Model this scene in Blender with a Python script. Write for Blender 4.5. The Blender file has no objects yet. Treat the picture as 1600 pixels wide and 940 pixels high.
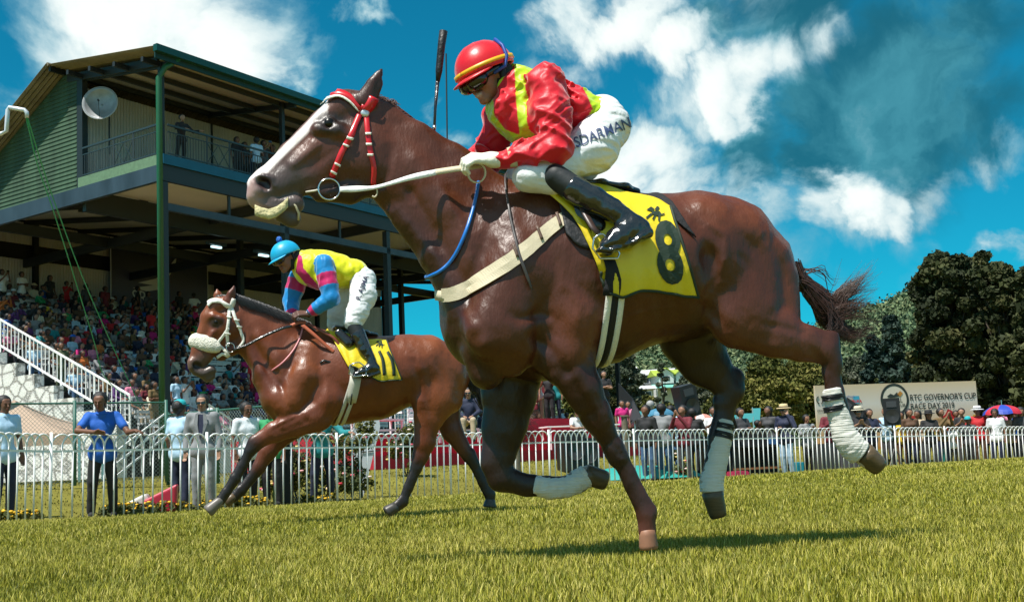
import bpy, bmesh, math, random
import numpy as np
from mathutils import Vector, Matrix
from mathutils.bvhtree import BVHTree
R = math.radians
random.seed(7); RNG = np.random.default_rng(7)
scene = bpy.context.scene
COL = scene.collection

# ---------------------------------------------------------------- camera, sky, sun, exposure
F_PX, PITCH, ROLL, CAM_H = 2000.0, R(7.0), R(2.5), 0.45
_F = Vector((0, math.cos(PITCH), math.sin(PITCH)))
_U0 = Vector((0, -math.sin(PITCH), math.cos(PITCH))); _R0 = Vector((1, 0, 0))
_U = (_U0*math.cos(ROLL) + _R0*math.sin(ROLL)).normalized()
_Rt = (_R0*math.cos(ROLL) - _U0*math.sin(ROLL)).normalized()
CAM = Vector((0, 0, CAM_H))
cd = bpy.data.cameras.new('camera'); cam = bpy.data.objects.new('camera', cd); COL.objects.link(cam)
cd.sensor_width = 36; cd.lens = 36*F_PX/1600; cd.clip_start = 0.05; cd.clip_end = 6000
_M = Matrix((_Rt, _U, -_F)).transposed().to_4x4(); _M.translation = CAM
cam.matrix_world = _M
scene.camera = cam
scene.view_settings.view_transform = 'Standard'; scene.view_settings.look = 'None'
scene.view_settings.exposure = 0.42; scene.view_settings.gamma = 1
scene.cycles.max_bounces = 6; scene.cycles.diffuse_bounces = 3; scene.cycles.transparent_max_bounces = 12

SUN_EL, SUN_AZ = R(64), R(224)      # azimuth measured from +Y clockwise
SUN_DIR = Vector((math.sin(SUN_AZ)*math.cos(SUN_EL), math.cos(SUN_AZ)*math.cos(SUN_EL), math.sin(SUN_EL)))
sl = bpy.data.lights.new('sun', 'SUN'); sl.energy = 5.0; sl.angle = R(0.5); sl.color = (1, .955, .88)
so = bpy.data.objects.new('sun', sl); COL.objects.link(so)
so.rotation_euler = SUN_DIR.to_track_quat('Z', 'Y').to_euler(); so.location = (-20, -20, 40)

def ray(px, py):
    return (_F + _Rt*((px-800)/F_PX) - _U*((py-470)/F_PX))
def at(px, py, Y):
    d = ray(px, py); return CAM + d*(Y/d.y)
def on_plane(px, py, o, n):
    d = ray(px, py); t = (Vector(o)-CAM).dot(n)/d.dot(n); return CAM + d*t
def proj(p):
    v = Vector(p)-CAM; z = v.dot(_F); return 800+F_PX*v.dot(_Rt)/z, 470-F_PX*v.dot(_U)/z
def proj_np(P):
    V = P - np.array(CAM); z = V@np.array(_F)
    return np.stack([800+F_PX*(V@np.array(_Rt))/z, 470-F_PX*(V@np.array(_U))/z], 1)

world = bpy.data.worlds.new('World'); scene.world = world; world.use_nodes = True
def build_world():
    nt = world.node_tree; N = nt.nodes; L = nt.links; N.clear()
    def nd(t, **k):
        n = N.new(t)
        for a, b in k.items(): setattr(n, a, b)
        return n
    def mth(op, a, b=None, c=None, clamp=False):
        n = nd('ShaderNodeMath', operation=op, use_clamp=clamp)
        for i, v in enumerate((a, b, c)):
            if v is None: continue
            if isinstance(v, (int, float)): n.inputs[i].default_value = v
            else: L.new(v, n.inputs[i])
        return n.outputs[0]
    sky = nd('ShaderNodeTexSky', sky_type='NISHITA', sun_disc=False, sun_elevation=SUN_EL, sun_rotation=SUN_AZ, altitude=1800, air_density=1.0, dust_density=.35, ozone_density=2.2)
    tc = nd('ShaderNodeTexCoord'); D = tc.outputs['Generated']
    # cloud masses: soft round regions of the sky (by direction) broken up by layered noise
    blobs = [  # px, py, radius px, strength  (cumulus banks, each at a direction in the sky)
        (240,10,150,1.5),(325,50,125,1.5),(190,60,115,1.35),(100,100,95,.85),(405,105,66,1.2),(50,150,70,.6),(545,12,40,.9),(508,128,28,.85),
        (905,10,90,1.15),(995,40,95,1.2),(1065,85,75,1.05),(870,105,70,.75),(930,130,75,.8),(1045,165,70,1.0),(1115,155,62,.9),(1180,145,58,.85),(1240,128,54,.85),(1300,88,54,.95),(1200,0,90,.72),
        (1015,250,80,1.3),(970,300,75,1.25),(1065,295,68,1.0),(1120,345,80,.8),(1190,328,62,1.0),(1260,322,70,1.2),(1330,296,66,1.35),(1400,302,66,.95),(1470,290,56,.9),(1545,276,52,.9),(1230,380,95,.75),
        (665,165,34,.7),(705,190,36,.7),(640,150,22,.65),(775,170,40,.65),(1590,392,52,.95),(1470,355,50,.55),(1430,465,65,.5),(1150,300,75,.75),(1190,360,150,.62),(1400,330,120,.55),
        (-700,100,300,1.3),(-400,-500,320,1.3),(2300,100,300,1.3),(2500,-700,380,1.3),(900,-900,330,1.3),(100,-1300,360,1.3)]  # out-of-frame banks added as neutral fill light
    greys = [(1240,55,110,1.0),(1420,160,150,1.0),(1300,215,110,1.0),(1500,60,120,.9),(1150,230,90,.95),(1560,200,90,.8),(1120,60,80,.8),(900,200,50,.5)]
    noise1 = nd('ShaderNodeTexNoise', noise_dimensions='3D'); noise1.inputs['Scale'].default_value = 9; noise1.inputs['Detail'].default_value = 8; noise1.inputs['Roughness'].default_value = .56; noise1.inputs['Distortion'].default_value = .35
    L.new(D, noise1.inputs['Vector'])
    noise2 = nd('ShaderNodeTexNoise', noise_dimensions='3D'); noise2.inputs['Scale'].default_value = 26; noise2.inputs['Detail'].default_value = 7; noise2.inputs['Roughness'].default_value = .6
    L.new(D, noise2.inputs['Vector'])
    # wobble the directions so the banks get billowing outlines
    wob = nd('ShaderNodeVectorMath', operation='SUBTRACT'); L.new(noise1.outputs['Color'], wob.inputs[0]); wob.inputs[1].default_value = (.5,.5,.5)
    wsc = nd('ShaderNodeVectorMath', operation='SCALE'); L.new(wob.outputs[0], wsc.inputs[0]); wsc.inputs['Scale'].default_value = .15
    wd = nd('ShaderNodeVectorMath', operation='ADD'); L.new(D, wd.inputs[0]); L.new(wsc.outputs[0], wd.inputs[1])
    def gather(bl):
        acc = None
        for (px, py, r, st) in bl:
            d = ray(px, py).normalized(); dist = nd('ShaderNodeVectorMath', operation='DISTANCE'); L.new(wd.outputs[0], dist.inputs[0]); dist.inputs[1].default_value = d
            q = mth('DIVIDE', dist.outputs['Value'], r/F_PX*1.05); g = mth('MULTIPLY', mth('EXPONENT', mth('MULTIPLY', mth('MULTIPLY', q, q), -1.0)), st); acc = g if acc is None else mth('MAXIMUM', acc, g)
        return acc
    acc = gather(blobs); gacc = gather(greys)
    # unseen bright cloud bank added behind the camera and overhead for neutral fill
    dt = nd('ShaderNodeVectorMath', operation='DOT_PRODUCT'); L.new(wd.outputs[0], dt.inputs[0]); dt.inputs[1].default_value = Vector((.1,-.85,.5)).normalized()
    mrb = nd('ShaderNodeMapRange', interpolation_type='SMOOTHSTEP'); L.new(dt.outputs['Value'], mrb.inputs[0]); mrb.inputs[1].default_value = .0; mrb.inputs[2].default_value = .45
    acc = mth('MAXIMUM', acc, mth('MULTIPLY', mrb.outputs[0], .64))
    noise3 = nd('ShaderNodeTexNoise', noise_dimensions='3D'); noise3.inputs['Scale'].default_value = 9.5; noise3.inputs['Detail'].default_value = 9; noise3.inputs['Roughness'].default_value = .53; noise3.inputs['Distortion'].default_value = .25; L.new(wd.outputs[0], noise3.inputs['Vector'])
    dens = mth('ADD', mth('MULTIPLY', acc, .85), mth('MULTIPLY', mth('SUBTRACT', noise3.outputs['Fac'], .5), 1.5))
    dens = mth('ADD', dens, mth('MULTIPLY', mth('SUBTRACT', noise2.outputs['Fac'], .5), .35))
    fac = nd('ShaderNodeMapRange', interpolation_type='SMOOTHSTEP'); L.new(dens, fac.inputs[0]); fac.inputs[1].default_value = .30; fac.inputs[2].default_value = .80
    gd = mth('ADD', gacc, mth('ADD', mth('MULTIPLY', mth('SUBTRACT', noise1.outputs['Fac'], .5), .9), mth('MULTIPLY', mth('SUBTRACT', noise2.outputs['Fac'], .5), .3)))
    gf = nd('ShaderNodeMapRange', interpolation_type='SMOOTHSTEP'); L.new(gd, gf.inputs[0]); gf.inputs[1].default_value = .25; gf.inputs[2].default_value = .85
    # cloud self shading: thick parts away from the lit rims go blue-grey
    shade = mth('ADD', mth('MULTIPLY', dens, .55), mth('MULTIPLY', noise1.outputs['Fac'], .6))
    sh = nd('ShaderNodeMapRange', interpolation_type='SMOOTHSTEP'); L.new(shade, sh.inputs[0]); sh.inputs[1].default_value = .50; sh.inputs[2].default_value = .90
    cc = nd('ShaderNodeMixRGB'); L.new(sh.outputs[0], cc.inputs[0]); cc.inputs[1].default_value = (3.4,7.4,9.0,1); cc.inputs[2].default_value = (15.0,15.8,15.2,1)
    tint = nd('ShaderNodeMixRGB', blend_type='MULTIPLY'); tint.inputs[0].default_value = 1; L.new(sky.outputs[0], tint.inputs[1]); tint.inputs[2].default_value = SKY_TINT
    g0 = nd('ShaderNodeMixRGB'); L.new(mth('MULTIPLY', gf.outputs[0], .85), g0.inputs[0]); L.new(tint.outputs[0], g0.inputs[1]); gm = nd('ShaderNodeMapRange', interpolation_type='SMOOTHSTEP'); L.new(noise3.outputs['Fac'], gm.inputs[0]); gm.inputs[1].default_value = .42; gm.inputs[2].default_value = .68; gc = nd('ShaderNodeMixRGB'); L.new(gm.outputs[0], gc.inputs[0]); gc.inputs[1].default_value = (.22,1.9,2.7,1); gc.inputs[2].default_value = (1.1,4.6,5.6,1); L.new(gc.outputs[0], g0.inputs[2])
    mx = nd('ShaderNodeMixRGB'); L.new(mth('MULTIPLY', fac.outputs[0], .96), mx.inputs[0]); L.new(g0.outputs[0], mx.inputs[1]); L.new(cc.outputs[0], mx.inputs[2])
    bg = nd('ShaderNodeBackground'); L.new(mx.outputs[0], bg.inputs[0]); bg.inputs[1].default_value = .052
    out = nd('ShaderNodeOutputWorld'); L.new(bg.outputs[0], out.inputs[0])
SKY_TINT = (.07, 1.42, 1.48, 1)
build_world()

# ---------------------------------------------------------------- materials
MATS = {}
def mat(name, col, rough=.6, metal=0, spec=.5, noise=0, nscale=8, bump=0, bscale=40, coat=0, alpha=1, attr=None, sheen=0, emis=0, stretch=None, detail=4, col2=None):
    if name in MATS: return MATS[name]
    m = bpy.data.materials.new(name); m.use_nodes = True; MATS[name] = m
    nt = m.node_tree; b = nt.nodes['Principled BSDF']; L = nt.links
    c = (*col, 1)
    b.inputs['Base Color'].default_value = c; b.inputs['Roughness'].default_value = rough; b.inputs['Metallic'].default_value = metal
    b.inputs['Specular IOR Level'].default_value = spec
    if coat: b.inputs['Coat Weight'].default_value = coat; b.inputs['Coat Roughness'].default_value = .15
    if sheen: b.inputs['Sheen Weight'].default_value = sheen; b.inputs['Sheen Roughness'].default_value = .4
    if alpha < 1: b.inputs['Alpha'].default_value = alpha
    if emis: b.inputs['Emission Color'].default_value = c; b.inputs['Emission Strength'].default_value = emis
    src = None
    if attr:
        a = nt.nodes.new('ShaderNodeAttribute'); a.attribute_name = attr; src = a.outputs['Color']
    if noise or bump:
        tc = nt.nodes.new('ShaderNodeTexCoord'); vec = tc.outputs['Object']
        if stretch:
            mp = nt.nodes.new('ShaderNodeMapping'); mp.inputs['Scale'].default_value = stretch; L.new(vec, mp.inputs[0]); vec = mp.outputs[0]
    if noise:
        n = nt.nodes.new('ShaderNodeTexNoise'); n.inputs['Scale'].default_value = nscale; n.inputs['Detail'].default_value = detail; n.inputs['Roughness'].default_value = .6
        L.new(vec, n.inputs[0])
        if col2:
            mx = nt.nodes.new('ShaderNodeMixRGB'); mr = nt.nodes.new('ShaderNodeMapRange'); mr.inputs[1].default_value = .5-.25/max(noise, .01)*.5; mr.inputs[2].default_value = .5+.25/max(noise, .01)*.5
            L.new(n.outputs['Fac'], mr.inputs[0]); L.new(mr.outputs[0], mx.inputs[0]); mx.inputs[1].default_value = c; mx.inputs[2].default_value = (*col2, 1)
            L.new(mx.outputs[0], b.inputs['Base Color'])
        else:
            mr = nt.nodes.new('ShaderNodeMapRange'); mr.inputs[1].default_value = .25; mr.inputs[2].default_value = .75; mr.inputs[3].default_value = 1-noise; mr.inputs[4].default_value = 1+noise
            L.new(n.outputs['Fac'], mr.inputs[0])
            mx = nt.nodes.new('ShaderNodeMixRGB'); mx.blend_type = 'MULTIPLY'; mx.inputs[0].default_value = 1; mx.inputs[1].default_value = c
            if src: L.new(src, mx.inputs[1])
            L.new(mr.outputs[0], mx.inputs[2]); L.new(mx.outputs[0], b.inputs['Base Color'])
    elif src: L.new(src, b.inputs['Base Color'])
    if bump:
        n2 = nt.nodes.new('ShaderNodeTexNoise'); n2.inputs['Scale'].default_value = bscale; n2.inputs['Detail'].default_value = 5; L.new(vec, n2.inputs[0])
        bp = nt.nodes.new('ShaderNodeBump'); bp.inputs['Strength'].default_value = bump; bp.inputs['Distance'].default_value = .02
        L.new(n2.outputs['Fac'], bp.inputs['Height']); L.new(bp.outputs[0], b.inputs['Normal'])
    return m

# ---------------------------------------------------------------- object helpers
def tag(o, label=None, cat=None, group=None, kind=None):
    if label: o['label'] = label
    if cat: o['category'] = cat
    if group: o['group'] = group
    if kind: o['kind'] = kind
    return o
def empty(name, loc=(0,0,0), rz=0, **k):
    o = bpy.data.objects.new(name, None); COL.objects.link(o); o.location = loc; o.rotation_euler = (0, 0, rz); o.empty_display_size = .2
    return tag(o, **k)
def mesh_obj(name, V, Fc, mats, parent=None, mi=None, smooth=False, colors=None, loc=None, rz=None, world=True):
    me = bpy.data.meshes.new(name)
    V = np.asarray(V, dtype=np.float32).reshape(-1, 3)
    if isinstance(Fc, np.ndarray):
        n, k = Fc.shape
        me.vertices.add(len(V)); me.vertices.foreach_set('co', V.ravel())
        me.loops.add(n*k); me.loops.foreach_set('vertex_index', Fc.astype(np.int32).ravel())
        me.polygons.add(n); me.polygons.foreach_set('loop_start', np.arange(0, n*k, k, dtype=np.int32))
        me.polygons.foreach_set('loop_total', np.full(n, k, dtype=np.int32)); me.update(calc_edges=True)
    else:
        me.from_pydata([tuple(map(float, v)) for v in V], [], [tuple(f) for f in Fc])
    if not isinstance(mats, (list, tuple)): mats = [mats]
    for m in mats: me.materials.append(m)
    if mi is not None: me.polygons.foreach_set('material_index', np.asarray(mi, dtype=np.int32))
    if smooth: me.polygons.foreach_set('use_smooth', np.ones(len(me.polygons), dtype=bool))
    if colors is not None:
        a = me.color_attributes.new('Col', 'FLOAT_COLOR', 'POINT')
        c = np.ones((len(V), 4), dtype=np.float32); c[:, :3] = colors; a.data.foreach_set('color', c.ravel())
    me.validate(); me.update()
    o = bpy.data.objects.new(name, me); COL.objects.link(o)
    if parent is not None: o.parent = parent
    if loc is not None: o.location = loc
    if rz is not None: o.rotation_euler = (0, 0, rz)
    return o
class MB:
    """collects boxes, bars, tubes and sheets; build() links them as ONE mesh object"""
    def __init__(s): s.v = []; s.f = []; s.mi = []; s.cur = 0
    def add(s, V, Fc, mi=None):
        b = len(s.v); s.v.extend([tuple(x) for x in V]); s.f.extend([tuple(i+b for i in f) for f in Fc]); s.mi.extend([s.cur if mi is None else mi]*len(Fc))
    def box(s, c, size, rz=0, M=None):
        x, y, z = (d/2 for d in size); P = [Vector((i*x, j*y, k*z)) for k in (-1,1) for j in (-1,1) for i in (-1,1)]
        Mx = M if M is not None else Matrix.Rotation(rz, 3, 'Z'); c = Vector(c)
        s.add([c+Mx@p for p in P], [(0,2,3,1),(4,5,7,6),(0,1,5,4),(2,6,7,3),(0,4,6,2),(1,3,7,5)])
    def bar(s, a, b, w, h=None, up=(0,0,1)):
        a, b = Vector(a), Vector(b); h = h or w; d = b-a; L = d.length
        if L < 1e-6: return
        d.normalize(); u = Vector(up)
        if abs(d.dot(u)) > .98: u = Vector((0,1,0))
        x = d.cross(u).normalized(); z = x.cross(d).normalized()
        M = Matrix((x, d, z)).transposed(); s.box((a+b)/2, (w, L, h), M=M)
    def tube(s, pts, r, n=8, cap=True, closed=False):
        pts = [Vector(p) for p in pts]; m = len(pts); rs = r if isinstance(r, (list, tuple)) else [r]*m
        V = []; prev = None
        for i, p in enumerate(pts):
            if closed: t = pts[(i+1) % m]-pts[i-1]
            else: t = pts[min(i+1, m-1)]-pts[max(i-1, 0)]
            if t.length < 1e-9: t = Vector((0,0,1))
            t.normalize()
            if prev is None:
                u = t.orthogonal().normalized()
            else:
                u = prev - t*prev.dot(t)
                if u.length < 1e-6: u = t.orthogonal()
                u.normalize()
            prev = u; w = t.cross(u)
            V += [p+(u*math.cos(2*math.pi*k/n)+w*math.sin(2*math.pi*k/n))*rs[i] for k in range(n)]
        Fc = [(i*n+k, i*n+(k+1) % n, (i+1)*n+(k+1) % n, (i+1)*n+k) for i in range(m-1) for k in range(n)]
        if closed: Fc += [((m-1)*n+k, (m-1)*n+(k+1) % n, (k+1) % n, k) for k in range(n)]
        elif cap: Fc += [tuple(range(n))[::-1], tuple((m-1)*n+k for k in range(n))]
        s.add(V, Fc)
    def lathe(s, prof, c=(0,0,0), n=16, M=None):
        c = Vector(c); V = []
        for (r, z) in prof:
            for k in range(n):
                p = Vector((r*math.cos(2*math.pi*k/n), r*math.sin(2*math.pi*k/n), z)); V.append(c+(M@p if M else p))
        m = len(prof)
        Fc = [(i*n+k, i*n+(k+1) % n, (i+1)*n+(k+1) % n, (i+1)*n+k) for i in range(m-1) for k in range(n)]
        s.add(V, Fc)
    def poly_prism(s, P, d):
        P = [Vector(p) for p in P]; d = Vector(d); n = len(P)
        s.add(P+[p+d for p in P], [tuple(range(n))[::-1], tuple(range(n, 2*n))]+[(i, (i+1) % n, n+(i+1) % n, n+i) for i in range(n)])
    def build(s, name, mats, parent=None, smooth=False, **k):
        return mesh_obj(name, s.v, s.f, mats, parent, mi=s.mi, smooth=smooth, **k)
def copy_tree(o, parent=None, **k):
    c = o.copy(); COL.objects.link(c); c.parent = parent
    for ch in list(o.children): copy_tree(ch, c)
    return c

# ---------------------------------------------------------------- signed-distance modelling (smooth organic bodies)
def smin(a, b, k):
    if k <= 0: return np.minimum(a, b)
    h = np.maximum(k-np.abs(a-b), 0)/k
    return np.minimum(a, b)-h*h*k*.25
def seg_dist(P, a, b, ra, rb, qa, qb):
    """distance to a tapered capsule; q = lateral (y) squash at each end"""
    a = np.asarray(a, float); b = np.asarray(b, float); ab = b-a; L2 = float(ab@ab)
    t = np.zeros(P.shape[:-1], np.float32) if L2 < 1e-12 else np.clip(((P-a)@ab)/L2, 0, 1)
    q = qa+(qb-qa)*t; r = ra+(rb-ra)*t
    dx = P[..., 0]-(a[0]+ab[0]*t); dy = (P[..., 1]-(a[1]+ab[1]*t))/q; dz = P[..., 2]-(a[2]+ab[2]*t)
    d = np.sqrt(dx*dx+dy*dy+dz*dz)-r
    return d*np.minimum(1, q*.5+.5)
class Body:
    def __init__(s, res): s.res = res; s.pr = []
    def seg(s, a, b, ra, rb, q=(1,1), k=.03, col=None, sub=False):
        s.pr.append((np.array(a, float), np.array(b, float), ra, rb, q, k, col, sub))
    def ball(s, a, r, q=1, k=.03, col=None, sub=False): s.seg(a, a, r, r, (q, q), k, col, sub)
    def bounds(s):
        lo = np.full(3, 1e9); hi = -lo
        for a, b, ra, rb, q, k, c, sub in s.pr:
            if sub: continue
            r = max(ra, rb)*np.array([1, max(1, *q), 1])+s.res*3
            lo = np.minimum(lo, np.minimum(a, b)-r); hi = np.maximum(hi, np.maximum(a, b)+r)
        return lo, hi
    def field(s, fn=None):
        lo, hi = s.bounds(); n = np.ceil((hi-lo)/s.res).astype(int)+1
        G = np.full(n, .25, np.float32); ax = [lo[i]+np.arange(n[i])*s.res for i in range(3)]
        for a, b, ra, rb, q, k, c, sub in s.pr:
            m = max(ra, rb)*np.array([1, max(1, *q), 1])+max(k, .0)+s.res*4+.02
            i0 = np.maximum(np.floor((np.minimum(a, b)-m-lo)/s.res).astype(int), 0); i1 = np.minimum(np.ceil((np.maximum(a, b)+m-lo)/s.res).astype(int)+1, n)
            if (i1 <= i0).any(): continue
            sl = tuple(slice(i0[i], i1[i]) for i in range(3))
            P = np.stack(np.meshgrid(*[ax[i][sl[i]] for i in range(3)], indexing='ij'), -1).astype(np.float32)
            d = seg_dist(P, a, b, ra, rb, *q)
            G[sl] = -smin(-G[sl], d, k) if sub else smin(G[sl], d, k)
        if fn is not None:
            P = np.stack(np.meshgrid(*ax, indexing='ij'), -1).astype(np.float32); G = fn(P, G)
        return G, lo
    def mesh(s, fn=None, smooth=1):
        G, lo = s.field(fn); V, Q = surface_nets(G); V = V*s.res+lo
        if smooth: V = relax(V, Q, smooth)
        return V, Q
    def hard(s, V, base):
        D = np.stack([seg_dist(V, a, b, ra, rb, *q) for a, b, ra, rb, q, k, c, sub in s.pr], 1); C = np.array([base if c is None else (c[0] if isinstance(c[0], (tuple, list)) else c) for *_, c, sub in s.pr]); return C[D.argmin(1)]
    def colors(s, V, base, sigma=.012):
        W = np.full(len(V), 1e-9); C = np.zeros((len(V), 3)); 
        for a, b, ra, rb, q, k, c, sub in s.pr:
            d = seg_dist(V, a, b, ra, rb, *q)
            if sub and c is None: continue
            w = np.exp(-np.clip(d+(.0 if not sub else 0), -.5, .5)/sigma) if not sub else np.exp(-np.clip(d+.008, -.5, .5)/(sigma*.5))
            cc = base if c is None else c
            if isinstance(cc[0], (tuple, list)):
                ab = b-a; t = np.clip(((V-a)@ab)/max(float(ab@ab), 1e-9), 0, 1)[:, None]; cc = np.array(cc[0])*(1-t)+np.array(cc[1])*t
            C += w[:, None]*np.array(cc); W += w
        return C/W[:, None]
def surface_nets(G):
    ins = G < 0; nx, ny, nz = G.shape
    c = [ins[i:nx-1+i, j:ny-1+j, k:nz-1+k] for i in (0,1) for j in (0,1) for k in (0,1)]
    s = np.zeros((nx-1, ny-1, nz-1), np.int8)
    for x in c: s += x
    act = np.argwhere((s > 0) & (s < 8)); idx = np.full((nx-1, ny-1, nz-1), -1, np.int32)
    idx[act[:, 0], act[:, 1], act[:, 2]] = np.arange(len(act))
    off = np.array([(i, j, k) for i in (0,1) for j in (0,1) for k in (0,1)])
    vals = [G[act[:, 0]+o[0], act[:, 1]+o[1], act[:, 2]+o[2]] for o in off]
    acc = np.zeros((len(act), 3)); cnt = np.zeros(len(act))
    for i in range(8):
        for j in range(i+1, 8):
            dd = off[j]-off[i]
            if np.abs(dd).sum() != 1: continue
            m = (vals[i] < 0) != (vals[j] < 0); t = np.where(m, vals[i]/np.where(m, vals[i]-vals[j], 1), 0)
            acc += m[:, None]*(off[i]+t[:, None]*dd); cnt += m
    V = act+acc/cnt[:, None]
    Q = []
    for ax in range(3):
        sl0 = [slice(1, d-1) for d in G.shape]; sl1 = list(sl0); sl0[ax] = slice(0, G.shape[ax]-1); sl1[ax] = slice(1, G.shape[ax])
        a = ins[tuple(sl0)]; b = ins[tuple(sl1)]; e = np.argwhere(a != b)
        flip = a[e[:, 0], e[:, 1], e[:, 2]]
        base = e.copy()
        for q in range(3):
            if q != ax: base[:, q] += 1
        u, v = [q for q in range(3) if q != ax]
        def cell(du, dv):
            p = base.copy(); p[:, u] -= du; p[:, v] -= dv; return idx[p[:, 0], p[:, 1], p[:, 2]]
        q4 = np.stack([cell(1,1), cell(0,1), cell(0,0), cell(1,0)], 1)
        f = flip if ax != 1 else ~flip
        q4[~f] = q4[~f][:, ::-1]; Q.append(q4)
    return V, np.concatenate(Q)
def relax(V, Q, it=1, lam=.5):
    E = np.concatenate([Q[:, [i, (i+1) % 4]] for i in range(4)])
    for _ in range(it):
        acc = np.zeros_like(V); n = np.zeros(len(V))
        for a, b in ((0, 1), (1, 0)):
            for d in range(3): acc[:, d] += np.bincount(E[:, a], V[E[:, b], d], len(V))
            n += np.bincount(E[:, a], minlength=len(V))
        V = V+lam*(acc/np.maximum(n, 1)[:, None]-V)
    return V
def vnormals(V, Q):
    n = np.cross(V[Q[:, 2]]-V[Q[:, 0]], V[Q[:, 3]]-V[Q[:, 1]]); N = np.zeros_like(V)
    for i in range(4):
        for d in range(3): N[:, d] += np.bincount(Q[:, i], n[:, d], len(V))
    return N/np.maximum(np.linalg.norm(N, axis=1), 1e-9)[:, None]
def vnoise(P, scale, seed=0, octaves=1):
    """cheap smooth value noise on points, about -1..1"""
    out = 0; amp = 1; tot = 0
    for o in range(octaves):
        X = P*scale*(2**o)+seed*17.3+o*5.1; i = np.floor(X).astype(np.int64); f = X-i; f = f*f*(3-2*f)
        def h(a, b, c):
            n = (a*73856093) ^ (b*19349663) ^ (c*83492791); n = (n ^ (n >> 13))*1274126177; n = (n ^ (n >> 16)) & 0xffff; return n/32767.5-1
        r = 0
        for dx in (0,1):
            for dy in (0,1):
                for dz in (0,1):
                    w = (f[..., 0] if dx else 1-f[..., 0])*(f[..., 1] if dy else 1-f[..., 1])*(f[..., 2] if dz else 1-f[..., 2])
                    r = r+w*h(i[..., 0]+dx, i[..., 1]+dy, i[..., 2]+dz)
        out = out+amp*r; tot += amp; amp *= .5
    return out/tot
def spline(P, n):
    """Catmull-Rom through the rows of P, n samples"""
    P = np.asarray(P, float); m = len(P)
    if m == 2: t = np.linspace(0, 1, n)[:, None]; return P[0]*(1-t)+P[1]*t
    Q = np.vstack([2*P[0]-P[1], P, 2*P[-1]-P[-2]]); out = []
    for u in np.linspace(0, m-1-1e-6, n):
        i = int(u); t = u-i; a, b, c, d = Q[i:i+4]
        out.append(.5*((2*b)+(-a+c)*t+(2*a-5*b+4*c-d)*t*t+(-a+3*b-3*c+d)*t**3))
    return np.array(out)
class Frame:
    """upright plane of an animal or rider: x runs along it, y away from the camera, z up; pixels are turned into real points of it"""
    def __init__(s, px, Y, yaw, z0=0):
        b = at(px, 600, Y); s.o = Vector((b.x, Y, z0)); s.yaw = yaw
        s.x = Vector((math.cos(yaw), math.sin(yaw), 0)); s.y = Vector((-math.sin(yaw), math.cos(yaw), 0))
    def p(s, px, py, w=0):          # w = metres towards the camera
        q = on_plane(px, py, s.o-s.y*w, s.y)-s.o
        return np.array([q.dot(s.x), -w, q.z])
    def m(s, px, w=0):              # metres per pixel there
        q = on_plane(px, 470, s.o-s.y*w, s.y)-CAM; return q.dot(_F)/F_PX
    def toworld(s, V):
        V = np.asarray(V); return np.array(s.o)+V[..., 0:1]*np.array(s.x)+V[..., 1:2]*np.array(s.y)+V[..., 2:3]*np.array((0,0,1.))
    def tolocal(s, P):
        q = Vector(P)-s.o; return Vector((q.dot(s.x), q.dot(s.y), q.z))
    def chain(s, B, nodes, k=.03, col=None, sub=False):
        """nodes: (px, py, w, r_px, half width m or None[, colour])"""
        L = []
        for nd in nodes:
            px, py, w, r, hw = nd[:5]; rr = r*s.m(px, w); q = 1 if hw is None else hw/rr
            L.append((s.p(px, py, w), rr, q, nd[5] if len(nd) > 5 else col))
        if len(L) == 1: B.ball(L[0][0], L[0][1], L[0][2], k, L[0][3], sub); return
        for i in range(len(L)-1):
            a, b = L[i], L[i+1]; c = None if a[3] is None and b[3] is None else ((a[3], b[3]) if (a[3] is not None and b[3] is not None) else (a[3] or b[3]))
            if c is not None and not isinstance(c[0], (tuple, list)): c = (c, c)
            B.seg(a[0], b[0], a[1], b[1], (a[2], b[2]), k, c, sub)
# ---------------------------------------------------------------- horses
def signed_vol(V, Q):
    a, b, c, d = (V[Q[:, i]] for i in range(4)); return float(np.einsum('ij,ij->i', a, np.cross(b, c)+np.cross(c, d)).sum())
def body_mesh(B, fn=None, smooth=1):
    V, Q = B.mesh(fn, smooth)
    if signed_vol(V, Q) < 0: Q = Q[:, ::-1]
    return V, Q
def tri_bvh(V, Q): return BVHTree.FromPolygons([tuple(v) for v in V.tolist()], [tuple(q) for q in Q.tolist()])
class Skin:
    """a body surface straps, cloths and lettering can be laid on, in its own frame"""
    def __init__(s, fr, V, Q): s.fr = fr; s.bvh = tri_bvh(V, Q); s.cam = fr.tolocal(CAM)
    def hit(s, px, py, off=.006, w_fallback=.1):
        d = ray(px, py); dl = Vector((d.dot(s.fr.x), d.dot(s.fr.y), d.z)).normalized()
        h, n, i, t = s.bvh.ray_cast(s.cam, dl)
        if h is None: return None
        if n.dot(dl) > 0: n = -n
        return h+n*off
    def near(s, p, off=.006):
        h, n, i, t = s.bvh.find_nearest(Vector(p)); return h+n*off
    def out(s, c, d, off=.006):
        """from a point inside, outwards, last surface met"""
        d = Vector(d).normalized(); o = Vector(c)+d*2.5; h, n, i, t = s.bvh.ray_cast(o, -d)
        if h is None: return None
        return h+d*off
def grid_faces(n, m, flip=False):
    F = [(i*m+j, i*m+j+1, (i+1)*m+j+1, (i+1)*m+j) for i in range(n-1) for j in range(m-1)]
    return [f[::-1] for f in F] if flip else F
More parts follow.
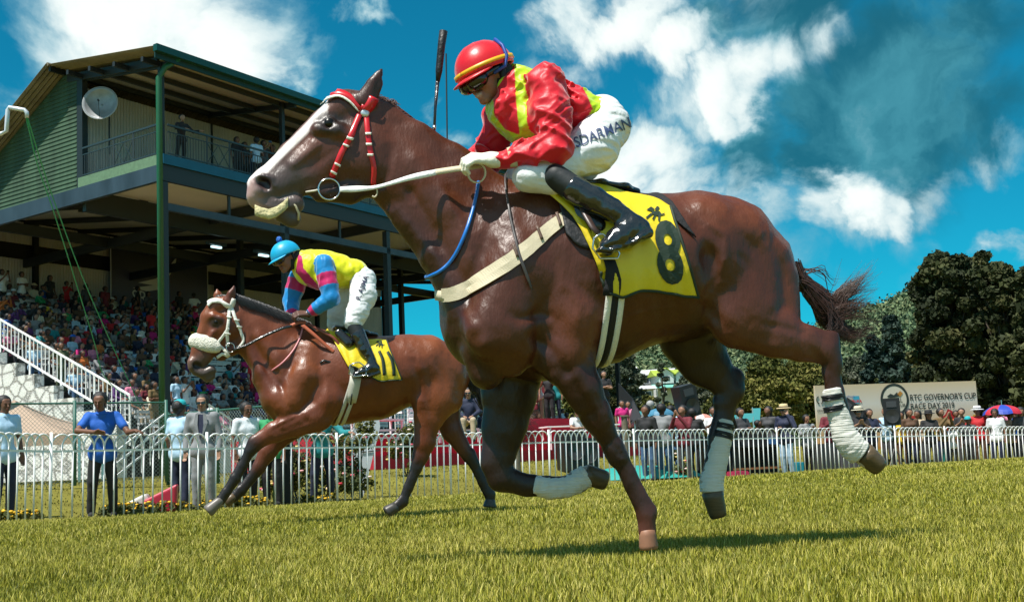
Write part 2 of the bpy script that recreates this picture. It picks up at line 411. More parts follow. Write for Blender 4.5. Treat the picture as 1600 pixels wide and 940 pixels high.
def sheet(name, P, mats, parent, thick=.004, mi=None, smooth=True, loop=False, **k):
    """P: n x m grid of points; a sheet with real thickness"""
    P = np.asarray(P, float); n, m, _ = P.shape; V = P.reshape(-1, 3); Fc = grid_faces(n, m)
    if loop: Fc += [((n-1)*m+j, (n-1)*m+j+1, j+1, j) for j in range(m-1)]
    o = mesh_obj(name, V, Fc, mats, parent, mi=mi, smooth=smooth, **k)
    md = o.modifiers.new('thickness', 'SOLIDIFY'); md.thickness = thick; md.offset = 0
    return o
def strap_px(name, skin, pts, w_px, mats, parent, off=.006, n=30, thick=.004, **k):
    """a flat strap laid on the skin along pixels (near side)"""
    C = spline(pts, n); T = np.gradient(C, axis=0); T /= np.linalg.norm(T, axis=1)[:, None]; N = np.stack([-T[:, 1], T[:, 0]], 1)
    wp = np.interp(np.linspace(0, 1, n), np.linspace(0, 1, len(w_px)), w_px) if isinstance(w_px, (list, tuple)) else np.full(n, w_px)
    rows = []; last = None
    for i in range(n):
        row = []
        for s in (-.5, 0, .5):
            q = C[i]+N[i]*wp[i]*s; h = skin.hit(q[0], q[1], off)
            row.append(h)
        if all(h is None for h in row): continue
        for j in range(3):
            if row[j] is None: row[j] = next(h for h in row if h is not None)
        rows.append([tuple(r) for r in row])
    return sheet(name, rows, mats, parent, thick, **k)
def band(name, skin, c, nrm, up, width, a0, a1, n, mats, parent, off=.006, thick=.004, mi=None, shape=None, **k):
    """a band wrapped round the body in the plane (c, nrm); angles measured from up; it goes right round to the far side"""
    nrm = Vector(nrm).normalized(); up = Vector(up); up = (up-nrm*up.dot(nrm)).normalized(); sd = nrm.cross(up)
    rows = []
    for i in range(n):
        a = a0+(a1-a0)*i/(n-1); d = up*math.cos(a)+sd*math.sin(a); ww = shape(a) if shape else 1; row = []
        for s in (-.5, 0, .5):
            h = skin.out(Vector(c)+nrm*(s*width*ww), d, off); row.append(tuple(h) if h is not None else None)
        if all(r is None for r in row): continue
        for j in range(3):
            if row[j] is None: row[j] = next(r for r in row if r is not None)
        rows.append(row)
    return sheet(name, rows, mats, parent, thick, loop=(abs(a1-a0) > 6.2 and len(rows) > n-3), **k)
def hair(name, strands, m, parent, width=.006, taper=True, flat=False):
    """strands: lists of points; each becomes a thin tapering lock"""
    V = []; Fc = []
    for S in strands:
        P = np.asarray(S, float); n = len(P); T = np.gradient(P, axis=0); T /= np.maximum(np.linalg.norm(T, axis=1), 1e-6)[:, None]
        u = np.cross(T, [0, 1, 0]); u /= np.maximum(np.linalg.norm(u, axis=1), 1e-6)[:, None]; v = np.cross(T, u)
        b = len(V); w0 = width*random.uniform(.6, 1.3)
        for i in range(n):
            t = i/(n-1); w = w0*(max(.12, 1-t**1.6) if taper else 1)
            for k in range(3):
                a = 2.094*k; V.append(P[i]+u[i]*math.cos(a)*w+v[i]*math.sin(a)*w*.6)
        for i in range(n-1):
            for k in range(3): Fc.append((b+i*3+k, b+i*3+(k+1) % 3, b+(i+1)*3+(k+1) % 3, b+(i+1)*3+k))
    return mesh_obj(name, V, np.array(Fc), m, parent, smooth=True)
def text_mesh(txt, size=1.0, bold=0.0, shear=0, font=None):
    """glyph outlines turned into a fine flat grid of triangles in x,y"""
    cu = bpy.data.curves.new('t', 'FONT'); cu.body = txt; cu.size = size; cu.offset = bold; cu.shear = shear; cu.align_x = 'CENTER'; cu.align_y = 'CENTER'; cu.resolution_u = 4
    o = bpy.data.objects.new('t', cu); COL.objects.link(o); dg = bpy.context.evaluated_depsgraph_get(); me = bpy.data.meshes.new_from_object(o.evaluated_get(dg))
    bpy.data.objects.remove(o); bpy.data.curves.remove(cu)
    bm = bmesh.new(); bm.from_mesh(me); bpy.data.meshes.remove(me)
    for _ in range(2):
        lg = [e for e in bm.edges if e.calc_length() > size*.12]
        if lg: bmesh.ops.subdivide_edges(bm, edges=lg, cuts=1); bmesh.ops.triangulate(bm, faces=bm.faces)
    V = [tuple(v.co) for v in bm.verts]; bm.verts.index_update(); Fc = [tuple(v.index for v in f.verts) for f in bm.faces]; bm.free()
    return np.array(V), Fc
def lettering(name, txt, skin, origin, ex, ey, m, parent, bold=.0, off=.008, glyph=None, shear=0):
    """letters laid on the skin; origin (px,py), ex / ey = pixel vectors of one unit right / up"""
    V, Fc = glyph if glyph is not None else text_mesh(txt, 1.0, bold, shear)
    out = []; ok = []
    for v in V:
        q = np.array(origin)+v[0]*np.array(ex)+v[1]*np.array(ey); h = skin.hit(q[0], q[1], off); out.append(h if h is not None else Vector((0,0,0))); ok.append(h is not None)
    Fc = [f for f in Fc if all(ok[i] for i in f)]
    return mesh_obj(name, [tuple(v) for v in out], Fc, m, parent)

HORSE_MATS = {}
def sculpt(fr, base, strokes):
    """carve shallow grooves (+) and raise ridges or veins (-) along drawn lines, on both flanks"""
    def fn(P, G):
        G = base(P, G); near = np.abs(G) < .035; q = P[near].astype(float); w = q.copy(); w[:, 1] = -np.abs(w[:, 1]); px = proj_np(fr.toworld(w)); g = G[near]; side = np.clip((np.abs(q[:, 1])-.02)/.03, 0, 1)
        for pts, wd, dp in strokes:
            C = spline(pts, 8*len(pts)) if len(pts) > 1 else np.array(pts, float); lo, hi = C.min(0)-wd*3, C.max(0)+wd*3; m = (px[:, 0] > lo[0]) & (px[:, 0] < hi[0]) & (px[:, 1] > lo[1]) & (px[:, 1] < hi[1])
            if not m.any(): continue
            X = px[m]; d = np.full(len(X), 1e9); e = np.zeros(len(X))
            for i in range(max(1, len(C)-1)):
                a_, b_ = C[i], C[min(i+1, len(C)-1)]; ab = b_-a_; t = np.clip(((X-a_)@ab)/max(ab@ab, 1e-9), 0, 1); dd = np.hypot(*(X-(a_+t[:, None]*ab)).T); k = dd < d; d = np.where(k, dd, d); e = np.where(k, (i+t)/max(1, len(C)-1), e)
            fade = np.sin(np.clip(e, 0, 1)*math.pi)**.6 if len(pts) > 1 else 1
            g[m] += dp*np.exp(-(d/wd)**2)*fade*side[m]
        G[near] = g; return G
    return fn
def horse_mat(name, rough=.40):
    m = mat(name, (.1,.03,.02), rough=rough, spec=.5, attr='Col', noise=.20, nscale=6, bump=.16, bscale=90, coat=.05, stretch=(1,1,.35))
    return m
LEATHER = mat('black_leather', (.012,.012,.014), rough=.22, spec=.6, coat=.5, bump=.25, bscale=60)
WHITE_WEB = mat('cream_webbing', (.60,.52,.36), rough=.6, bump=.12, bscale=160)
WHITE_STRAP = mat('white_leather', (.8,.78,.7), rough=.5, bump=.2, bscale=80)
BANDAGE = mat('white_bandage', (.74,.72,.66), rough=.9, bump=.5, bscale=60, stretch=(.15,.15,2), noise=.08, nscale=10)
METAL = mat('polished_steel', (.7,.7,.7), rough=.18, metal=1)
RED_STRAP = mat('red_webbing', (.62,.012,.02), rough=.35, coat=.3)
BLUE_STRAP = mat('blue_strap', (.01,.16,.55), rough=.3, coat=.4)
BLACK_CLOTH = mat('black_cloth', (.012,.012,.014), rough=.8, bump=.3, bscale=50)
YELLOW_CLOTH = mat('yellow_cloth', (.80,.60,.015), rough=.45, coat=.15, bump=.35, bscale=14, noise=.06, nscale=9)
GREEN_INK = mat('dark_green_print', (.012,.03,.016), rough=.6)
EYE = mat('eye_glass', (.005,.003,.002), rough=.3, spec=.4)
HOOF = mat('hoof_horn', (.10,.065,.03), rough=.45, noise=.3, nscale=20, stretch=(1,1,6), coat=.2)
HOOF_DARK = mat('dark_hoof_horn', (.05,.045,.04), rough=.4, noise=.3, nscale=20)

def muscle_fn(seed, amp=.004):
    def fn(P, G):
        near = np.abs(G) < .03
        q = P[near]; r = 1-2*np.abs(vnoise(q*np.array([1.3,1,.75]), 8, seed+5, 2)); G[near] += amp*vnoise(q, 9, seed, 2)-amp*.7*np.clip(r, -.3, 1)**2+amp*.25*vnoise(q, 34, seed+3)
        v = np.abs(vnoise(q*np.array([1,1,.7]), 12, seed+9, 1)); G[near] -= .0022*np.clip(1-v*14, 0, 1)*(vnoise(q, 3, 2) > .1)
        return G
    return fn

class Rig:
    """everything a horse wears, laid on its skin"""
    def __init__(s, fr, H, S, mref): s.fr = fr; s.H = H; s.S = S; s.m8 = fr.m(mref)
    def P(s, px, py, w=0): return Vector(s.fr.p(px, py, w))
    def hoof(s, p0, p1, r0, r1, m=None):
        p0, p1 = Vector(p0), Vector(p1); d = (p1-p0).normalized(); side = Vector((0,1,0)); f = d.cross(side).normalized()
        V = []; n = 20; rings = [(0,.78),(.06,.98),(.3,1.0),(.8,1.03),(.93,1.0),(1,.86),(1.0,.4)]
        for t, sc in rings:
            for k in range(n):
                a = 2*math.pi*k/n; r = (r0+(r1-r0)*t)*sc; V.append(p0+(p1-p0)*t+side*math.cos(a)*r*.92+f*math.sin(a)*r)
        Fc = [(i*n+k, i*n+(k+1) % n, (i+1)*n+(k+1) % n, (i+1)*n+k) for i in range(len(rings)-1) for k in range(n)]+[tuple(range(6*n, 7*n))]
        V.append(p0); Fc += [(7*n, (k+1) % n, k) for k in range(n)]
        return mesh_obj('hoof', V, Fc, m or HOOF, s.H, smooth=True)
    def wrap(s, nodes, turns=12, m=None, name='leg_bandage'):
        P = s.P; m8 = s.m8
        pts = np.array([P(n[0], n[1], n[2]) for n in nodes]); rr = [n[3]*m8 for n in nodes]; N = 48
        C = spline(pts, N); rs = np.interp(np.linspace(0, 1, N), np.linspace(0, 1, len(rr)), rr); V = []; n = 28
        T = np.gradient(C, axis=0); T /= np.linalg.norm(T, axis=1)[:, None]
        for i in range(N):
            sd = np.array((0,1.,0)); f = np.cross(T[i], sd); f /= np.linalg.norm(f); ends = .8 if i in (0, N-1) else 1
            for k in range(n):
                a = 2*math.pi*k/n; r = (rs[i]*ends+.0030*((i/N*turns+a/6.283) % 1)+.0035*vnoise(np.array([[i*.35, k*.5, 1.]]), 1, 4)[0])
                V.append(C[i]+sd*math.cos(a)*r*.82+f*math.sin(a)*r)
        Fc = [(i*n+k, i*n+(k+1) % n, (i+1)*n+(k+1) % n, (i+1)*n+k) for i in range(N-1) for k in range(n)]
        return mesh_obj(name, V, np.array(Fc), m or BANDAGE, s.H, smooth=True)
    def cyl(s, name, pts, r, m, n=8, closed=False):
        b = MB(); b.tube(pts, r, n, closed=closed); return b.build(name, m, s.H, smooth=True)
    def ribbon(s, name, pts, hw, m, up=(0,.25,1), thick=.004, n=24, par=None):
        C = spline(pts, n); U = Vector(up).normalized(); rows = []
        for i, p in enumerate(C):
            t = Vector(C[min(i+1, n-1)])-Vector(C[max(i-1, 0)]); sd = (U-t.normalized()*U.dot(t.normalized())).normalized(); w = hw if not callable(hw) else hw(i/(n-1))
            rows.append([tuple(Vector(p)-sd*w), tuple(Vector(p)+sd*w)])
        return sheet(name, rows, m, par or s.H, thick)
    def cloth(s, name, edge, m, off, rows_n=26, cols=30, fold=.006, thick=.005):
        """edge: (top px,py, bottom px,py) columns front to back; draped on the near side, mirrored to the far side"""
        S = s.S; E = spline(edge, cols); near = np.zeros((cols, rows_n, 3))
        for i, e_ in enumerate(E):
            for j in range(rows_n):
                t = j/(rows_n-1); q = np.array(e_[:2])*(1-t)+np.array(e_[2:4])*t
                hh = S.hit(q[0], q[1], off)
                if hh is None: hh = Vector(near[i, j-1]) if j else S.near(s.P(q[0], q[1]+6, .1), off)
                p_ = np.array(hh); p_[1] -= fold*t*(1+math.sin(i*.9+t*3)+.7*math.sin(i*.37+2))
                near[i, j] = p_
        for _ in range(2): near[1:-1, 1:-1] = (near[1:-1, 1:-1]*2+near[:-2, 1:-1]+near[2:, 1:-1]+near[1:-1, :-2]+near[1:-1, 2:])/6
        far = near[:, ::-1].copy(); far[:, :, 1] *= -1
        mid = (near[:, 0]+far[:, -1])/2; mid[:, 2] += .004
        G = np.concatenate([far, mid[:, None], near], 1)
        sheet(name, G, m, s.H, thick); return near
    def girth(s, strips, cz, off=.010):
        """strips: (x top px, x bottom px, width px, material); right round the barrel"""
        P = s.P
        for x1, x2, w_, m in strips:
            rows = []; c = P(x1, cz, 0)
            for a in np.linspace(R(-25), R(335), 70):
                d = Vector((0, -math.sin(a), math.cos(a))); row = []
                xo = P(x1, cz, .25).x; xb = P(x2, cz+100, .1).x; x = xo+(xb-xo)*np.clip((-d.z+.2)/1.2, 0, 1)**1.3
                for q in (-.5, 0, .5):
                    o = Vector((x+q*w_*s.m8, 0, c.z)); h, n, i, t = s.S.bvh.ray_cast(o, d)
                    row.append(tuple(h+d*off) if h is not None else tuple(o+d*.25))
                rows.append(row)
            A = np.array(rows); 
            for _ in range(3): A[1:-1] = (A[:-2]+A[1:-1]*2+A[2:])/4
            sheet('girth', A, m, s.H, .006)
def cloth_skin(fr, S, near):
    Vc = near.reshape(-1, 3); SC = Skin.__new__(Skin); SC.fr = fr; SC.cam = S.cam
    SC.bvh = BVHTree.FromPolygons([tuple(v) for v in Vc.tolist()], grid_faces(near.shape[0], near.shape[1])); return SC
def mark(parts):
    V = []; Fc = []
    for P_ in parts:
        b0 = len(V); V += [(x, y, 0) for x, y in P_]; Fc.append(tuple(range(b0, len(V))))
    return np.array(V), Fc
CLUB_MARK = mark([[(-.9,.2),(-.5,.65),(-.1,.5),(-.3,.15)], [(-.3,.2),(.5,.35),(.8,.0),(.5,-.2),(-.3,-.1)], [(-.1,.4),(.1,.85),(.4,.75),(.3,.35)], [(-.4,-.05),(-.8,-.6),(-.6,-.7),(-.15,-.1)], [(.4,-.1),(.5,-.7),(.7,-.75),(.65,0)], [(.7,.1),(1.05,.3),(1.0,.1),(.75,-.05)], [(.0,-.1),(-.15,-.65),(.05,-.7),(.2,-.1)]])
TRIM = mat('green_binding', (.02,.035,.02), rough=.7)

# ---------------------------------------------------------------- people: shared head and hand builders
def ortho(f, u):
    f = np.array(f, float); f /= np.linalg.norm(f); u = np.array(u, float); u -= f*(u@f); u /= np.linalg.norm(u); return f, u, np.cross(u, f)
def add_head(B, c, f, u, sc=1.0, skin=(.3,.15,.09), neck_to=None, smile=False, hair_col=None, lip=None):
    f, u, s = ortho(f, u); c = np.array(c, float)
    p = lambda a, b, d: c+(f*a+u*b+s*d)*sc
    S = lambda a, b, ra, rb, k=.012, col=skin, sub=False: B.seg(p(*a), p(*b), ra*sc, rb*sc, (1,1), k, col, sub)
    dk = tuple(x*.55 for x in skin); lip = lip or (skin[0]*.8, skin[1]*.5, skin[2]*.5)
    S((-.035,.030,-.018),(-.035,.030,.018), .073,.073, .02, hair_col or skin); S((.015,.045,-.014),(.015,.045,.014), .062,.062, .02)
    S((.030,.0,-.022),(.030,.0,.022), .046,.046, .02); S((.025,-.045,-.018),(.035,-.060,.0), .040,.034, .02); S((.025,-.045,.018),(.035,-.060,.0), .040,.034, .02)
    S((.062,-.085,-.008),(.062,-.085,.008), .020,.020, .018)
    for d in (-1, 1):
        S((.062,-.012,.034*d),(.050,-.030,.040*d), .018,.018, .016)
        S((.080,.026,.014*d),(.068,.028,.040*d), .010,.009, .012)
        S((.078,.008,.030*d),(.078,.008,.030*d), .0125,.0125, .006, dk, True)
        B.ball(p(.068,.008,.029*d), .0125*sc, 1, .002, (.05,.03,.025))
        S((-.008,.004,.074*d),(-.014,-.022,.073*d), .014,.009, .006, tuple(x*.85 for x in skin)); S((-.004,-.004,.084*d),(-.004,-.008,.084*d), .006,.006, .006, dk, True)
        S((.094,-.026,.010*d),(.094,-.026,.010*d), .008,.008, .006)
    S((.082,.016,0),(.104,-.022,0), .0085,.0115, .008)
    S((.078,-.052,-.016),(.085,-.050,0), .008,.009, .006, lip); S((.078,-.052,.016),(.085,-.050,0), .008,.009, .006, lip)
    S((.076,-.064,-.014),(.082,-.065,0), .008,.009, .006, lip); S((.076,-.064,.014),(.082,-.065,0), .008,.009, .006, lip)
    if smile: S((.088,-.057,-.017),(.090,-.059,.0), .0045,.006, .004, (.7,.66,.6)); S((.088,-.057,.017),(.090,-.059,.0), .0045,.006, .004, (.7,.66,.6))
    if neck_to is not None: B.seg(p(-.025,-.045,0), neck_to, .054*sc, .060*sc, (1,1), .03, skin)
    return p, f, u, s
def add_hand(B, w, d, n, side, sc=1.0, curl=1.0, col=None, k=.005):
    """wrist w, d along the hand, n out of the back of the hand, side = where the thumb leaves; fingers bend away from n"""
    d = np.array(d, float); d /= np.linalg.norm(d); n = np.array(n, float); n -= d*(n@d); n /= np.linalg.norm(n); t = np.array(side, float); t -= d*(t@d)+n*(t@n); t /= np.linalg.norm(t)
    w = np.array(w, float); p = lambda a, b, c: w+(d*a+t*b+n*c)*sc
    for b in (-.028,-.010,.010,.028): B.seg(p(.0,b*.6,0), p(.085,b,0), .016*sc, .0125*sc, (1,1), .012, col)
    for b, L in ((.032,.9),(.011,1.0),(-.010,.94),(-.030,.76)):
        a = .088; z = 0; q0 = p(a,b,z); ang = 0; r = .0098
        for seg_, l in enumerate((.042,.028,.022)):
            ang += curl*(.75 if seg_ else .55); a2 = a+math.cos(ang)*l*L; z2 = z-math.sin(ang)*l*L; q1 = p(a2,b,z2)
            B.seg(q0, q1, r*sc, r*.9*sc, (1,1), k, col); q0, a, z, r = q1, a2, z2, r*.92
    B.seg(p(.02,.030,-.004), p(.052,.052,-.012), .014*sc, .0125*sc, (1,1), .010, col); B.seg(p(.052,.052,-.012), p(.080,.045,-.030*curl-.008), .012*sc, .010*sc, (1,1), k, col); B.seg(p(.080,.045,-.030*curl-.008), p(.096,.034,-.040*curl-.008), .010*sc, .009*sc, (1,1), k, col)
def in_poly(P, poly):
    x, y = P[:, 0], P[:, 1]; r = np.zeros(len(P), bool); n = len(poly); j = n-1
    for i in range(n):
        xi, yi = poly[i]; xj, yj = poly[j]; c = ((yi > y) != (yj > y)) & (x < (xj-xi)*(y-yi)/((yj-yi) or 1e-9)+xi); r ^= c; j = i
    return r
def folds(seed, amp, scale, dirn=None):
    def fn(P, G):
        near = np.abs(G) < .04; q = P[near]*np.array(scale); v = 1-np.abs(vnoise(q, 1, seed, 2))*2.2
        G[near] -= amp*np.clip(v, -1, 1); return G
    return fn
def rider_part(fr, J, name, build, m, res=.006, fn=None, color=None, smooth=1):
    B = Body(res); build(B); V, Q = body_mesh(B, fn, smooth); C = None
    if color is not None: C = color(B, V)
    mesh_obj(name, V, Q, m, J, smooth=True, colors=C); return V, Q
def dome(name, c, f, u, R_, m, J, low=-.22, peak=True, band=None, bandm=None, long=1.08):
    """riding cap: skull shell, peak, band"""
    f, u, s = ortho(f, u); c = np.array(c); N, M_ = 14, 36; V = []
    for i in range(N):
        a = math.acos(1-(1-low)*i/(N-1))
        for k in range(M_):
            t = 2*math.pi*k/M_; V.append(c+f*(R_*long*math.sin(a)*math.cos(t))+s*(R_*.93*math.sin(a)*math.sin(t))+u*(R_*math.cos(a)*(1 if i else 1)))
    Fc = [(i*M_+k, i*M_+(k+1) % M_, (i+1)*M_+(k+1) % M_, (i+1)*M_+k) for i in range(N-1) for k in range(M_)]
    o = mesh_obj(name, V, np.array(Fc), m, J, smooth=True); md = o.modifiers.new('thickness', 'SOLIDIFY'); md.thickness = .008; md.offset = 1
    if peak:
        rows = []
        for k in range(15):
            t = -1.15+2.3*k/14; a = math.acos(low); base = c+f*(R_*long*math.sin(a)*math.cos(t))+s*(R_*.93*math.sin(a)*math.sin(t))+u*R_*low
            ext = .045*math.cos(t*1.3)**.7 if abs(t) < 1.15 else 0; rows.append([base, base+(f*math.cos(t)*.8+s*math.sin(t)*.3)*ext*.5-u*ext*.16, base+(f*math.cos(t)+s*math.sin(t)*.5)*ext-u*ext*.42])
        sheet('cap_peak', rows, m, o, .006)
    if band:
        rows = []
        for k in range(41):
            t = 2*math.pi*k/40; rows.append([c+f*((R_*long+.006)*math.sqrt(1-h*h)*math.cos(t))+s*((R_*.93+.006)*math.sqrt(1-h*h)*math.sin(t))+u*(R_*h) for h in band])
        sheet('cap_band', rows, bandm, o, .003)
    return o

# ---------------------------------------------------------------- ground
FPX = [-330,-60,78,323,527,705,860,993,1110,1217,1312,1402,1480,1557,1632,1705,1900]
FY  = [13.2,15.6,17.0,19.4,21.5,23.6,25.2,27.0,28.8,30.4,31.8,33.0,34.1,35.2,36.2,37.2,40.0]
FB  = [836,822,815,797,786,775,765,757.5,751,745.5,741,738,735,732,730,728,722]     # pixel row of the fence foot
FENCE = [at(a, b, c) for a, b, c in zip(FPX, FB, FY)]
_FA = np.array([(p.x, p.y, p.z) for p in FENCE])
def gz(x, y):
    x = np.atleast_1d(np.asarray(x, float)); y = np.atleast_1d(np.asarray(y, float)); best = np.full(x.shape, 1e9); zf = np.zeros(x.shape); sg = np.ones(x.shape)
    for i in range(len(_FA)-1):
        a, b = _FA[i], _FA[i+1]; d = b[:2]-a[:2]; L2 = d@d; lo, hi = (-1e9 if i == 0 else 0), (1e9 if i == len(_FA)-2 else 1)
        t = np.clip(((x-a[0])*d[0]+(y-a[1])*d[1])/L2, lo, hi); ex = x-(a[0]+d[0]*t); ey = y-(a[1]+d[1]*t); dd = np.hypot(ex, ey)
        s = np.sign(d[0]*(y-a[1])-d[1]*(x-a[0])); m = dd < best; best = np.where(m, dd, best); tz = np.clip(t, 0, 1); zf = np.where(m, a[2]+(b[2]-a[2])*tz, zf); sg = np.where(m, s, sg)
    q = best*sg; sm = lambda v: np.clip(v, 0, 1)**2*(3-2*np.clip(v, 0, 1))
    z = np.where(q < 0, zf*(1-sm(-q/6.5)), zf+(.36-zf)*sm((q-.6)/6.5))
    return z
def gz1(x, y): return float(gz(x, y)[0])
def fence_side(x, y):
    x = np.atleast_1d(x); y = np.atleast_1d(y); return y > np.interp(x, _FA[:, 0], _FA[:, 1])
def spot(px, Y):
    p = at(px, 700, Y); return Vector((p.x, Y, gz1(p.x, Y)))
def build_ground():
    xs = np.concatenate([-np.geomspace(60, 900, 14)[::-1], np.arange(-56, 57, 1.0), np.geomspace(60, 900, 14)]); ys = np.concatenate([np.arange(-12, 70, .8), np.geomspace(72, 1200, 18)])
    X, Y = np.meshgrid(xs, ys, indexing='ij'); Z = gz(X.ravel(), Y.ravel())+.012*vnoise(np.stack([X.ravel(), Y.ravel(), X.ravel()*0], 1), .7, 2, 2)
    V = np.stack([X.ravel(), Y.ravel(), Z-.01], 1); n, m_ = X.shape; I = np.arange(n*m_).reshape(n, m_)
    Fq = np.stack([I[:-1,:-1].ravel(), I[1:,:-1].ravel(), I[1:,1:].ravel(), I[:-1,1:].ravel()], 1)
    m = mat('turf_soil', (.17,.155,.03), rough=1, spec=.1, noise=.35, nscale=.9, detail=8, bump=.6, bscale=9)
    o = mesh_obj('ground', V, Fq, m, smooth=True); o['kind'] = 'structure'
build_ground()
def blades(name, N, y0, y1, hmin, hmax, w, cols, seed, side=None, xlim=.44, label='', pred=None, lean=.5):
    rng = np.random.default_rng(seed); u = rng.random(int(N*1.9)); Yv = np.sqrt(y0**2+u*(y1**2-y0**2)); Xv = (rng.random(len(Yv))*2-1)*xlim*Yv
    if side is not None:
        f = fence_side(Xv, Yv); k = f if side > 0 else ~f; Xv, Yv = Xv[k], Yv[k]
    if pred is not None: k = pred(Xv, Yv, rng); Xv, Yv = Xv[k], Yv[k]
    n = min(N, len(Xv)); Xv, Yv = Xv[:n], Yv[:n]
    # clumping: height follows low-frequency noise
    P0 = np.stack([Xv, Yv, Xv*0], 1); cl = vnoise(P0, 2.6, 4, 2); cl2 = vnoise(P0, 9., 14, 1); big = vnoise(P0, .55, 24, 2)
    h = (hmin+(hmax-hmin)*rng.random(n)**1.3)*(1+.35*cl+.3*cl2+.25*big); a = rng.random(n)*6.283; ln = h*lean*(.3+rng.random(n)); b = a+rng.normal(0, .5, n)
    ww = w*(.6+.8*rng.random(n))*(.7+.3*Yv/y1); Z = gz(Xv, Yv)-.008
    d = np.stack([np.cos(a), np.sin(a)], 1); sd = np.stack([-np.sin(b), np.cos(b)], 1)
    V = np.zeros((n, 5, 3)); base = np.stack([Xv, Yv], 1)
    V[:, 0, :2] = base-sd*ww[:, None]*.5; V[:, 1, :2] = base+sd*ww[:, None]*.5; V[:, 0, 2] = V[:, 1, 2] = Z
    mid = base+d*(ln*.35)[:, None]; V[:, 2, :2] = mid-sd*ww[:, None]*.42; V[:, 3, :2] = mid+sd*ww[:, None]*.42; V[:, 2, 2] = V[:, 3, 2] = Z+h*.62
    V[:, 4, :2] = base+d*ln[:, None]; V[:, 4, 2] = Z+h
    I = np.arange(n)*5; F = np.concatenate([np.stack([I, I+1, I+3], 1), np.stack([I, I+3, I+2], 1), np.stack([I+2, I+3, I+4], 1)])
    c = np.array(cols); pick = np.clip((.10+rng.random(n)*.76+.2*(cl+1)/2+.12*cl2+.22*big)*len(cols), 0, len(cols)-.001).astype(int); C = c[pick]*(.75+.5*rng.random(n))[:, None]; C = np.repeat(C[:, None], 5, 1)
    C[:, 4] = C[:, 4]*.8+np.array((.10,.085,.02))
    m = mat('grass_blades', (.1,.1,.02), rough=.55, spec=.3, attr='Col')
    b_ = m.node_tree.nodes['Principled BSDF']
    o = mesh_obj(name, V.reshape(-1, 3), F, m, colors=C.reshape(-1, 3)); tag(o, label, 'grass', kind='stuff'); return o
GC = [(.085,.105,.008),(.130,.150,.010),(.190,.198,.013),(.265,.258,.018),(.35,.32,.032),(.48,.42,.10)]
blades('grass', 250000, 3.6, 8.5, .022, .052, .0036, GC, 1, None, label='short yellow-green turf of the racing track under the front horse')
blades('grass', 190000, 8.5, 16, .028, .056, .0062, GC, 2, -1, label='racing track turf running back towards the white fence')
blades('grass', 120000, 16, 36, .035, .062, .013, GC, 3, -1, .45, label='far band of track turf at the foot of the white fence')
LC = [(.11,.105,.014),(.16,.145,.02),(.21,.18,.032),(.14,.13,.02)]
blades('grass', 45000, 17, 44, .02, .045, .02, LC, 4, 1, .42, label='mown dry lawn between the white fence and the red stage')

# ---------------------------------------------------------------- bow-top fence, one thing per panel
WHITE_PAINT = mat('white_fence_paint', (.86,.86,.85), rough=.45, noise=.06, nscale=6)
def build_fence():
    post_px = [-330,-190,-60,78,323,527,705,860,993,1110,1217,1312,1402,1480,1557,1632,1705]
    fb = lambda q: (lambda Y: at(q, np.interp(q, FPX, FB), Y))(np.interp(q, FPX, FY))
    places = {3:'beside the man in the bright blue shirt',4:'in front of the man in the grey suit',5:'in front of the rose bushes',6:'below the belly of the second horse',7:'behind the folded foreleg of the leading horse',8:'behind the standing foreleg of the leading horse',9:'in front of the loudspeaker stand',10:'in front of the woman in the straw hat',11:'below the left edge of the billboard',12:'behind the raised hind hoof',13:'under the billboard lettering',14:'in front of the black-hatted woman',15:'in front of the red and blue umbrella',2:'beside the man in the pale blue shirt',1:'at the left end of the fence',0:'at the very start of the fence'}
    for i in range(len(post_px)-1):
        a, b = fb(post_px[i]), fb(post_px[i+1]); d = b-a; L = d.length; dh = Vector((d.x, d.y, 0)).normalized(); up = (Vector((0,0,1))+dh*.02).normalized(); H = 1.15
        T = empty('fence_panel', a, 0, label='white bow-top metal fence panel '+places.get(i, 'at the right end of the fence'), cat='fence', group='white bow-top fence panels along the track')
        n = max(6, round(L/.172)); n += n % 2; P = lambda s, h: d*(s/n)+up*h
        q = MB(); q.tube([P(0,-.05), P(0,H+.02)], .021, 8); q.build('post', WHITE_PAINT, T, smooth=True)
        q = MB(); q.bar(P(0,H*.80), P(n,H*.80), .012, .030); q.build('rail', WHITE_PAINT, T)
        q = MB(); r = .0128
        for k in range(0, n-1):
            if k > 0: q.tube([P(k,.02), P(k,H*.86)], r, 6)
            c = [P(k+1-math.cos(t), H*.84+math.sin(t)*H*.155) for t in np.linspace(0, math.pi, 11)]; q.tube([P(k,H*.80)]+c+[P(k+2,H*.80)], r, 6)
        q.tube([P(n-1,.02), P(n-1,H*.86)], r, 6)
        q.build('hoop_bars', WHITE_PAINT, T, smooth=True)
build_fence()
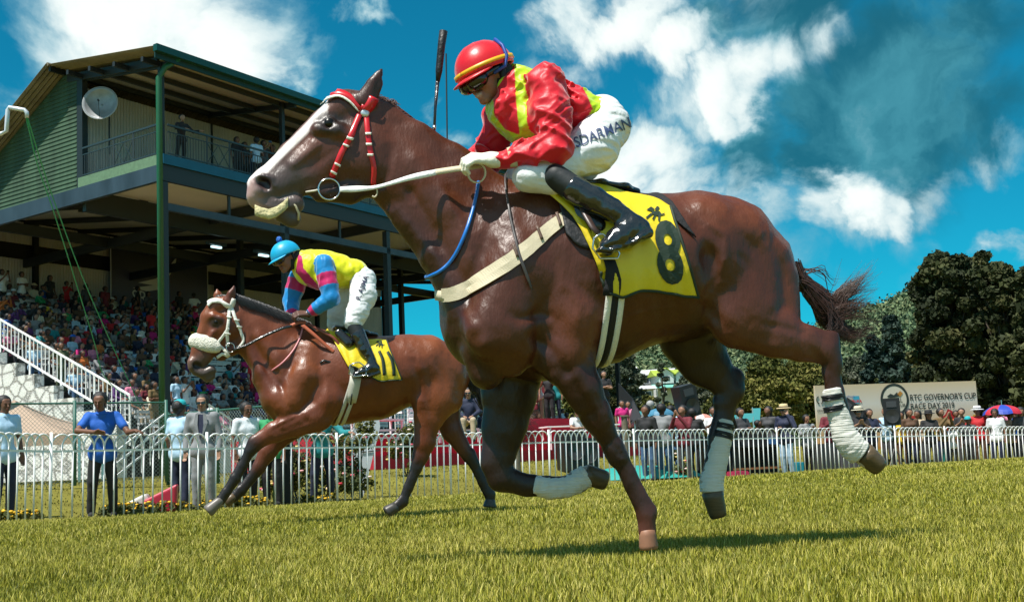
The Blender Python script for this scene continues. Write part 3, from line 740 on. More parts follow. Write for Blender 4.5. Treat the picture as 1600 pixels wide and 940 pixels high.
# ---------------------------------------------------------------- grandstand frame: a along the front, b back into it
SA = Vector((.498,.867,0)).normalized(); SB = Vector((-.78,.62,0)).normalized(); SO = at(258, 700, 40.5); SO.z = 0
SANG = math.atan2(SA.y, SA.x)
def G(a, b, z): return Vector((SO.x, SO.y, 0))+SA*a+SB*b+Vector((0,0,z))
SL = 33.5
M_POST = mat('dark_steel', (.018,.022,.024), rough=.5); M_GREEN = mat('green_paint', (.014,.10,.04), rough=.35, noise=.1)
M_BEAM = mat('blue_grey_beam', (.030,.048,.068), rough=.5, noise=.45, nscale=1.2, detail=8, stretch=(1,1,.4)); M_BLUE = mat('teal_edge_paint', (.01,.09,.16), rough=.4, noise=.15, nscale=2)
M_SIDING = mat('green_weatherboard', (.040,.082,.046), rough=.7, noise=.5, nscale=1.6, stretch=(1,1,.25), detail=8)
M_CORR = mat('grey_corrugated_iron', (.46,.43,.38), rough=.6, noise=.15, nscale=.8, metal=.0); M_SOFF = mat('pale_soffit', (.60,.52,.46), rough=.8, noise=.08, nscale=.6)
M_ROOF = mat('rusty_roof_iron', (.20,.16,.11), rough=.7, noise=.4, nscale=1.5, detail=8); M_GUT = mat('dark_green_gutter', (.008,.06,.045), rough=.35)
M_CONC = mat('terrace_concrete', (.10,.10,.095), rough=.9, noise=.25, nscale=1.2, bump=.3); M_WHITE = mat('white_bench_paint', (.68,.69,.68), rough=.5, noise=.08, nscale=3)
def quad(mb, p): mb.add(p, [tuple(range(len(p)))])
def corr(mb, a0, b0, a1, b1, z0, z1, pitch=.16, dep=.035, thick=True):
    """vertical corrugated sheet between two plan points"""
    p0, p1 = G(a0, b0, 0), G(a1, b1, 0); L = (p1-p0).length; d = (p1-p0)/L; nrm = Vector((d.y, -d.x, 0)); n = int(L/pitch)*4; V = []; zf = z1 if callable(z1) else (lambda t: z1)
    for i in range(n+1):
        s = i/n; o = p0+d*(L*s)+nrm*dep*math.cos(i*math.pi/2)*.5
        V += [o+Vector((0,0,z0)), o+Vector((0,0,zf(s)))]
    mb.add(V, [(2*i, 2*i+2, 2*i+3, 2*i+1) for i in range(n)])
ROWS, RD, RZ0, RR = 20, .82, 1.35, .345
def row_z(r): return RZ0+r*RR
def build_stand():
    S = empty('grandstand', (SO.x, SO.y, 0), 0, label='two-storey green grandstand with long balcony over a crowded open terrace', cat='grandstand')
    inv = Vector((SO.x, SO.y, 0))
    def part(mb, name, m, par=S, **k):
        mb.v = [tuple(Vector(v)-inv) for v in mb.v]; return mb.build(name, m, par, **k)
    def box(mb, a0, a1, b0, b1, z0, z1):
        P = [G(a, b, z) for z in (z0, z1) for a, b in ((a0,b0),(a1,b0),(a1,b1),(a0,b1))]; mb.add(P, [(0,3,2,1),(4,5,6,7),(0,1,5,4),(1,2,6,5),(2,3,7,6),(3,0,4,7)])
    # terrace
    b = MB()
    for r in range(ROWS): box(b, 0, SL, .6+r*RD, .6+(r+1)*RD+.004*r, -.2, row_z(r))
    box(b, 0, SL, .6+ROWS*RD+.07, 18.4, -.2, row_z(ROWS-1)+.02); part(b, 'terrace', M_CONC)
    b = MB(); box(b, 0, SL, .2, .57, -.2, 1.30); part(b, 'front_wall', mat('white_wall_paint', (.6,.6,.58), rough=.8, noise=.15))
    # columns
    for a in (0,6,12.3,18.5,24.8,31):
        b = MB(); w = .24 if a else .30; box(b, a-w/2, a+w/2, -.12, .12, 0, 9.78); part(b, 'column', M_POST)
        b = MB(); box(b, a-.08, a+.08, -.06, .10, 10.66, 13.75); part(b, 'upper_post', M_POST)
    b = MB(); box(b, SL-.1, SL+.1, -.12, .12, 0, 13.6); part(b, 'column', M_POST)
    for a in (12.3,24.8,SL):
        b = MB(); box(b, a-.12, a+.12, 9, 9.25, 4, 11.9); part(b, 'column', M_POST)
    b = MB(); b.tube([G(-.36,-.30,.3), G(-.36,-.30,13.1), G(-.20,-.45,13.45), G(.2,-.72,13.78)], .10, 10); part(b, 'downpipe', M_GREEN, smooth=True)
    # deck and its edges
    b = MB(); box(b, -.1, SL, -.15, 4.5, 10.42, 10.62); part(b, 'balcony_deck', M_CONC)
    b = MB(); box(b, -.12, SL, -.22, -.155, 10.34, 10.66); part(b, 'deck_edge', M_BLUE)
    b = MB(); box(b, -.12, SL, -.14, .0, 9.80, 10.33); part(b, 'front_beam', M_POST)
    b = MB(); box(b, .14, SL, -.12, .05, 8.86, 9.10); part(b, 'lower_beam', M_BEAM)
    b = MB(); 
    for a in np.arange(3.07, SL, 3.07): box(b, a-.05, a+.05, -.06, .02, 9.11, 9.79)
    part(b, 'hanger', M_POST)
    b = MB(); box(b, -.30, -.13, -.1, 18, 9.75, 10.28); part(b, 'side_beam', M_BEAM)
    b = MB(); box(b, -.28, -.13, -.16, 4.4, 10.285, 10.62); part(b, 'side_fascia', mat('pale_green_fascia', (.13,.22,.13), rough=.6, noise=.2))
    b = MB(); box(b, 0, SL, .05, 4.4, 10.30, 10.40); part(b, 'soffit', M_SOFF)
    b = MB()
    for a in np.arange(0.0, SL+.1, 6.1): box(b, a-.09, a+.09, .03, 17.5, 9.86, 10.24)
    box(b, 0, SL, 4.3, 4.5, 9.5, 10.25); box(b, 0, SL, 11, 11.2, 9.9, 10.3); part(b, 'ceiling_beams', M_POST)
    # rising corrugated ceiling behind
    b = MB(); n = int(SL/.2)
    V = []
    for i in range(n*2+1):
        a = i*SL/(2*n); dz = .03*(i % 2)
        for bb, z in ((4.52,10.42),(17.6,12.05)): V.append(G(a, bb, z+dz))
    b.add(V, [(2*i, 2*i+1, 2*i+3, 2*i+2) for i in range(2*n)]); part(b, 'sloping_ceiling', mat('pale_ceiling_sheet', (.72,.66,.56), rough=.7))
    b = MB()
    for a in np.arange(0, SL+1, 3.05):
        b.bar(G(a, 4.6, 10.3), G(a, 17.5, 11.9), .10, .22)
        if (int(a/3.05) % 2): b.bar(G(a, 9, 10.7), G(a+3, 4.6, 10.3), .08, .12)
    part(b, 'rafters', M_POST)
    # back wall
    for i in range(5):
        a0, a1 = i*6.7+.15, i*6.7+6.55
        b = MB(); corr(b, a0, 17.6, a1, 17.6, 10.95, 11.95); part(b, 'upper_wall_sheet', M_CORR)
        b = MB(); corr(b, a0, 17.6, a1, 17.6, 8.0, 10.25); part(b, 'lower_wall_sheet', M_CORR)
    b = MB(); box(b, 0, SL, 17.75, 17.9, 7, 12.2)
    for i in range(6): box(b, i*6.7-.12, i*6.7+.12, 17.4, 17.6, 8, 12)
    part(b, 'back_wall_frame', mat('black_board', (.006,.006,.007), rough=.8))
    # balcony rear wall, corrugated, seen behind the rail
    b = MB(); corr(b, .1, 4.45, SL, 4.45, 10.63, 13.9, .14); part(b, 'balcony_wall', M_CORR)
    b = MB()
    for a in (.1, 6.3, 12.6, 19): box(b, a-.03, a+.03, 4.36, 4.43, 10.63, 13.9)
    part(b, 'wall_posts', M_POST)
    b = MB(); box(b, -.16, .08, 4.30, 4.62, 9.8, 14.3); part(b, 'corner_post', M_POST)
    # gable wall of overlapping boards
    def roofz(v): return np.interp(v, [-.7,5.4,10.3,19], [13.92,14.72,12.35,12.2])
    b = MB(); z = 10.30
    while z < 14.4:
        v0, v1 = 4.64, 17.8; zt = z+.165
        # clip to the roof line
        vs = [v for v in np.arange(v0, v1, .1) if roofz(v)-.12 > zt]
        if vs:
            va, vb = min(vs), max(vs); o0, o1 = -.165, -.130
            P = [G(o0, va, z), G(o0, vb, z), G(o1, vb, zt), G(o1, va, zt), G(o0+.03, va, z), G(o0+.03, vb, z)]; b.add(P, [(0,1,2,3), (0,4,5,1)])
        z += .150
    part(b, 'gable_boards', M_SIDING)
    b = MB(); b.poly_prism([G(-.125,4.6,10.3), G(-.125,17.8,10.3), G(-.125,17.8,12.0), G(-.125,10.4,12.2), G(-.125,5.5,14.5), G(-.125,4.6,14.4)], SA*.08); part(b, 'gable_wall', mat('gable_backing', (.03,.07,.03), rough=.8))
    # roof sheets
    def roof_sheet(name, v0, v1, a0, a1, pitch=.2):
        b = MB(); n = int((a1-a0)/pitch)*4; V = []
        for i in range(n+1):
            a = a0+(a1-a0)*i/n; dz = .028*math.cos(i*math.pi/2)
            for v in (v0, v1): V.append(G(a, v, roofz(v)+dz))
        b.add(V, [(2*i, 2*i+2, 2*i+3, 2*i+1) for i in range(n)]); o = part(b, name, M_ROOF); md = o.modifiers.new('thickness', 'SOLIDIFY'); md.thickness = .012; return o
    roof_sheet('front_roof', -.72, 5.4, -.85, SL+.5); roof_sheet('back_roof', 5.4, 10.3, -.95, SL+.5); roof_sheet('rear_roof', 10.3, 18.6, -.95, SL+.5)
    b = MB(); P = [G(-.9,5.4,14.73), G(SL+.5,5.4,14.73)]; b.tube(P, .07, 6); part(b, 'ridge_cap', M_ROOF)
    b = MB(); box(b, -.95, SL+.5, -.93, -.73, 13.72, 13.94); part(b, 'gutter', M_GUT)
    b = MB(); box(b, -.85, SL+.5, -.72, -.66, 13.55, 13.86); part(b, 'fascia', mat('dark_fascia', (.006,.035,.03), rough=.5))
    b = MB(); quadP = [G(-.1,-.62,13.72), G(SL,-.62,13.72), G(SL,4.4,14.35), G(-.1,4.4,14.35)]; b.poly_prism(quadP, (0,0,.02)); part(b, 'roof_lining', mat('roof_lining_board', (.50,.45,.40), rough=.8, noise=.1))
    b = MB()
    for v in (.05,1.6,3.0,4.3): b.bar(G(-.8,v,13.68+v*.125), G(SL,v,13.68+v*.125), .11, .16)
    for a in np.arange(0, SL, 6.15): b.bar(G(a,-.6,13.58), G(a,4.4,14.2), .10, .20)
    b.bar(G(-.12,0,13.75), G(-.12,5.2,14.35), .12, .28); b.bar(G(-.8,5.4,14.6), G(2,5.4,14.6), .10, .2)
    part(b, 'roof_purlins', M_POST)
    # railings of the balcony
    def railing(name, pa, pb, style_n, mid_m):
        L = (pb-pa).length; d = (pb-pa)/L; b = MB(); b.bar(pa+Vector((0,0,1.05)), pb+Vector((0,0,1.05)), .06, .06); b.bar(pa+Vector((0,0,.10)), pb+Vector((0,0,.10)), .04, .04); b.bar(pa+Vector((0,0,.82)), pb+Vector((0,0,.82)), .03, .03)
        x = 0; i = 0
        while x < L-.05:
            seg = i % 22
            if seg < 14: b.bar(pa+d*x+Vector((0,0,.1)), pa+d*x+Vector((0,0,.82)), .02, .02); x += .13
            elif seg == 14:
                w = 1.1
                if x+w > L: break
                for s in (0, .55):
                    b.bar(pa+d*(x+s)+Vector((0,0,.1)), pa+d*(x+s+.55)+Vector((0,0,.82)), .02, .02); b.bar(pa+d*(x+s)+Vector((0,0,.82)), pa+d*(x+s+.55)+Vector((0,0,.1)), .02, .02)
                b.bar(pa+d*x+Vector((0,0,0)), pa+d*x+Vector((0,0,1.02)), .05, .05); b.bar(pa+d*(x+w)+Vector((0,0,0)), pa+d*(x+w)+Vector((0,0,1.02)), .05, .05); x += w+.13; i += 6
            i += 1
        part(b, name, mid_m)
    IRON = mat('balcony_iron', (.03,.045,.05), rough=.4)
    railing('front_railing', G(.1,-.16,10.62), G(SL,-.16,10.62), 1, IRON); railing('side_railing', G(-.14,4.3,10.62), G(-.14,0,10.62), 1, IRON)
    # side: stepped white-painted stone wall and the stair beside it
    STONE = mat('whitewashed_stone', (.62,.62,.58), rough=.9)
    nt = STONE.node_tree; bs = nt.nodes['Principled BSDF']; L = nt.links; tc = nt.nodes.new('ShaderNodeTexCoord'); mp = nt.nodes.new('ShaderNodeMapping'); mp.inputs['Rotation'].default_value = (0,0,-math.atan2(SB.y, SB.x)); mp.inputs['Scale'].default_value = (3.2,3.2,5.0)
    vo = nt.nodes.new('ShaderNodeTexVoronoi'); vo.feature = 'DISTANCE_TO_EDGE'; vo.inputs['Scale'].default_value = 1.0; nz = nt.nodes.new('ShaderNodeTexNoise'); nz.inputs['Scale'].default_value = 6; nz.inputs['Detail'].default_value = 6
    ad = nt.nodes.new('ShaderNodeMixRGB'); ad.inputs[0].default_value = .45; L.new(tc.outputs['Object'], mp.inputs[0]); L.new(mp.outputs[0], ad.inputs[1]); L.new(nz.outputs['Color'], ad.inputs[2]); L.new(mp.outputs[0], nz.inputs[0]); L.new(ad.outputs[0], vo.inputs[0])
    mr = nt.nodes.new('ShaderNodeMapRange'); mr.inputs[2].default_value = .09; L.new(vo.outputs['Distance'], mr.inputs[0]); cr = nt.nodes.new('ShaderNodeMixRGB'); cr.inputs[1].default_value = (.50,.49,.46,1); cr.inputs[2].default_value = (.86,.85,.83,1)
    m2 = nt.nodes.new('ShaderNodeMath'); m2.operation = 'MULTIPLY'; m3 = nt.nodes.new('ShaderNodeMapRange'); m3.inputs[1].default_value = .42; m3.inputs[2].default_value = .60; L.new(nz.outputs['Fac'], m3.inputs[0]); m3.inputs[3].default_value = .45; L.new(mr.outputs[0], m2.inputs[0]); L.new(m3.outputs[0], m2.inputs[1]); L.new(m2.outputs[0], cr.inputs[0]); L.new(cr.outputs[0], bs.inputs['Base Color'])
    bp = nt.nodes.new('ShaderNodeBump'); bp.inputs['Distance'].default_value = .06; bp.inputs['Strength'].default_value = 1; L.new(mr.outputs[0], bp.inputs['Height']); L.new(bp.outputs[0], bs.inputs['Normal'])
    b = MB(); st = 1.15; k = 0; v = .3
    while v < 18: z = 2.05+(v-.3)*.40; box(b, -1.75, -1.35, v, v+st+(.003 if k % 2 else 0), -.3-.01*(k % 2), z); v += st; k += 1
    part(b, 'stone_side_wall', STONE)
    b = MB(); v = .3
    for r in range(44): box(b, -1.345, -.02, .3+r*.41, .3+(r+1)*.41, -.2, 1.40+r*.168)
    part(b, 'side_stair', mat('dark_stair_concrete', (.035,.033,.03), rough=.95, noise=.3, nscale=2))
    b = MB(); z_at = lambda v: 1.25+v*.412; up = .62
    b.bar(G(-1.3,.2,z_at(.2)+1.25+up-.3), G(-1.3,18,z_at(18)+1.25+up-.3), .05, .06); b.bar(G(-1.3,.2,z_at(.2)+.35+up-.3), G(-1.3,18,z_at(18)+.35+up-.3), .05, .06)
    v = .2; i = 0
    while v < 18:
        w = .055 if i % 8 == 0 else .028; b.bar(G(-1.3,v,z_at(v)+(-.3 if i % 8 == 0 else .35)+up-.3), G(-1.3,v,z_at(v)+1.25+up-.3), w, w); v += .235; i += 1
    part(b, 'stair_railing', WHITE_PAINT)
    # front steps with crossing white rails either side of the corner column
    b = MB()
    for (a0, z0, a1, z1) in ((-3.0,.7,-.9,1.9),(.6,2.3,2.5,1.4)):
        for dz in (0, -.35, -.7): b.bar(G(a0,-1.2,z0+dz+.4), G(a1,-1.2,z1+dz+.4), .04, .05)
        for t in np.linspace(0, 1, 7): p = G(a0+(a1-a0)*t, -1.2, z0+(z1-z0)*t+.4); b.bar(p, p-Vector((0,0,1.2)), .03, .03)
        if a0 < 0: part(b, 'step_railing', WHITE_PAINT); b = MB()
    part(b, 'step_railing', WHITE_PAINT)
    # long white front railing of the enclosure
    b = MB(); b.bar(G(3,-.6,1.75), G(SL-3,-.6,1.75), .06, .06); b.bar(G(3,-.6,1.25), G(SL-3,-.6,1.25), .04, .04)
    for a in np.arange(3, SL-3, 1.9): b.bar(G(a,-.6,.3), G(a,-.6,1.78), .05, .05)
    part(b, 'enclosure_railing', WHITE_PAINT)
    return S
build_stand()
def build_benches():
    proto = None; secs = [(.5,5.6),(6.4,11.9),(12.8,18.1),(18.9,24.4),(25.2,30.6)]; where = ['by the side stair','behind the second column','in the middle of the stand','towards the far end','at the far end']
    onames = ['front','second','third','fourth','fifth','sixth','seventh','eighth','ninth','tenth','eleventh','twelfth','thirteenth','fourteenth','fifteenth','sixteenth','seventeenth','eighteenth','nineteenth','top']
    for r in range(ROWS-1):
        for si, (a0, a1) in enumerate(secs):
            if si > 1 and r > 7: continue
            if si > 2 and r > 4: continue
            base = G((a0+a1)/2, .6+r*RD+.52, row_z(r)); L = a1-a0
            lab = f'long white slatted bench in the {onames[r]} row {where[si]}'
            B = empty('bench', base, SANG, label=lab, cat='bench', group='white benches on the grandstand terrace')
            b = MB(); b.box((0,-.05,.42), (L,.10,.035)); b.box((0,.08,.42), (L,.10,.035)); b.build('seat', M_WHITE, B)
            b = MB(); b.box((0,.24,.66), (L,.03,.10)); b.box((0,.25,.82), (L,.03,.10)); b.build('backrest', M_WHITE, B)
            for x in np.linspace(-L/2+.15, L/2-.15, 4):
                b = MB(); b.bar((x,-.08,0), (x,-.08,.40), .05, .05); b.bar((x,.19,0), (x,.25,.88), .05, .05); b.bar((x,-.1,.40), (x,.2,.40), .05, .04); b.bar((x,-.1,.40), (x,-.1,.62), .04,.04); b.bar((x,-.12,.62), (x,.22,.62), .05, .03); b.build('leg', M_WHITE, B)
build_benches()
def stand_props():
    # satellite dish on the side railing
    p = at(159, 165, 43.0); D = empty('satellite_dish', p, 0, label='grey round satellite dish fixed beside the balcony side railing', cat='satellite dish')
    nrm = (Vector((.05,-1,.15))).normalized(); M = nrm.to_track_quat('Z','Y').to_matrix(); prof = [(r, .22*(r/.6)**2) for r in np.linspace(0, .6, 9)]
    b = MB(); b.lathe(prof, (0,0,0), 30, M); o = b.build('reflector', mat('dish_metal', (.30,.31,.32), rough=.4, metal=.3, noise=.25, nscale=4), D, smooth=True); md = o.modifiers.new('thickness', 'SOLIDIFY'); md.thickness = .015
    b = MB(); b.tube([M@Vector((math.cos(t)*.6, math.sin(t)*.6, .22)) for t in np.linspace(0, 6.283, 31)[:-1]], .014, 6, closed=True); b.build('rim', mat('dish_rim', (.45,.46,.46), rough=.4), D, smooth=True)
    b = MB(); b.tube([M@Vector((0,0,.48)), M@Vector((0,0,.40))], .035, 8); b.tube([M@Vector((0,-.55,.2)), M@Vector((0,0,.45))], .010, 6); b.build('receiver', M_POST, D)
    b = MB(); b.tube([M@Vector((0,0,-.05)), Vector((.1,.5,-.3)), Vector((.1,.5,-1.6))], .03, 8); b.build('mast', M_POST, D)
    # steel bracket reaching in and the two green guy ropes
    q = lambda px, py: at(px, py, 26); o = q(0, 210)
    B = empty('lamp_bracket', o, 0, label='white steel bracket arm jutting in at the left edge of the sky', cat='bracket'); b = MB()
    W2 = mat('galvanised_white', (.62,.65,.68), rough=.35, metal=.3)
    b.tube([q(-40,212)-o, q(2,209)-o, q(10,205)-o, q(12,172)-o, q(14,168)-o, q(38,172)-o, q(42,176)-o, q(42,184)-o], .045, 8); b.build('arm', W2, B, smooth=True)
    b = MB(); b.box(q(-38,222)-o, (.5,.3,.5)); b.tube([q(-60,230)-o, q(-60,800)-o], .09, 10); b.build('mast', W2, B)
    for i, (A, w) in enumerate((([(41,184,26),(60,262,28.5),(87,340,31),(146,529,37),(165,590,38.5),(223,640,40)], 'left'), ([(43,184,26),(68,265,28.5),(94,340,31),(132,440,34.5),(178,545,38.5),(222,640,40)], 'right'))):
        P_ = [at(*a) for a in A]; o2 = P_[0]; b = MB(); b.tube([tuple(Vector(p)-o2) for p in spline([tuple(p) for p in P_], 20)], .014, 5)
        r_ = b.build('guy_rope', mat('green_rope', (.02,.30,.14), rough=.6), None, smooth=True, loc=o2); tag(r_, ('thin green guy rope from the steel bracket, the one nearer the gable wall' if i == 0 else 'thin green guy rope from the steel bracket, the one nearer the corner column'), 'rope', 'green guy ropes')
    # aerial pole
    a, c = at(697,222,54), at(697,84,54); b = MB(); b.tube([(0,0,-2), tuple(c-a)], .035, 6); o = b.build('aerial_pole', M_POST, None, loc=a); tag(o, 'thin dark aerial pole rising above the grandstand roof behind the whip', 'pole')
    # sponsor banner with grey wing
    BN = empty('banner', G(14.2,17.3,10.2), SANG, label='dark blue-grey banner with a pale wing emblem on the grandstand back wall', cat='banner')
    m = mat('banner_cloth', (.02,.025,.05), rough=.7); nt = m.node_tree; tc = nt.nodes.new('ShaderNodeTexCoord'); sx = nt.nodes.new('ShaderNodeSeparateXYZ'); nt.links.new(tc.outputs['Generated'], sx.inputs[0]); cr = nt.nodes.new('ShaderNodeMixRGB'); nt.links.new(sx.outputs['Z'], cr.inputs[0]); cr.inputs[1].default_value = (.13,.13,.20,1); cr.inputs[2].default_value = (.003,.003,.008,1); nt.links.new(cr.outputs[0], nt.nodes['Principled BSDF'].inputs['Base Color'])
    b = MB(); b.box((0,0,0), (6.6,.06,3.3)); b.build('cloth', m, BN)
    EM = mat('pale_emblem', (.62,.62,.62), rough=.6); b = MB(); b.bar((-3.3,-.05,1.64), (3.3,-.05,1.64), .03,.04); b.bar((-3.3,-.05,-1.64), (3.3,-.05,-1.64), .03,.04); b.bar((-3.29,-.05,-1.64), (-3.29,-.05,1.64), .04,.03); b.bar((3.29,-.05,-1.64), (3.29,-.05,1.64), .04,.03); b.build('edge_strip', EM, BN); b = MB()
    for pts in ([(-1.6,-.5),(-.2,-.1),(.8,.7),(1.5,1.5),(1.3,.7),(.6,-.1),(-.3,-.55)], [(-2.0,-.85),(-.4,-.55),(.5,-.2),(.1,-.75),(-.9,-.98)]):
        b.poly_prism([(x*.85-.2, -.045, z*.8) for x, z in pts], (0,-.02,0))
    b.build('emblem', EM, BN)
    V, Fc = text_mesh('SRI', .95, .0); b = MB(); b.add([(-1.35+v[0], -.05, -1.15+v[1]) for v in V], Fc); b.build('lettering', EM, BN)
    # two glowing strips added to stand in for slivers of sky
    for i, (px, py) in enumerate(((338,386),(412,399))):
        p = at(px, py, 49.5); o = empty('sky_gap_strip', p, SANG, label=('pale daylight strip lamp under the stand ceiling above the second horse\'s ears', 'pale glowing stand-in for a sky gap under the ceiling beside the blue cap')[i], cat='sky gap', group='glowing sky-gap strips under the stand ceiling')
        b = MB(); b.box((0,0,0), (.5,.12,.07)); b.build('tube', mat('sky_gap_glow', (.55,.85,.9), emis=1.6), o); b = MB(); b.box((0,0,.12), (1.0,.2,.1)); b.build('strip_backing', M_POST, o)
stand_props()
# ---------------------------------------------------------------- leading horse
def build_horse8():
    fr = Frame(900, 5.63, R(12))
    H = empty('racehorse', fr.o, fr.yaw, label='chestnut racehorse wearing yellow saddle cloth number 8, galloping in front', cat='horse')
    B = Body(.0085); c = lambda *a, **k: fr.chain(B, *a, **k)
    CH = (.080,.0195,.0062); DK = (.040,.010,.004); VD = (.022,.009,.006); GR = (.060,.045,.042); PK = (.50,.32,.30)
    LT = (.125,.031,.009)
    # trunk
    c([(792,415,0,118,.20),(860,425,0,142,.26),(950,425,0,128,.30),(1030,418,0,110,.29),(1090,410,0,100,.27)], k=.05, col=CH)
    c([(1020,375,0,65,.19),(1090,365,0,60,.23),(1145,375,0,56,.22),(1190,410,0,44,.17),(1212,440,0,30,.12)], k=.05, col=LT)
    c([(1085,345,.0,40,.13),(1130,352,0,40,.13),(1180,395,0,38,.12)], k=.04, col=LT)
    c([(780,335,0,45,.09),(850,330,0,42,.10),(950,352,0,42,.13)], k=.05, col=CH)              # withers and spine
    c([(770,500,.0,82,.22),(850,510,0,78,.2),(940,510,0,58,.2)], k=.06, col=DK)                # breast and brisket
    # neck
    c([(588,222,0,48,.062),(643,276,0,66,.085),(698,326,0,78,.105),(752,385,0,92,.14),(805,430,0,108,.18)], k=.03, col=CH)
    c([(600,172,0,14,.03),(650,212,0,18,.035),(710,252,0,22,.045),(775,298,0,26,.06)], k=.05, col=CH)     # crest
    c([(618,330,.02,12,.04),(676,402,.05,16,.05),(726,478,.08,28,.07)], k=.035, col=DK)                  # windpipe side
    c([(650,260,.045,16,.04),(700,330,.085,18,.04),(755,425,.125,22,.045)], k=.05, col=CH)                # long neck muscle
    c([(640,300,.095,7,None),(690,385,.14,8,None),(728,455,.18,9,None)], k=.022, col=DK, sub=True)      # jugular groove
    # head
    c([(562,228,0,60,.075),(530,240,0,52,.07),(480,266,0,37,.052),(440,288,0,28,.046),(418,297,0,25,.045)], k=.02, col=(.095,.026,.012))
    c([(575,238,.045,44,.04)], k=.02, col=CH)                                                              # cheek
    c([(572,170,0,27,.05),(540,168,0,27,.055),(505,196,0,24,.045),(455,240,0,17,.03),(412,276,0,13,.028),(398,288,0,12,.03)], k=.02, col=(.10,.030,.014))
    c([(497,203,.052,12,None),(530,205,.058,12,None),(548,215,.055,12,None)], k=.02, col=(.10,.032,.016))  # brow above the eye
    c([(492,226,.046,7,None),(458,258,.038,6,None)], k=.03, col=(.12,.05,.035))                 # facial crest
    c([(405,290,.028,19,.03),(399,306,.02,14,.035)], k=.014, col=PK)                                    # nose end
    c([(404,316,.01,12,.035),(430,322,.01,12,.036),(460,318,.01,16,.04)], k=.014, col=(.3,.2,.19))        # lips
    c([(440,334,0,13,.032),(455,340,0,15,.03)], k=.012, col=(.07,.05,.045))                             # chin
    c([(500,303,0,13,.035),(545,300,0,18,.045),(585,282,0,20,.055)], k=.02, col=DK)                       # jaw bone
    B.ball(fr.p(515,193,.060), .034, .6, .012, (.03,.014,.01))
    B.ball(fr.p(513,194,.086), .019, .8, .010, (.008,.005,.004), sub=True)
    c([(412,282,.050,12,.026),(417,288,.050,10,.022)], k=.010, col=(.02,.004,.006), sub=True)
    c([(409,275,.040,4,None),(424,279,.043,4,None),(428,291,.042,4,None)], k=.01, col=GR)                                   # nostril
    c([(409,300,.06,3,None),(430,330,.05,3,None)], k=.01, col=DK, sub=True)
    # ears
    for w, tip, mid, base in ((.045,(597,103),(586,130),(571,158)), (-.045,(592,112),(584,134),(573,158))):
        c([(base[0],base[1],w,17,.028),(mid[0],mid[1],w*1.15,11.5,.02),(tip[0]-1,tip[1]+6,w*1.2,3,.006)], k=.012, col=DK)
    c([(588,150,.074,9,.012),(594,128,.074,6,.01)], k=.006, col=(.02,.012,.01), sub=True)
    # near shoulder and supporting foreleg
    c([(800,345,.12,26,.06),(810,420,.17,48,.09),(780,510,.19,56,.09)], k=.04, col=CH)                   # shoulder blade
    c([(880,420,.17,34,.07),(902,490,.185,42,.08),(890,542,.17,36,.075)], k=.035, col=(.14,.036,.016))                  # triceps
    c([(762,512,.165,28,.06),(795,558,.145,32,.07)], k=.03, col=CH)                                         # point of shoulder
    c([(746,545,.10,28,.07),(760,580,.09,28,.08)], k=.03, col=DK)
    c([(815,500,.215,15,.035),(822,545,.19,13,.035)], k=.035, col=CH)
    c([(882,556,.15,46,.08),(911,607,.15,28,.062),(932,650,.14,22,.048),(947,678,.13,18,.04)], k=.035, col=DK)
    c([(898,590,.20,16,.03),(918,630,.18,12,.025)], k=.02, col=DK)
    c([(872,585,.19,9,.02),(905,640,.17,7,.02)], k=.02, col=DK)
    c([(957,696,.13,17.5,.038),(966,714,.13,16,.034)], k=.012, col=VD)
    c([(968,716,.13,12.5,.024),(986,755,.13,11.5,.021),(1004,790,.13,12.5,.023)], k=.010, col=VD)
    c([(977,722,.13,7,.016),(1000,764,.13,6.5,.015),(1016,795,.13,9,.018)], k=.008, col=(.06,.02,.012))
    c([(1010,801,.13,15,.028)], k=.012, col=(.05,.017,.01))
    c([(1010,808,.13,13,.026),(1011,830,.13,13,.028)], k=.01, col=(.10,.03,.018))
    # far foreleg, folded; its shade is put into the very dark colour
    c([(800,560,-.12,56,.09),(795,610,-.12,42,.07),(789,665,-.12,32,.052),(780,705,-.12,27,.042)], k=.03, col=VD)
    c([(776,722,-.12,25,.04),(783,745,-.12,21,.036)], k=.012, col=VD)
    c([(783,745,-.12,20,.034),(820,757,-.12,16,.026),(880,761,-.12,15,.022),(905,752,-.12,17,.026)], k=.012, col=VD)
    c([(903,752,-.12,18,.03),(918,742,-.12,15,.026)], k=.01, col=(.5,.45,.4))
    # near hind leg, swung back
    c([(1160,430,.12,72,.11),(1165,480,.15,56,.09),(1172,505,.15,40,.08)], k=.045, col=CH)           # thigh
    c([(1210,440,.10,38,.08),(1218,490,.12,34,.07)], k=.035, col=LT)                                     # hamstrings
    c([(1120,440,.14,34,.07),(1140,500,.16,34,.06)], k=.035, col=CH)                                    # stifle
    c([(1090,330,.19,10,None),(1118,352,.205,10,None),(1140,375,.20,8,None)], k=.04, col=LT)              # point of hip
    c([(1110,400,.29,12,None),(1118,440,.305,12,None)], k=.05, sub=True, col=CH)
    c([(1150,505,.16,36,.07),(1210,520,.16,38,.06),(1252,536,.15,27,.045),(1280,545,.15,24,.036)], k=.025, col=(.12,.034,.017))
    c([(1236,512,.15,11,.025),(1275,522,.15,9,.018),(1302,526,.15,9,.02)], k=.015, col=DK)                   # Achilles cord
    c([(1290,548,.15,23,.036),(1300,565,.15,17,.03)], k=.012, col=DK)
    c([(1303,535,.15,9,.02),(1303,575,.15,12,.024)], k=.015, col=DK)
    c([(1297,575,.15,15,.026),(1305,612,.15,13.5,.022),(1320,672,.15,15,.022)], k=.012, col=DK)
    c([(1328,690,.15,19,.032),(1352,712,.15,17,.03)], k=.012, col=(.6,.52,.42))
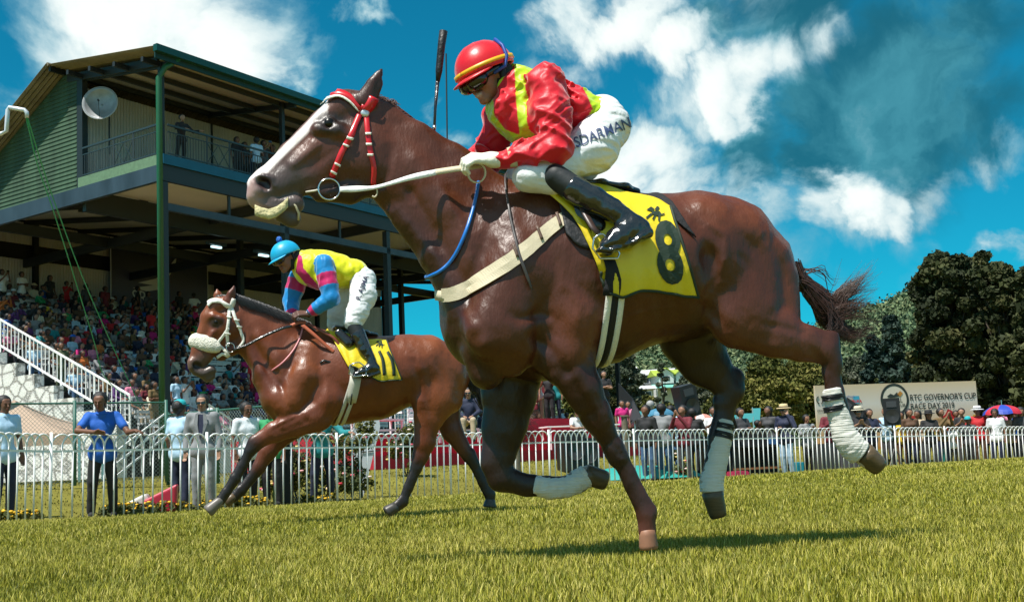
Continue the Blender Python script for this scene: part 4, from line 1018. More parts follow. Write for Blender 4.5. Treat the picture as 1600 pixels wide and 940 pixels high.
    # far hind leg, reaching under the belly, its shade put into the colour
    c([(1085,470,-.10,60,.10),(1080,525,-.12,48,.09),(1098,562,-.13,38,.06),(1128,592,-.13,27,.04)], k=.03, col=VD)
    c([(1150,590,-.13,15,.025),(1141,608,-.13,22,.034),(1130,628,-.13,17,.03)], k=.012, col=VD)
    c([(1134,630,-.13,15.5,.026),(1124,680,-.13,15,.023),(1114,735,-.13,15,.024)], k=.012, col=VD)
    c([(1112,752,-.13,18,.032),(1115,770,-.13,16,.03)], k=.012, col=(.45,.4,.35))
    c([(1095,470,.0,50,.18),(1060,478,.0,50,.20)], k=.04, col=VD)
    c([(1222,415,0,16,.03),(1240,424,0,12,.024),(1256,440,0,8,.018)], k=.02, col=DK)                    # dock
    V, Q = body_mesh(B, sculpt(fr, muscle_fn(3, .0045), [
        ([(598,300),(632,360),(672,412),(700,470)],10,.010), ([(640,215),(700,280),(760,330)],12,.005), ([(655,250),(705,320),(740,390)],9,-.006), ([(620,250),(660,330),(705,410)],8,.005),
        ([(785,318),(752,390),(735,455),(748,520)],10,.010), ([(800,330),(825,400),(850,470)],11,-.007), ([(842,350),(868,420),(850,478),(805,500)],8,.009), ([(775,468),(808,498),(852,492),(880,505)],7,.008),
        ([(925,395),(940,460),(930,530),(905,575)],9,.012), ([(758,540)],15,-.016), ([(742,512)],10,-.010), ([(735,560),(760,585),(800,575)],9,.008), ([(700,500),(725,545),(745,580)],7,.006), ([(820,520),(860,545),(890,590)],8,.008), ([(800,540),(840,580),(870,600)],8,-.006),
        ([(1078,332),(1108,350),(1132,368),(1134,400),(1124,430)],6,-.009), ([(1098,372),(1112,400),(1116,440),(1098,466)],9,.013), ([(1090,466),(1112,488),(1138,520)],9,.010), ([(1150,392),(1168,412),(1178,430)],6,.006), ([(1160,360),(1185,400),(1195,450),(1190,500)],10,.006), ([(1204,370),(1222,425),(1228,490)],7,.008),
        ([(1138,490)],20,-.010), ([(1150,525),(1200,540),(1250,545)],7,-.006), ([(1185,505),(1225,512),(1262,522)],6,.008), ([(1255,535),(1280,560),(1292,585)],6,.008), ([(1268,520),(1300,530),(1302,560)],4,-.004),
        ([(975,468),(982,500),(975,535)],7,.004), ([(1000,466),(1008,496),(1002,526)],7,.004), ([(1026,466),(1034,492),(1030,512)],7,.004), ([(1052,466),(1060,486),(1056,500)],7,.004),
        ([(1060,478),(1010,486),(965,505),(945,535)],2.6,-.0045), ([(878,562),(905,610),(938,668)],6,.008), ([(900,560),(925,610),(950,665)],5,-.005), ([(915,590),(935,630),(955,672)],4,.006), ([(950,690),(966,702),(975,716)],4,.005),
        ([(604,225),(609,262),(592,292),(562,308)],6,.009), ([(528,212),(498,228),(470,250),(450,262)],5,-.006), ([(538,226),(505,248),(478,270)],6,.007), ([(505,252),(478,276),(458,292)],2.4,-.0035), ([(560,270),(530,290),(505,302)],2.6,-.0035), ([(548,205),(560,222),(556,245)],6,.006), ([(470,292),(445,300),(432,312)],4,.005), ([(395,300),(410,312),(432,318),(462,316)],3,.008),
        ([(470,210),(440,240),(415,262)],5,.004), ([(1240,520),(1262,512),(1290,522)],3,-.004), ([(690,300),(720,350),(740,420)],2.6,-.003), ([(880,440),(905,470),(900,520)],8,-.006)]))
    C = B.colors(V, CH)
    # blaze: white hair down the front of the face
    px = proj_np(fr.toworld(V)); a = np.array((515,166.)); b_ = np.array((394,284.)); ab = b_-a
    t = np.clip(((px-a)@ab)/(ab@ab), 0, 1); dd = np.linalg.norm(px-(a+t[:, None]*ab), axis=1)
    mw = np.clip((10.5-3*np.sin(t*3.1)-dd)/3, 0, 1)*(px[:, 0] < 512)*(px[:, 1] < 300); mw *= np.clip((.050-np.abs(V[:, 1]))/.012, 0, 1)
    C = C*(1-mw[:, None])+np.array((.75,.68,.66))*mw[:, None]
    mzd = np.clip((62-np.linalg.norm((px-np.array((446,296.)))*np.array((1,.9)), axis=1))/34, 0, 1)*(px[:, 0] < 520)*(1-mw)*.85
    C = C*(1-mzd[:, None])+np.array(GR)*mzd[:, None]
    for cx, cy, rx, ry, st_, cc_ in ((517,193,27,17,.85,(.012,.008,.007)), (413,283,13,12,.95,(.018,.006,.008)), (440,330,26,16,.5,(.05,.04,.038)), (548,300,50,14,.6,(.03,.012,.008))):
        dd2 = np.hypot((px[:, 0]-cx)/rx, (px[:, 1]-cy)/ry); ww = np.clip((1.25-dd2)/.5, 0, 1)*st_*(np.abs(V[:, 1]) > .012); C = C*(1-ww[:, None])+np.array(cc_)*ww[:, None]
    dp = np.clip(vnoise(V, 11, 5, 2), -1, 1)[:, None]*.10; C = np.clip(C*(1+dp), 0, 1)
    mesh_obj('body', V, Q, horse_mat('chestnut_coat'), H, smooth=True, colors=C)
    S = Skin(fr, V, Q); 
    P = lambda px, py, w=0: Vector(fr.p(px, py, w))
    rig = Rig(fr, H, S, 900); hoof, wrap, cyl, ribbon, cloth = rig.hoof, rig.wrap, rig.cyl, rig.ribbon, rig.cloth
    # eye
    for sgn in (1, -1):
        b = MB(); r = .027
        b.lathe([(r*math.sin(a*math.pi/8), -r*math.cos(a*math.pi/8)) for a in range(9)], P(514,193,.057*sgn), 14); b.build('eye', EYE, H, smooth=True)
    # hooves
    m8 = fr.m(900)
    hoof(P(1011,826,.13), P(1014,858,.13), 12.5*m8, 14.5*m8, mat('pale_hoof_horn', (.30,.14,.08), rough=.5, noise=.25))
    hoof(P(913,740,-.12), P(948,751,-.12), 17*m8, 15*m8)
    hoof(P(1348,706,.15), P(1376,731,.15), 19*m8, 14.5*m8)
    hoof(P(1112,766,-.13), P(1123,808,-.13), 18.5*m8, 13.5*m8)
    # bandages: wound cloth sleeves with turns
    wrap([(1299,606,.15,15),(1304,628,.15,15.5),(1312,655,.15,17),(1320,680,.15,20),(1332,697,.15,22),(1345,708,.15,20)], 14)
    wrap([(1132,655,-.13,15),(1126,690,-.13,17.5),(1116,735,-.13,18),(1112,752,-.13,19.5),(1113,768,-.13,19)], 14)
    wrap([(832,757,-.12,15),(860,762,-.12,17),(885,760,-.12,16),(905,750,-.12,18),(918,742,-.12,17)], 8)
    BT = mat('black_tape', (.01,.01,.012), rough=.4)
    for a, b in (((1300.5,616,.15,17),(1302,625,.15,17.2)), ((1303,633,.15,17.2),(1305,642,.15,17.6)), ((1131.5,661,-.13,17),(1130,670,-.13,17.4)), ((1129,674,-.13,18),(1127,684,-.13,18.6))):
        wrap([a, b], 1, BT, 'tape')
    # tail
    st = []; rnd = random.Random(5)
    root = [(1238,425),(1248,440),(1252,462)]
    tips = [((1262,438),(1285,402),0),((1290,455),(1330,470),0)]
    for g in range(84):
        kind = rnd.random(); w0 = rnd.uniform(-.025,.03); w1 = w0+rnd.uniform(-.07,.09); r0 = (1233+rnd.uniform(0,20), 410+rnd.uniform(0,36)); U = rnd.uniform
        if kind < .46: s_ = U(0,1); pts = [(1262+6*s_, 436+22*s_+U(-6,6)), (1288+8*s_+U(-8,8), 462+34*s_), (1300+14*s_+U(-8,10), 500+16*s_), (1306+U(-20,34), 524+U(-6,14))]
        elif kind < .82: s_ = U(0,1); pts = [(1264+U(-4,8), 440+24*s_), (1292+U(-8,12), 478+U(-16,22)), (1322+U(-8,8), 492-40*(1-s_)+U(-8,8)), (1358+U(-10,10)+10*s_, 408+96*s_+U(-10,8))]
        elif kind < .94: pts = [(1262+U(-4,6), 450+U(-10,16)), (1290+U(-8,12), 498+U(-8,12)), (1330+U(-6,8), 522+U(-8,12)), (1368+U(-14,18), 510+U(-18,18))]
        else: pts = [(1262,428+U(-8,8)), (1284+U(-4,4), 424+U(-14,16)), (1302, 426+U(-22,22)), (1318+U(-24,10), 438+U(-36,26))]
        for q in range(20 if kind < .82 else (10 if kind < .94 else 4)):
            j = rnd.gauss; n_ = [(r0[0]+j(0,2.5), r0[1]+j(0,2.5))]+[(p_[0]+j(0,1.4+1.3*t_), p_[1]+j(0,1.6+1.5*t_)) for t_, p_ in enumerate(pts)]; ww_ = w0+j(0,.010)
            L_ = U(.84,1.05); S_ = spline([fr.p(*p_, ww_+(w1-w0)*t_/4) for t_, p_ in enumerate(n_)], 14); st.append(S_[:min(14, max(6, int(14*L_)))])
    HM = mat('tail_hair', (.045,.018,.012), rough=.45, noise=.4, nscale=6, spec=.6)
    hair('tail', st, HM, H, width=.0038)
    # mane and forelock: wind-blown locks at the poll and along the crest
    st = []
    for i in range(70):
        x = rnd.uniform(572,606); y = 152+(x-572)*.45; st.append(spline([fr.p(x, y+3, rnd.uniform(-.02,.03)), fr.p(x+rnd.uniform(4,16), y-6+rnd.uniform(-4,6), 0), fr.p(x+rnd.uniform(8,26), y+4+rnd.uniform(-6,10), 0.02)], 6))
    for i in range(60):
        x = rnd.uniform(548,580); st.append(spline([fr.p(x, 152, rnd.uniform(-.02,.04)), fr.p(x-rnd.uniform(6,20), 145+rnd.uniform(0,6), .03), fr.p(x-rnd.uniform(16,42), 152+rnd.uniform(-2,10), .045)], 6))
    for i in range(260):
        t = rnd.random(); x = 600+t*175; y = 158+t*122+4*math.sin(t*3); w = rnd.uniform(-.03,-.0); st.append(spline([fr.p(x, y, w), fr.p(x+8, y-2, w-.03), fr.p(x+18+rnd.uniform(0,10), y+14, w-.075)], 5))
    hair('mane', st, mat('mane_hair', (.07,.022,.012), rough=.5, noise=.3, nscale=8), H, width=.004)

    # ---- bridle
    strap_px('cheek_strap', S, [(570,165),(562,180),(548,212),(532,243),(518,276)], 9, RED_STRAP, H, .008, 26, .006)
    strap_px('throat_strap', S, [(572,182),(574,205),(578,235),(584,262),(583,290)], 8, RED_STRAP, H, .008, 24, .006)
    strap_px('head_strap', S, [(583,153),(577,165),(569,176)], 13, RED_STRAP, H, .009, 10, .006)
    strap_px('browband', S, [(503,160),(513,151),(530,147),(548,155),(562,170)], [5,8,9,8], RED_STRAP, H, .010, 24, .006)
    strap_px('browband_trim', S, [(502,166),(514,156.5),(530,152.5),(546,160.5),(561,175)], [2.5,3,3,3], WHITE_STRAP, H, .013, 24, .004)
    for q, d in (((546,216),(.42,1)), ((541,228),(.42,1)), ((527,257),(.5,1)), ((521,269),(.5,1)), ((575,211),(1,-.1)), ((576,227),(1,-.1)), ((578,243),(1,-.1))):
        if d[0] < .9: a, b_ = (q[0]-4.6, q[1]-2), (q[0]+4.6, q[1]+2.4)
        else: a, b_ = (q[0]-4.5, q[1]), (q[0]+4.5, q[1])
        strap_px('strap_keeper', S, [a, b_], 3.4, WHITE_STRAP, H, .0145, 4, .005)
    h = S.hit(570,177,.012); b = MB(); M = Vector((0.15,-1,0.1)).to_track_quat('Z','Y').to_matrix()
    b.lathe([(0,.008),(.010,.008),(.014,.006),(.019,.004),(.020,-.008)], h, 20, M); b.build('rosette', mat('silver_disc', (.7,.72,.75), rough=.3, metal=.6), H, smooth=True)
    o = S.hit(514,297,.012) or P(514,297,.06); m_ = fr.m(510,.06)
    ring = [o+Vector((math.cos(a)*17*m_, -.004, math.sin(a)*17*m_)) for a in np.linspace(0, 2*math.pi, 29)[:-1]]
    cyl('bit_ring', ring, .0042, METAL, closed=True)
    cyl('bit_bar', [o+Vector((-15*m_,0,.0)), P(492,298,.055), P(478,300,.035)], .0045, mat('bit_rubber', (.65,.6,.5), rough=.5))
    cyl('chin_strap', [P(452,310,.035), P(462,322,.045), P(467,333,.035), P(466,344,.02)], .005, WHITE_WEB)
    sheet('tongue_tie', [[tuple(P(398+dx, 318+dy+o_, .045)) for o_ in (0,9,16)] for dx, dy in ((0,2),(10,6),(22,9),(34,5),(44,-2),(52,-10))], mat('tongue_tie_cloth', (.62,.55,.30), rough=.9, bump=.6, bscale=50, noise=.3, nscale=25), H, .012)
    # reins: white front half, cream rubber grip, loops at the hand
    RW = mat('rein_white', (.82,.82,.80), rough=.4, bump=.2, bscale=50)
    ribbon('rein', [P(531,296,.105), P(560,295,.125), P(590,292,.14), P(640,278,.17), P(682,269,.16)], lambda t: .011+.003*math.sin(t*9), RW)
    ribbon('rein', [P(680,269,.16), P(706,265,.17), P(735,261,.17), P(752,258,.15)], .013, WHITE_WEB)
    ribbon('rein', [P(520,300,-.10), P(600,296,-.16), P(690,262,-.14), P(742,240,-.04)], .012, WHITE_WEB)
    c0 = P(744,271,.18); ribbon('rein_loop', [c0+Vector((math.cos(a)*14*m_, -.01-.01*math.sin(a), math.sin(a)*15*m_)) for a in np.linspace(1.2, 1.2+2*math.pi, 14)], .011, WHITE_WEB, up=(0,1,.15), thick=.006)
    c0 = P(584,300,.12); ribbon('rein_stop', [c0+Vector((math.cos(a)*5*m_, -.01, math.sin(a)*9*m_)) for a in np.linspace(1.5,-2.2, 8)], .006, WHITE_WEB, up=(0,1,0), thick=.006)
    # blue neck strap, cream breast girth, dangling strap
    nb = [S.hit(*q, .008) for q in ((747,285),(744,305),(737,335),(727,365),(716,392),(702,412),(688,424),(678,429))]
    nb = [q for q in nb if q is not None]+[S.near(P(*q), .009) for q in ((668,433,.04),(664,433,.0),(668,430,-.05),(684,415,-.12),(705,370,-.16),(728,310,-.14))]+[P(742,272,-.06)]
    cyl('neck_strap', spline([tuple(q) for q in nb], 40), .0082, BLUE_STRAP)
    for a0, a1, wdt in ((0,1,1),):
        e = [S.hit(696,461,.009), S.hit(690,461,.009)]; e = [q for q in e if q is not None]+[S.near(P(*q), .009) for q in ((682,461,.05),(679,461,.0),(682,460,-.06),(705,452,-.15),(760,430,-.20),(830,385,-.25))]
        rig.ribbon('breast_girth', [tuple(q) for q in e], .022, WHITE_WEB, up=(0,0,1), thick=.004, n=40)
        pts = [(902,331),(880,343),(850,366),(820,392),(790,414),(755,437),(722,455),(706,460),(693,461)]
        strap_px('breast_girth', S, pts, [15,19,22,23,23,23,22,21], WHITE_WEB, H, .010, 90, .005, smooth=False)
    for q0, q1 in (((846,380),(856,372)), ((820,400),(816,383)), ((858,372),(849,354))): pass
    for q in ((805,393),(842,366),(872,345)): strap_px('strap_keeper', S, [(q[0]-3,q[1]-10),(q[0]+4,q[1]+10)], 4.5, mat('tan_leather', (.12,.07,.05), rough=.5), H, .017, 6, .005)
    strap_px('loose_strap', S, [(787,272),(791,300),(798,340),(806,375),(812,400),(822,430),(829,452)], [3,3,3.5,4,4,5,5,2], mat('grey_leather', (.07,.06,.06), rough=.4), H, .014, 40, .003)
    rig.girth([(951,930,9,WHITE_STRAP),(960,940,9.5,mat('black_web', (.008,.008,.009), rough=.7)),(969,950,9,WHITE_STRAP)], 430)
    # saddle cloth, both sides, over the back
    cloth('saddle_pad', [(872,312,884,366),(880,306,905,386),(900,300,935,392),(930,296,960,400)], mat('pad_black', (.015,.015,.017), rough=.55, bump=.3), .010, 16, 12, 0, .014)
    cloth('saddle_pad', [(1010,306,1040,330),(1030,305,1060,350),(1050,318,1086,372)], BLACK_CLOTH, .009, 14, 10, 0, .006)
    edge = [(905,290,938,425),(925,292,944,448),(950,297,968,464),(975,305,1000,454),(1003,310,1032,456),(1026,316,1062,461),(1046,328,1089,463)]
    near = cloth('saddle_cloth', edge, YELLOW_CLOTH, .018, 30, 44, .007)
    SC = cloth_skin(fr, S, near)
    b = MB(); b.tube([Vector(p)+Vector((0,-.003,0)) for p in near[:, -1]], .0065, 6); b.tube([Vector(p)+Vector((0,-.003,0)) for p in near[-1, :]], .0065, 6); b.build('cloth_binding', TRIM, H, smooth=True)
    # yellow flap in front under the saddle
    sheet('saddle_cloth_front', [[tuple((S.hit(a[0]+s*9, a[1]-s*4, .028) or P(a[0], a[1], .25))) for s in (-.6,0,.6)] for a in ((833,292),(852,301),(868,312),(884,325),(898,340),(912,360),(925,385),(936,408),(943,425))], YELLOW_CLOTH, H, .006)
    # number and club mark
    lettering('number', '8', SC, (1045,400), (82,4), (-14,-128), GREEN_INK, H, bold=.035, off=.007)
    lettering('club_mark', '', SC, (1022,335), (15,3), (3,-14), GREEN_INK, H, off=.007, glyph=CLUB_MARK)
    # saddle, stirrup leather, stirrup iron
    B = Body(.007)
    fr.chain(B, [(842,296,.0,8,.12),(880,293,0,9,.13),(930,294,0,9,.13),(968,300,0,10,.12),(990,303,0,8,.08)], k=.02)
    fr.chain(B, [(890,315,.20,14,.03),(915,335,.255,16,.025),(935,352,.29,13,.02)], k=.03)
    fr.chain(B, [(890,315,-.20,14,.03),(915,335,-.255,16,.025),(935,352,-.29,13,.02)], k=.03)
    V2, Q2 = body_mesh(B); mesh_obj('saddle', V2, Q2, LEATHER, H, smooth=True)
    sheet('stirrup_leather', [[tuple(P(x-5, y, w)), tuple(P(x+5, y, w))] for x, y, w in ((905,312,.26),(915,335,.32),(926,355,.355),(936,366,.37))], mat('brown_strap', (.06,.035,.03), rough=.4), H, .005)
    for sgn in (1, -1):
        w = .372*sgn
        cyl('stirrup_iron', [P(936,366,w), P(928,372,w), P(926,388,w), P(938,404,w), P(965,404,w*1.0), P(968,396,w), P(958,380,w), P(942,366,w)], .0045, METAL, closed=True)
    sheet('girth_tab', [[tuple((S.hit(x-w_, y, .03) or P(x-w_, y, .3))), tuple((S.hit(x+w_, y, .03) or P(x+w_, y, .3)))] for x, y, w_ in ((950,405,8),(955,420,9),(957,436,11),(956,448,12),(954,460,12))], BLACK_CLOTH, H, .006)
    return H, fr, S
H8, FR8, SK8 = build_horse8()
def build_horse11():
    fr = Frame(560, 10.6, R(17))
    H = empty('racehorse', fr.o, fr.yaw, label='bright bay racehorse with sheepskin noseband and yellow number 11 cloth, running second', cat='horse')
    B = Body(.0095); c = lambda *a, **k: fr.chain(B, *a, **k)
    CH = (.145,.034,.009); LT = (.20,.052,.013); DK = (.11,.026,.010); VD = (.014,.010,.009); GR = (.085,.06,.05)
    c([(492,588,0,72,.20),(540,590,0,68,.26),(585,590,0,63,.28),(630,580,0,52,.25),(660,575,0,46,.24)], k=.05, col=CH)
    c([(630,562,0,34,.2),(668,562,0,36,.22),(695,575,0,33,.18),(708,592,0,26,.12)], k=.05, col=LT)
    c([(484,540,0,26,.09),(530,552,0,24,.10),(590,556,0,26,.14),(640,548,0,24,.15)], k=.05, col=CH)
    c([(452,610,0,36,.20),(500,628,0,33,.19),(545,625,0,28,.18)], k=.06, col=DK)
    c([(374,500,0,24,.062),(402,525,0,37,.085),(432,548,0,47,.105),(462,575,0,56,.15),(490,590,0,60,.19)], k=.03, col=CH)
    c([(372,475,0,9,.03),(410,488,0,10,.035),(450,508,0,12,.05),(482,524,0,14,.06)], k=.05, col=CH)
    c([(388,540,.03,8,.04),(410,580,.06,12,.06),(432,615,.09,16,.08)], k=.035, col=DK)
    c([(404,526,.060,9,.04),(435,560,.10,10,.045),(455,600,.13,11,.05)], k=.05, col=CH)
    c([(392,530,.105,4,None),(418,575,.14,4.5,None),(440,610,.18,5,None)], k=.022, col=DK, sub=True)
    # head, turned a little to the camera
    c([(359,502,0,24,.07),(345,516,0,23,.066),(330,536,0,18,.05),(317,556,0,13.5,.045),(308,569,0,11.5,.043)], k=.02, col=CH)
    c([(360,508,.045,21,.04)], k=.02, col=CH)
    c([(356,474,0,13,.05),(338,478,0,13,.055),(326,496,0,12.5,.05),(318,520,0,9,.036),(308,545,0,8,.032),(302,562,0,7,.03)], k=.02, col=LT)
    c([(333,494,.050,6,None),(345,498,.056,6,None),(351,505,.052,6,None)], k=.02, col=CH)
    c([(332,520,.047,4,None),(318,545,.04,3.5,None)], k=.02, col=CH)
    c([(301,566,.02,8,.035),(300,574,.02,6,.03)], k=.014, col=(.2,.10,.07))
    c([(306,580,.01,7,.035),(318,584,.01,7,.036),(330,578,.01,8,.04)], k=.014, col=GR)
    c([(324,590,0,7,.032),(330,587,0,7,.03)], k=.012, col=(.09,.08,.075))
    c([(345,556,0,8,.035),(362,545,0,10,.045),(373,528,0,12,.05)], k=.02, col=DK)
    B.ball(fr.p(338,503,.060), .034, .6, .012, (.04,.018,.01)); B.ball(fr.p(337,503.5,.086), .019, .8, .010, (.008,.005,.004), sub=True)
    c([(307,570,.048,5.5,.02),(312,573,.047,4,.02)], k=.008, col=(.012,.004,.004), sub=True)
    for w, tip, mid, base in ((.045,(366,447),(362,459),(356,472)), (-.05,(339,452),(340,461),(343,472))):
        c([(*base,w,8.5,.028),(*mid,w*1.15,6.3,.02),(*tip,w*1.2,2,.008)], k=.012, col=DK if w > 0 else LT)
    c([(364,466,.074,5,.012),(366,456,.074,3.4,.01)], k=.006, col=(.02,.012,.01), sub=True)
    c([(412,592,.0,17,.09),(430,622,.04,20,.13),(446,640,.06,20,.14)], k=.05, col=CH)
    # shoulders and the two reaching forelegs
    c([(484,548,.12,14,.06),(478,588,.155,22,.09),(455,628,.155,22,.09)], k=.05, col=LT)
    c([(510,590,.17,20,.07),(515,622,.19,24,.08),(500,648,.18,22,.075)], k=.035, col=CH)
    c([(438,625,.145,15,.06),(450,648,.145,16,.06)], k=.04, col=CH)
    c([(428,632,.06,15,.08),(440,648,.06,15,.08)], k=.03, col=DK)
    c([(490,652,.17,24,.08),(460,662,.16,19,.062),(430,674,.15,15.5,.05),(406,687,.14,12.5,.042)], k=.03, col=(.17,.045,.02))
    c([(478,650,.225,7,.02),(440,664,.195,6,.02),(418,676,.175,4,.02)], k=.02, col=CH)
    c([(399,692,.14,12.5,.042),(391,704,.14,9.5,.034)], k=.012, col=VD)
    c([(391,704,.14,8,.026),(378,728,.14,7,.022),(368,746,.14,8.5,.028)], k=.012, col=VD)
    c([(367,748,.14,8.5,.03),(354,768,.14,7,.026),(344,782,.14,7.5,.028)], k=.010, col=VD)
    c([(470,655,-.10,24,.08),(438,680,-.10,17,.06),(418,706,-.10,12,.045),(405,728,-.10,10.5,.04)], k=.03, col=(.14,.04,.018))
    c([(405,730,-.10,10.5,.036),(392,748,-.10,7.5,.025),(378,764,-.10,8.5,.028)], k=.012, col=VD)
    c([(376,766,-.10,8.5,.03),(364,778,-.10,7,.026)], k=.01, col=VD)
    # hind legs
    c([(690,585,.12,38,.11),(684,622,.14,30,.09),(672,650,.15,23,.07)], k=.045, col=LT)
    c([(706,600,.10,22,.08),(703,625,.10,20,.07)], k=.035, col=LT)
    c([(655,600,.15,20,.08),(662,632,.16,18,.065)], k=.035, col=CH)
    c([(652,552,.19,5,None),(662,560,.20,5,None)], k=.04, col=LT)
    c([(668,655,.15,21,.065),(663,690,.15,16,.05),(657,710,.15,12.5,.038)], k=.025, col=CH)
    c([(672,665,.15,8,.02),(668,700,.15,5,.018)], k=.015, col=DK)
    c([(656,712,.15,13,.036),(650,730,.15,9.5,.03)], k=.012, col=VD)
    c([(650,732,.15,8.5,.026),(638,762,.15,7.5,.022),(630,780,.15,8,.024)], k=.012, col=VD)
    c([(629,783,.15,9,.03),(618,792,.15,7.5,.027)], k=.012, col=VD)
    c([(692,600,-.12,34,.10),(694,640,-.13,24,.075),(706,672,-.13,16,.055),(726,704,-.13,11,.038)], k=.03, col=(.10,.03,.015))
    c([(732,710,-.13,12,.035),(741,724,-.13,9,.03)], k=.012, col=VD)
    c([(741,726,-.13,8,.024),(754,752,-.13,7.5,.022),(763,768,-.13,8.5,.026)], k=.012, col=VD)
    c([(766,772,-.13,9,.03),(766,782,-.13,7.5,.027)], k=.012, col=VD)
    c([(712,572,0,8,.03),(722,578,0,7,.024),(733,590,0,5,.018)], k=.02, col=DK)
    V, Q = body_mesh(B, sculpt(fr, muscle_fn(8, .004), [
        ([(388,505),(402,545),(418,585),(430,612)],5,.009), ([(415,500),(440,530),(462,560)],6,.005), ([(478,530),(455,570),(442,605),(450,640)],6,.010), ([(490,560),(505,590),(498,620),(470,640)],5,.009), ([(515,600),(520,635),(505,662)],5,.010), ([(450,632),(470,650),(490,668)],5,.007),
        ([(470,650),(440,664),(412,680)],3.5,.008), ([(480,642),(450,655),(420,670)],3,-.005), ([(490,660),(455,674),(425,684)],3,-.004), ([(640,560),(652,585),(656,610),(646,636)],5,.011), ([(634,550),(655,562),(662,585)],4,-.007), ([(672,556),(690,580),(696,612)],5,.006), ([(660,610),(672,640),(676,668)],5,.006), ([(705,575),(716,600),(712,630)],4,.005), ([(655,625)],9,-.008),
        ([(545,600),(550,625),(546,650)],4,.003), ([(562,600),(567,622),(563,645)],4,.003), ([(580,598),(585,618),(581,638)],4,.003), ([(600,596),(604,612),(600,630)],4,.003), ([(610,628),(580,634),(550,650)],1.8,-.004),
        ([(376,498),(384,520),(376,540)],3.5,.008), ([(345,508),(330,525),(320,545)],3,-.005), ([(352,516),(340,532),(330,548)],3,.006), ([(345,530),(330,552),(322,566)],1.6,-.003), ([(655,700),(660,715),(652,730)],3,.005), ([(425,560),(445,590),(450,620)],2,-.003)])); C = B.colors(V, CH)
    px = proj_np(fr.toworld(V)); mw = np.clip((5-np.linalg.norm((px-np.array((324.,497.)))*np.array((1.2,.55)), axis=1))/2, 0, 1)*(np.abs(V[:, 1]) < .045)
    C = C*(1-mw[:, None])+np.array((.7,.62,.58))*mw[:, None]
    mz = np.clip((34-np.linalg.norm((px-np.array((318.,582.)))*np.array((1,.9)), axis=1))/14, 0, 1)*(px[:, 0] < 350)*.75
    C = C*(1-mz[:, None])+np.array(GR)*mz[:, None]
    for cx, cy, rx, ry, st_, cc_ in ((338,503,13,9,.8,(.014,.008,.007)), (308,571,8,7,.95,(.012,.005,.005))):
        dd2 = np.hypot((px[:, 0]-cx)/rx, (px[:, 1]-cy)/ry); ww = np.clip((1.25-dd2)/.5, 0, 1)*st_*(V[:, 1] < -.01); C = C*(1-ww[:, None])+np.array(cc_)*ww[:, None]
    C = np.clip(C*(1+.10*vnoise(V, 11, 5, 2)[:, None]), 0, 1)
    mesh_obj('body', V, Q, horse_mat('bay_coat'), H, smooth=True, colors=C)
    S = Skin(fr, V, Q); rig = Rig(fr, H, S, 560); P = rig.P; m = rig.m8
    for sgn in (1, -1):
        b = MB(); r = .027; b.lathe([(r*math.sin(a*math.pi/8), -r*math.cos(a*math.pi/8)) for a in range(9)], P(338,503,.057*sgn), 14); b.build('eye', EYE, H, smooth=True)
    rig.hoof(P(347,779,.14), P(324,799,.14), 6.5*m, 9.5*m, mat('grey_hoof_horn', (.16,.14,.12), rough=.4, noise=.2)); rig.hoof(P(367,774,-.10), P(352,786,-.10), 6.5*m, 8.5*m)
    rig.hoof(P(620,790,.15), P(603,801,.15), 8*m, 10*m, HOOF_DARK); rig.hoof(P(766,779,-.13), P(765,792,-.13), 8*m, 11*m, HOOF_DARK)
    rnd = random.Random(9); st = []
    for i in range(420):
        w0 = rnd.uniform(-.04,.04); k = rnd.random()
        p0 = (722+rnd.uniform(0,12), 574+rnd.uniform(0,16)); p1 = (742+rnd.uniform(-5,8), 600+rnd.uniform(-14,14)); p2 = (765+rnd.uniform(-12,12), 628+rnd.uniform(-18,16)); p3 = (800+rnd.uniform(-14,12), 650+rnd.uniform(-22,20)); p4 = (832+rnd.uniform(-22,14), 676+rnd.uniform(-34,34))
        if k < .3: p3 = (778+rnd.uniform(-10,10), 655+rnd.uniform(-14,14)); p4 = (790+rnd.uniform(-14,22), 690+rnd.uniform(-18,14))
        st.append(spline([fr.p(*p0, w0), fr.p(*p1, w0*1.5), fr.p(*p2, w0*2), fr.p(*p3, w0*2.4), fr.p(*p4, w0*3)], 10))
    hair('tail', st, mat('black_tail_hair', (.012,.011,.012), rough=.35, spec=.7), H, width=.005)
    st = []
    for i in range(700):
        t = rnd.random(); x = 358+t*122; y = 464+(x-358)*.38+6*math.sin(t*3.1)*-.3; st.append(spline([fr.p(x, y+2, rnd.uniform(-.02,.02)), fr.p(x+4, y-5-rnd.uniform(0,3), .02), fr.p(x+11, y+1+rnd.uniform(-2,3), .05), fr.p(x+15+rnd.uniform(0,6), y+9+rnd.uniform(0,6), .06+.03*t)], 6))
    for i in range(120): 
        x = rnd.uniform(344,360); st.append(spline([fr.p(x+2, 466, rnd.uniform(-.03,.04)), fr.p(x-6, 461+rnd.uniform(-1,3), .0), fr.p(x-14+rnd.uniform(-3,3), 472+rnd.uniform(-3,6), .02)], 5))
    hair('mane', st, mat('black_mane_hair', (.01,.01,.011), rough=.4, spec=.6), H, width=.006)
    # bridle
    W = WHITE_STRAP
    strap_px('browband', S, [(325,477),(332,471),(344,471),(354,476),(362,481)], 6, W, H, .012, 20, .007)
    strap_px('head_strap', S, [(365,467),(362,476),(360,482)], 7, W, H, .012, 8, .007)
    strap_px('cheek_strap', S, [(359,480),(357,500),(355,520),(356,542)], 5, W, H, .012, 20, .007)
    strap_px('throat_strap', S, [(362,482),(368,500),(376,518),(381,532),(375,541),(369,543)], 4.5, W, H, .012, 22, .006)
    strap_px('nose_strap', S, [(357,512),(349,524),(341,536),(350,546),(358,555)], 4.5, W, H, .012, 18, .007)
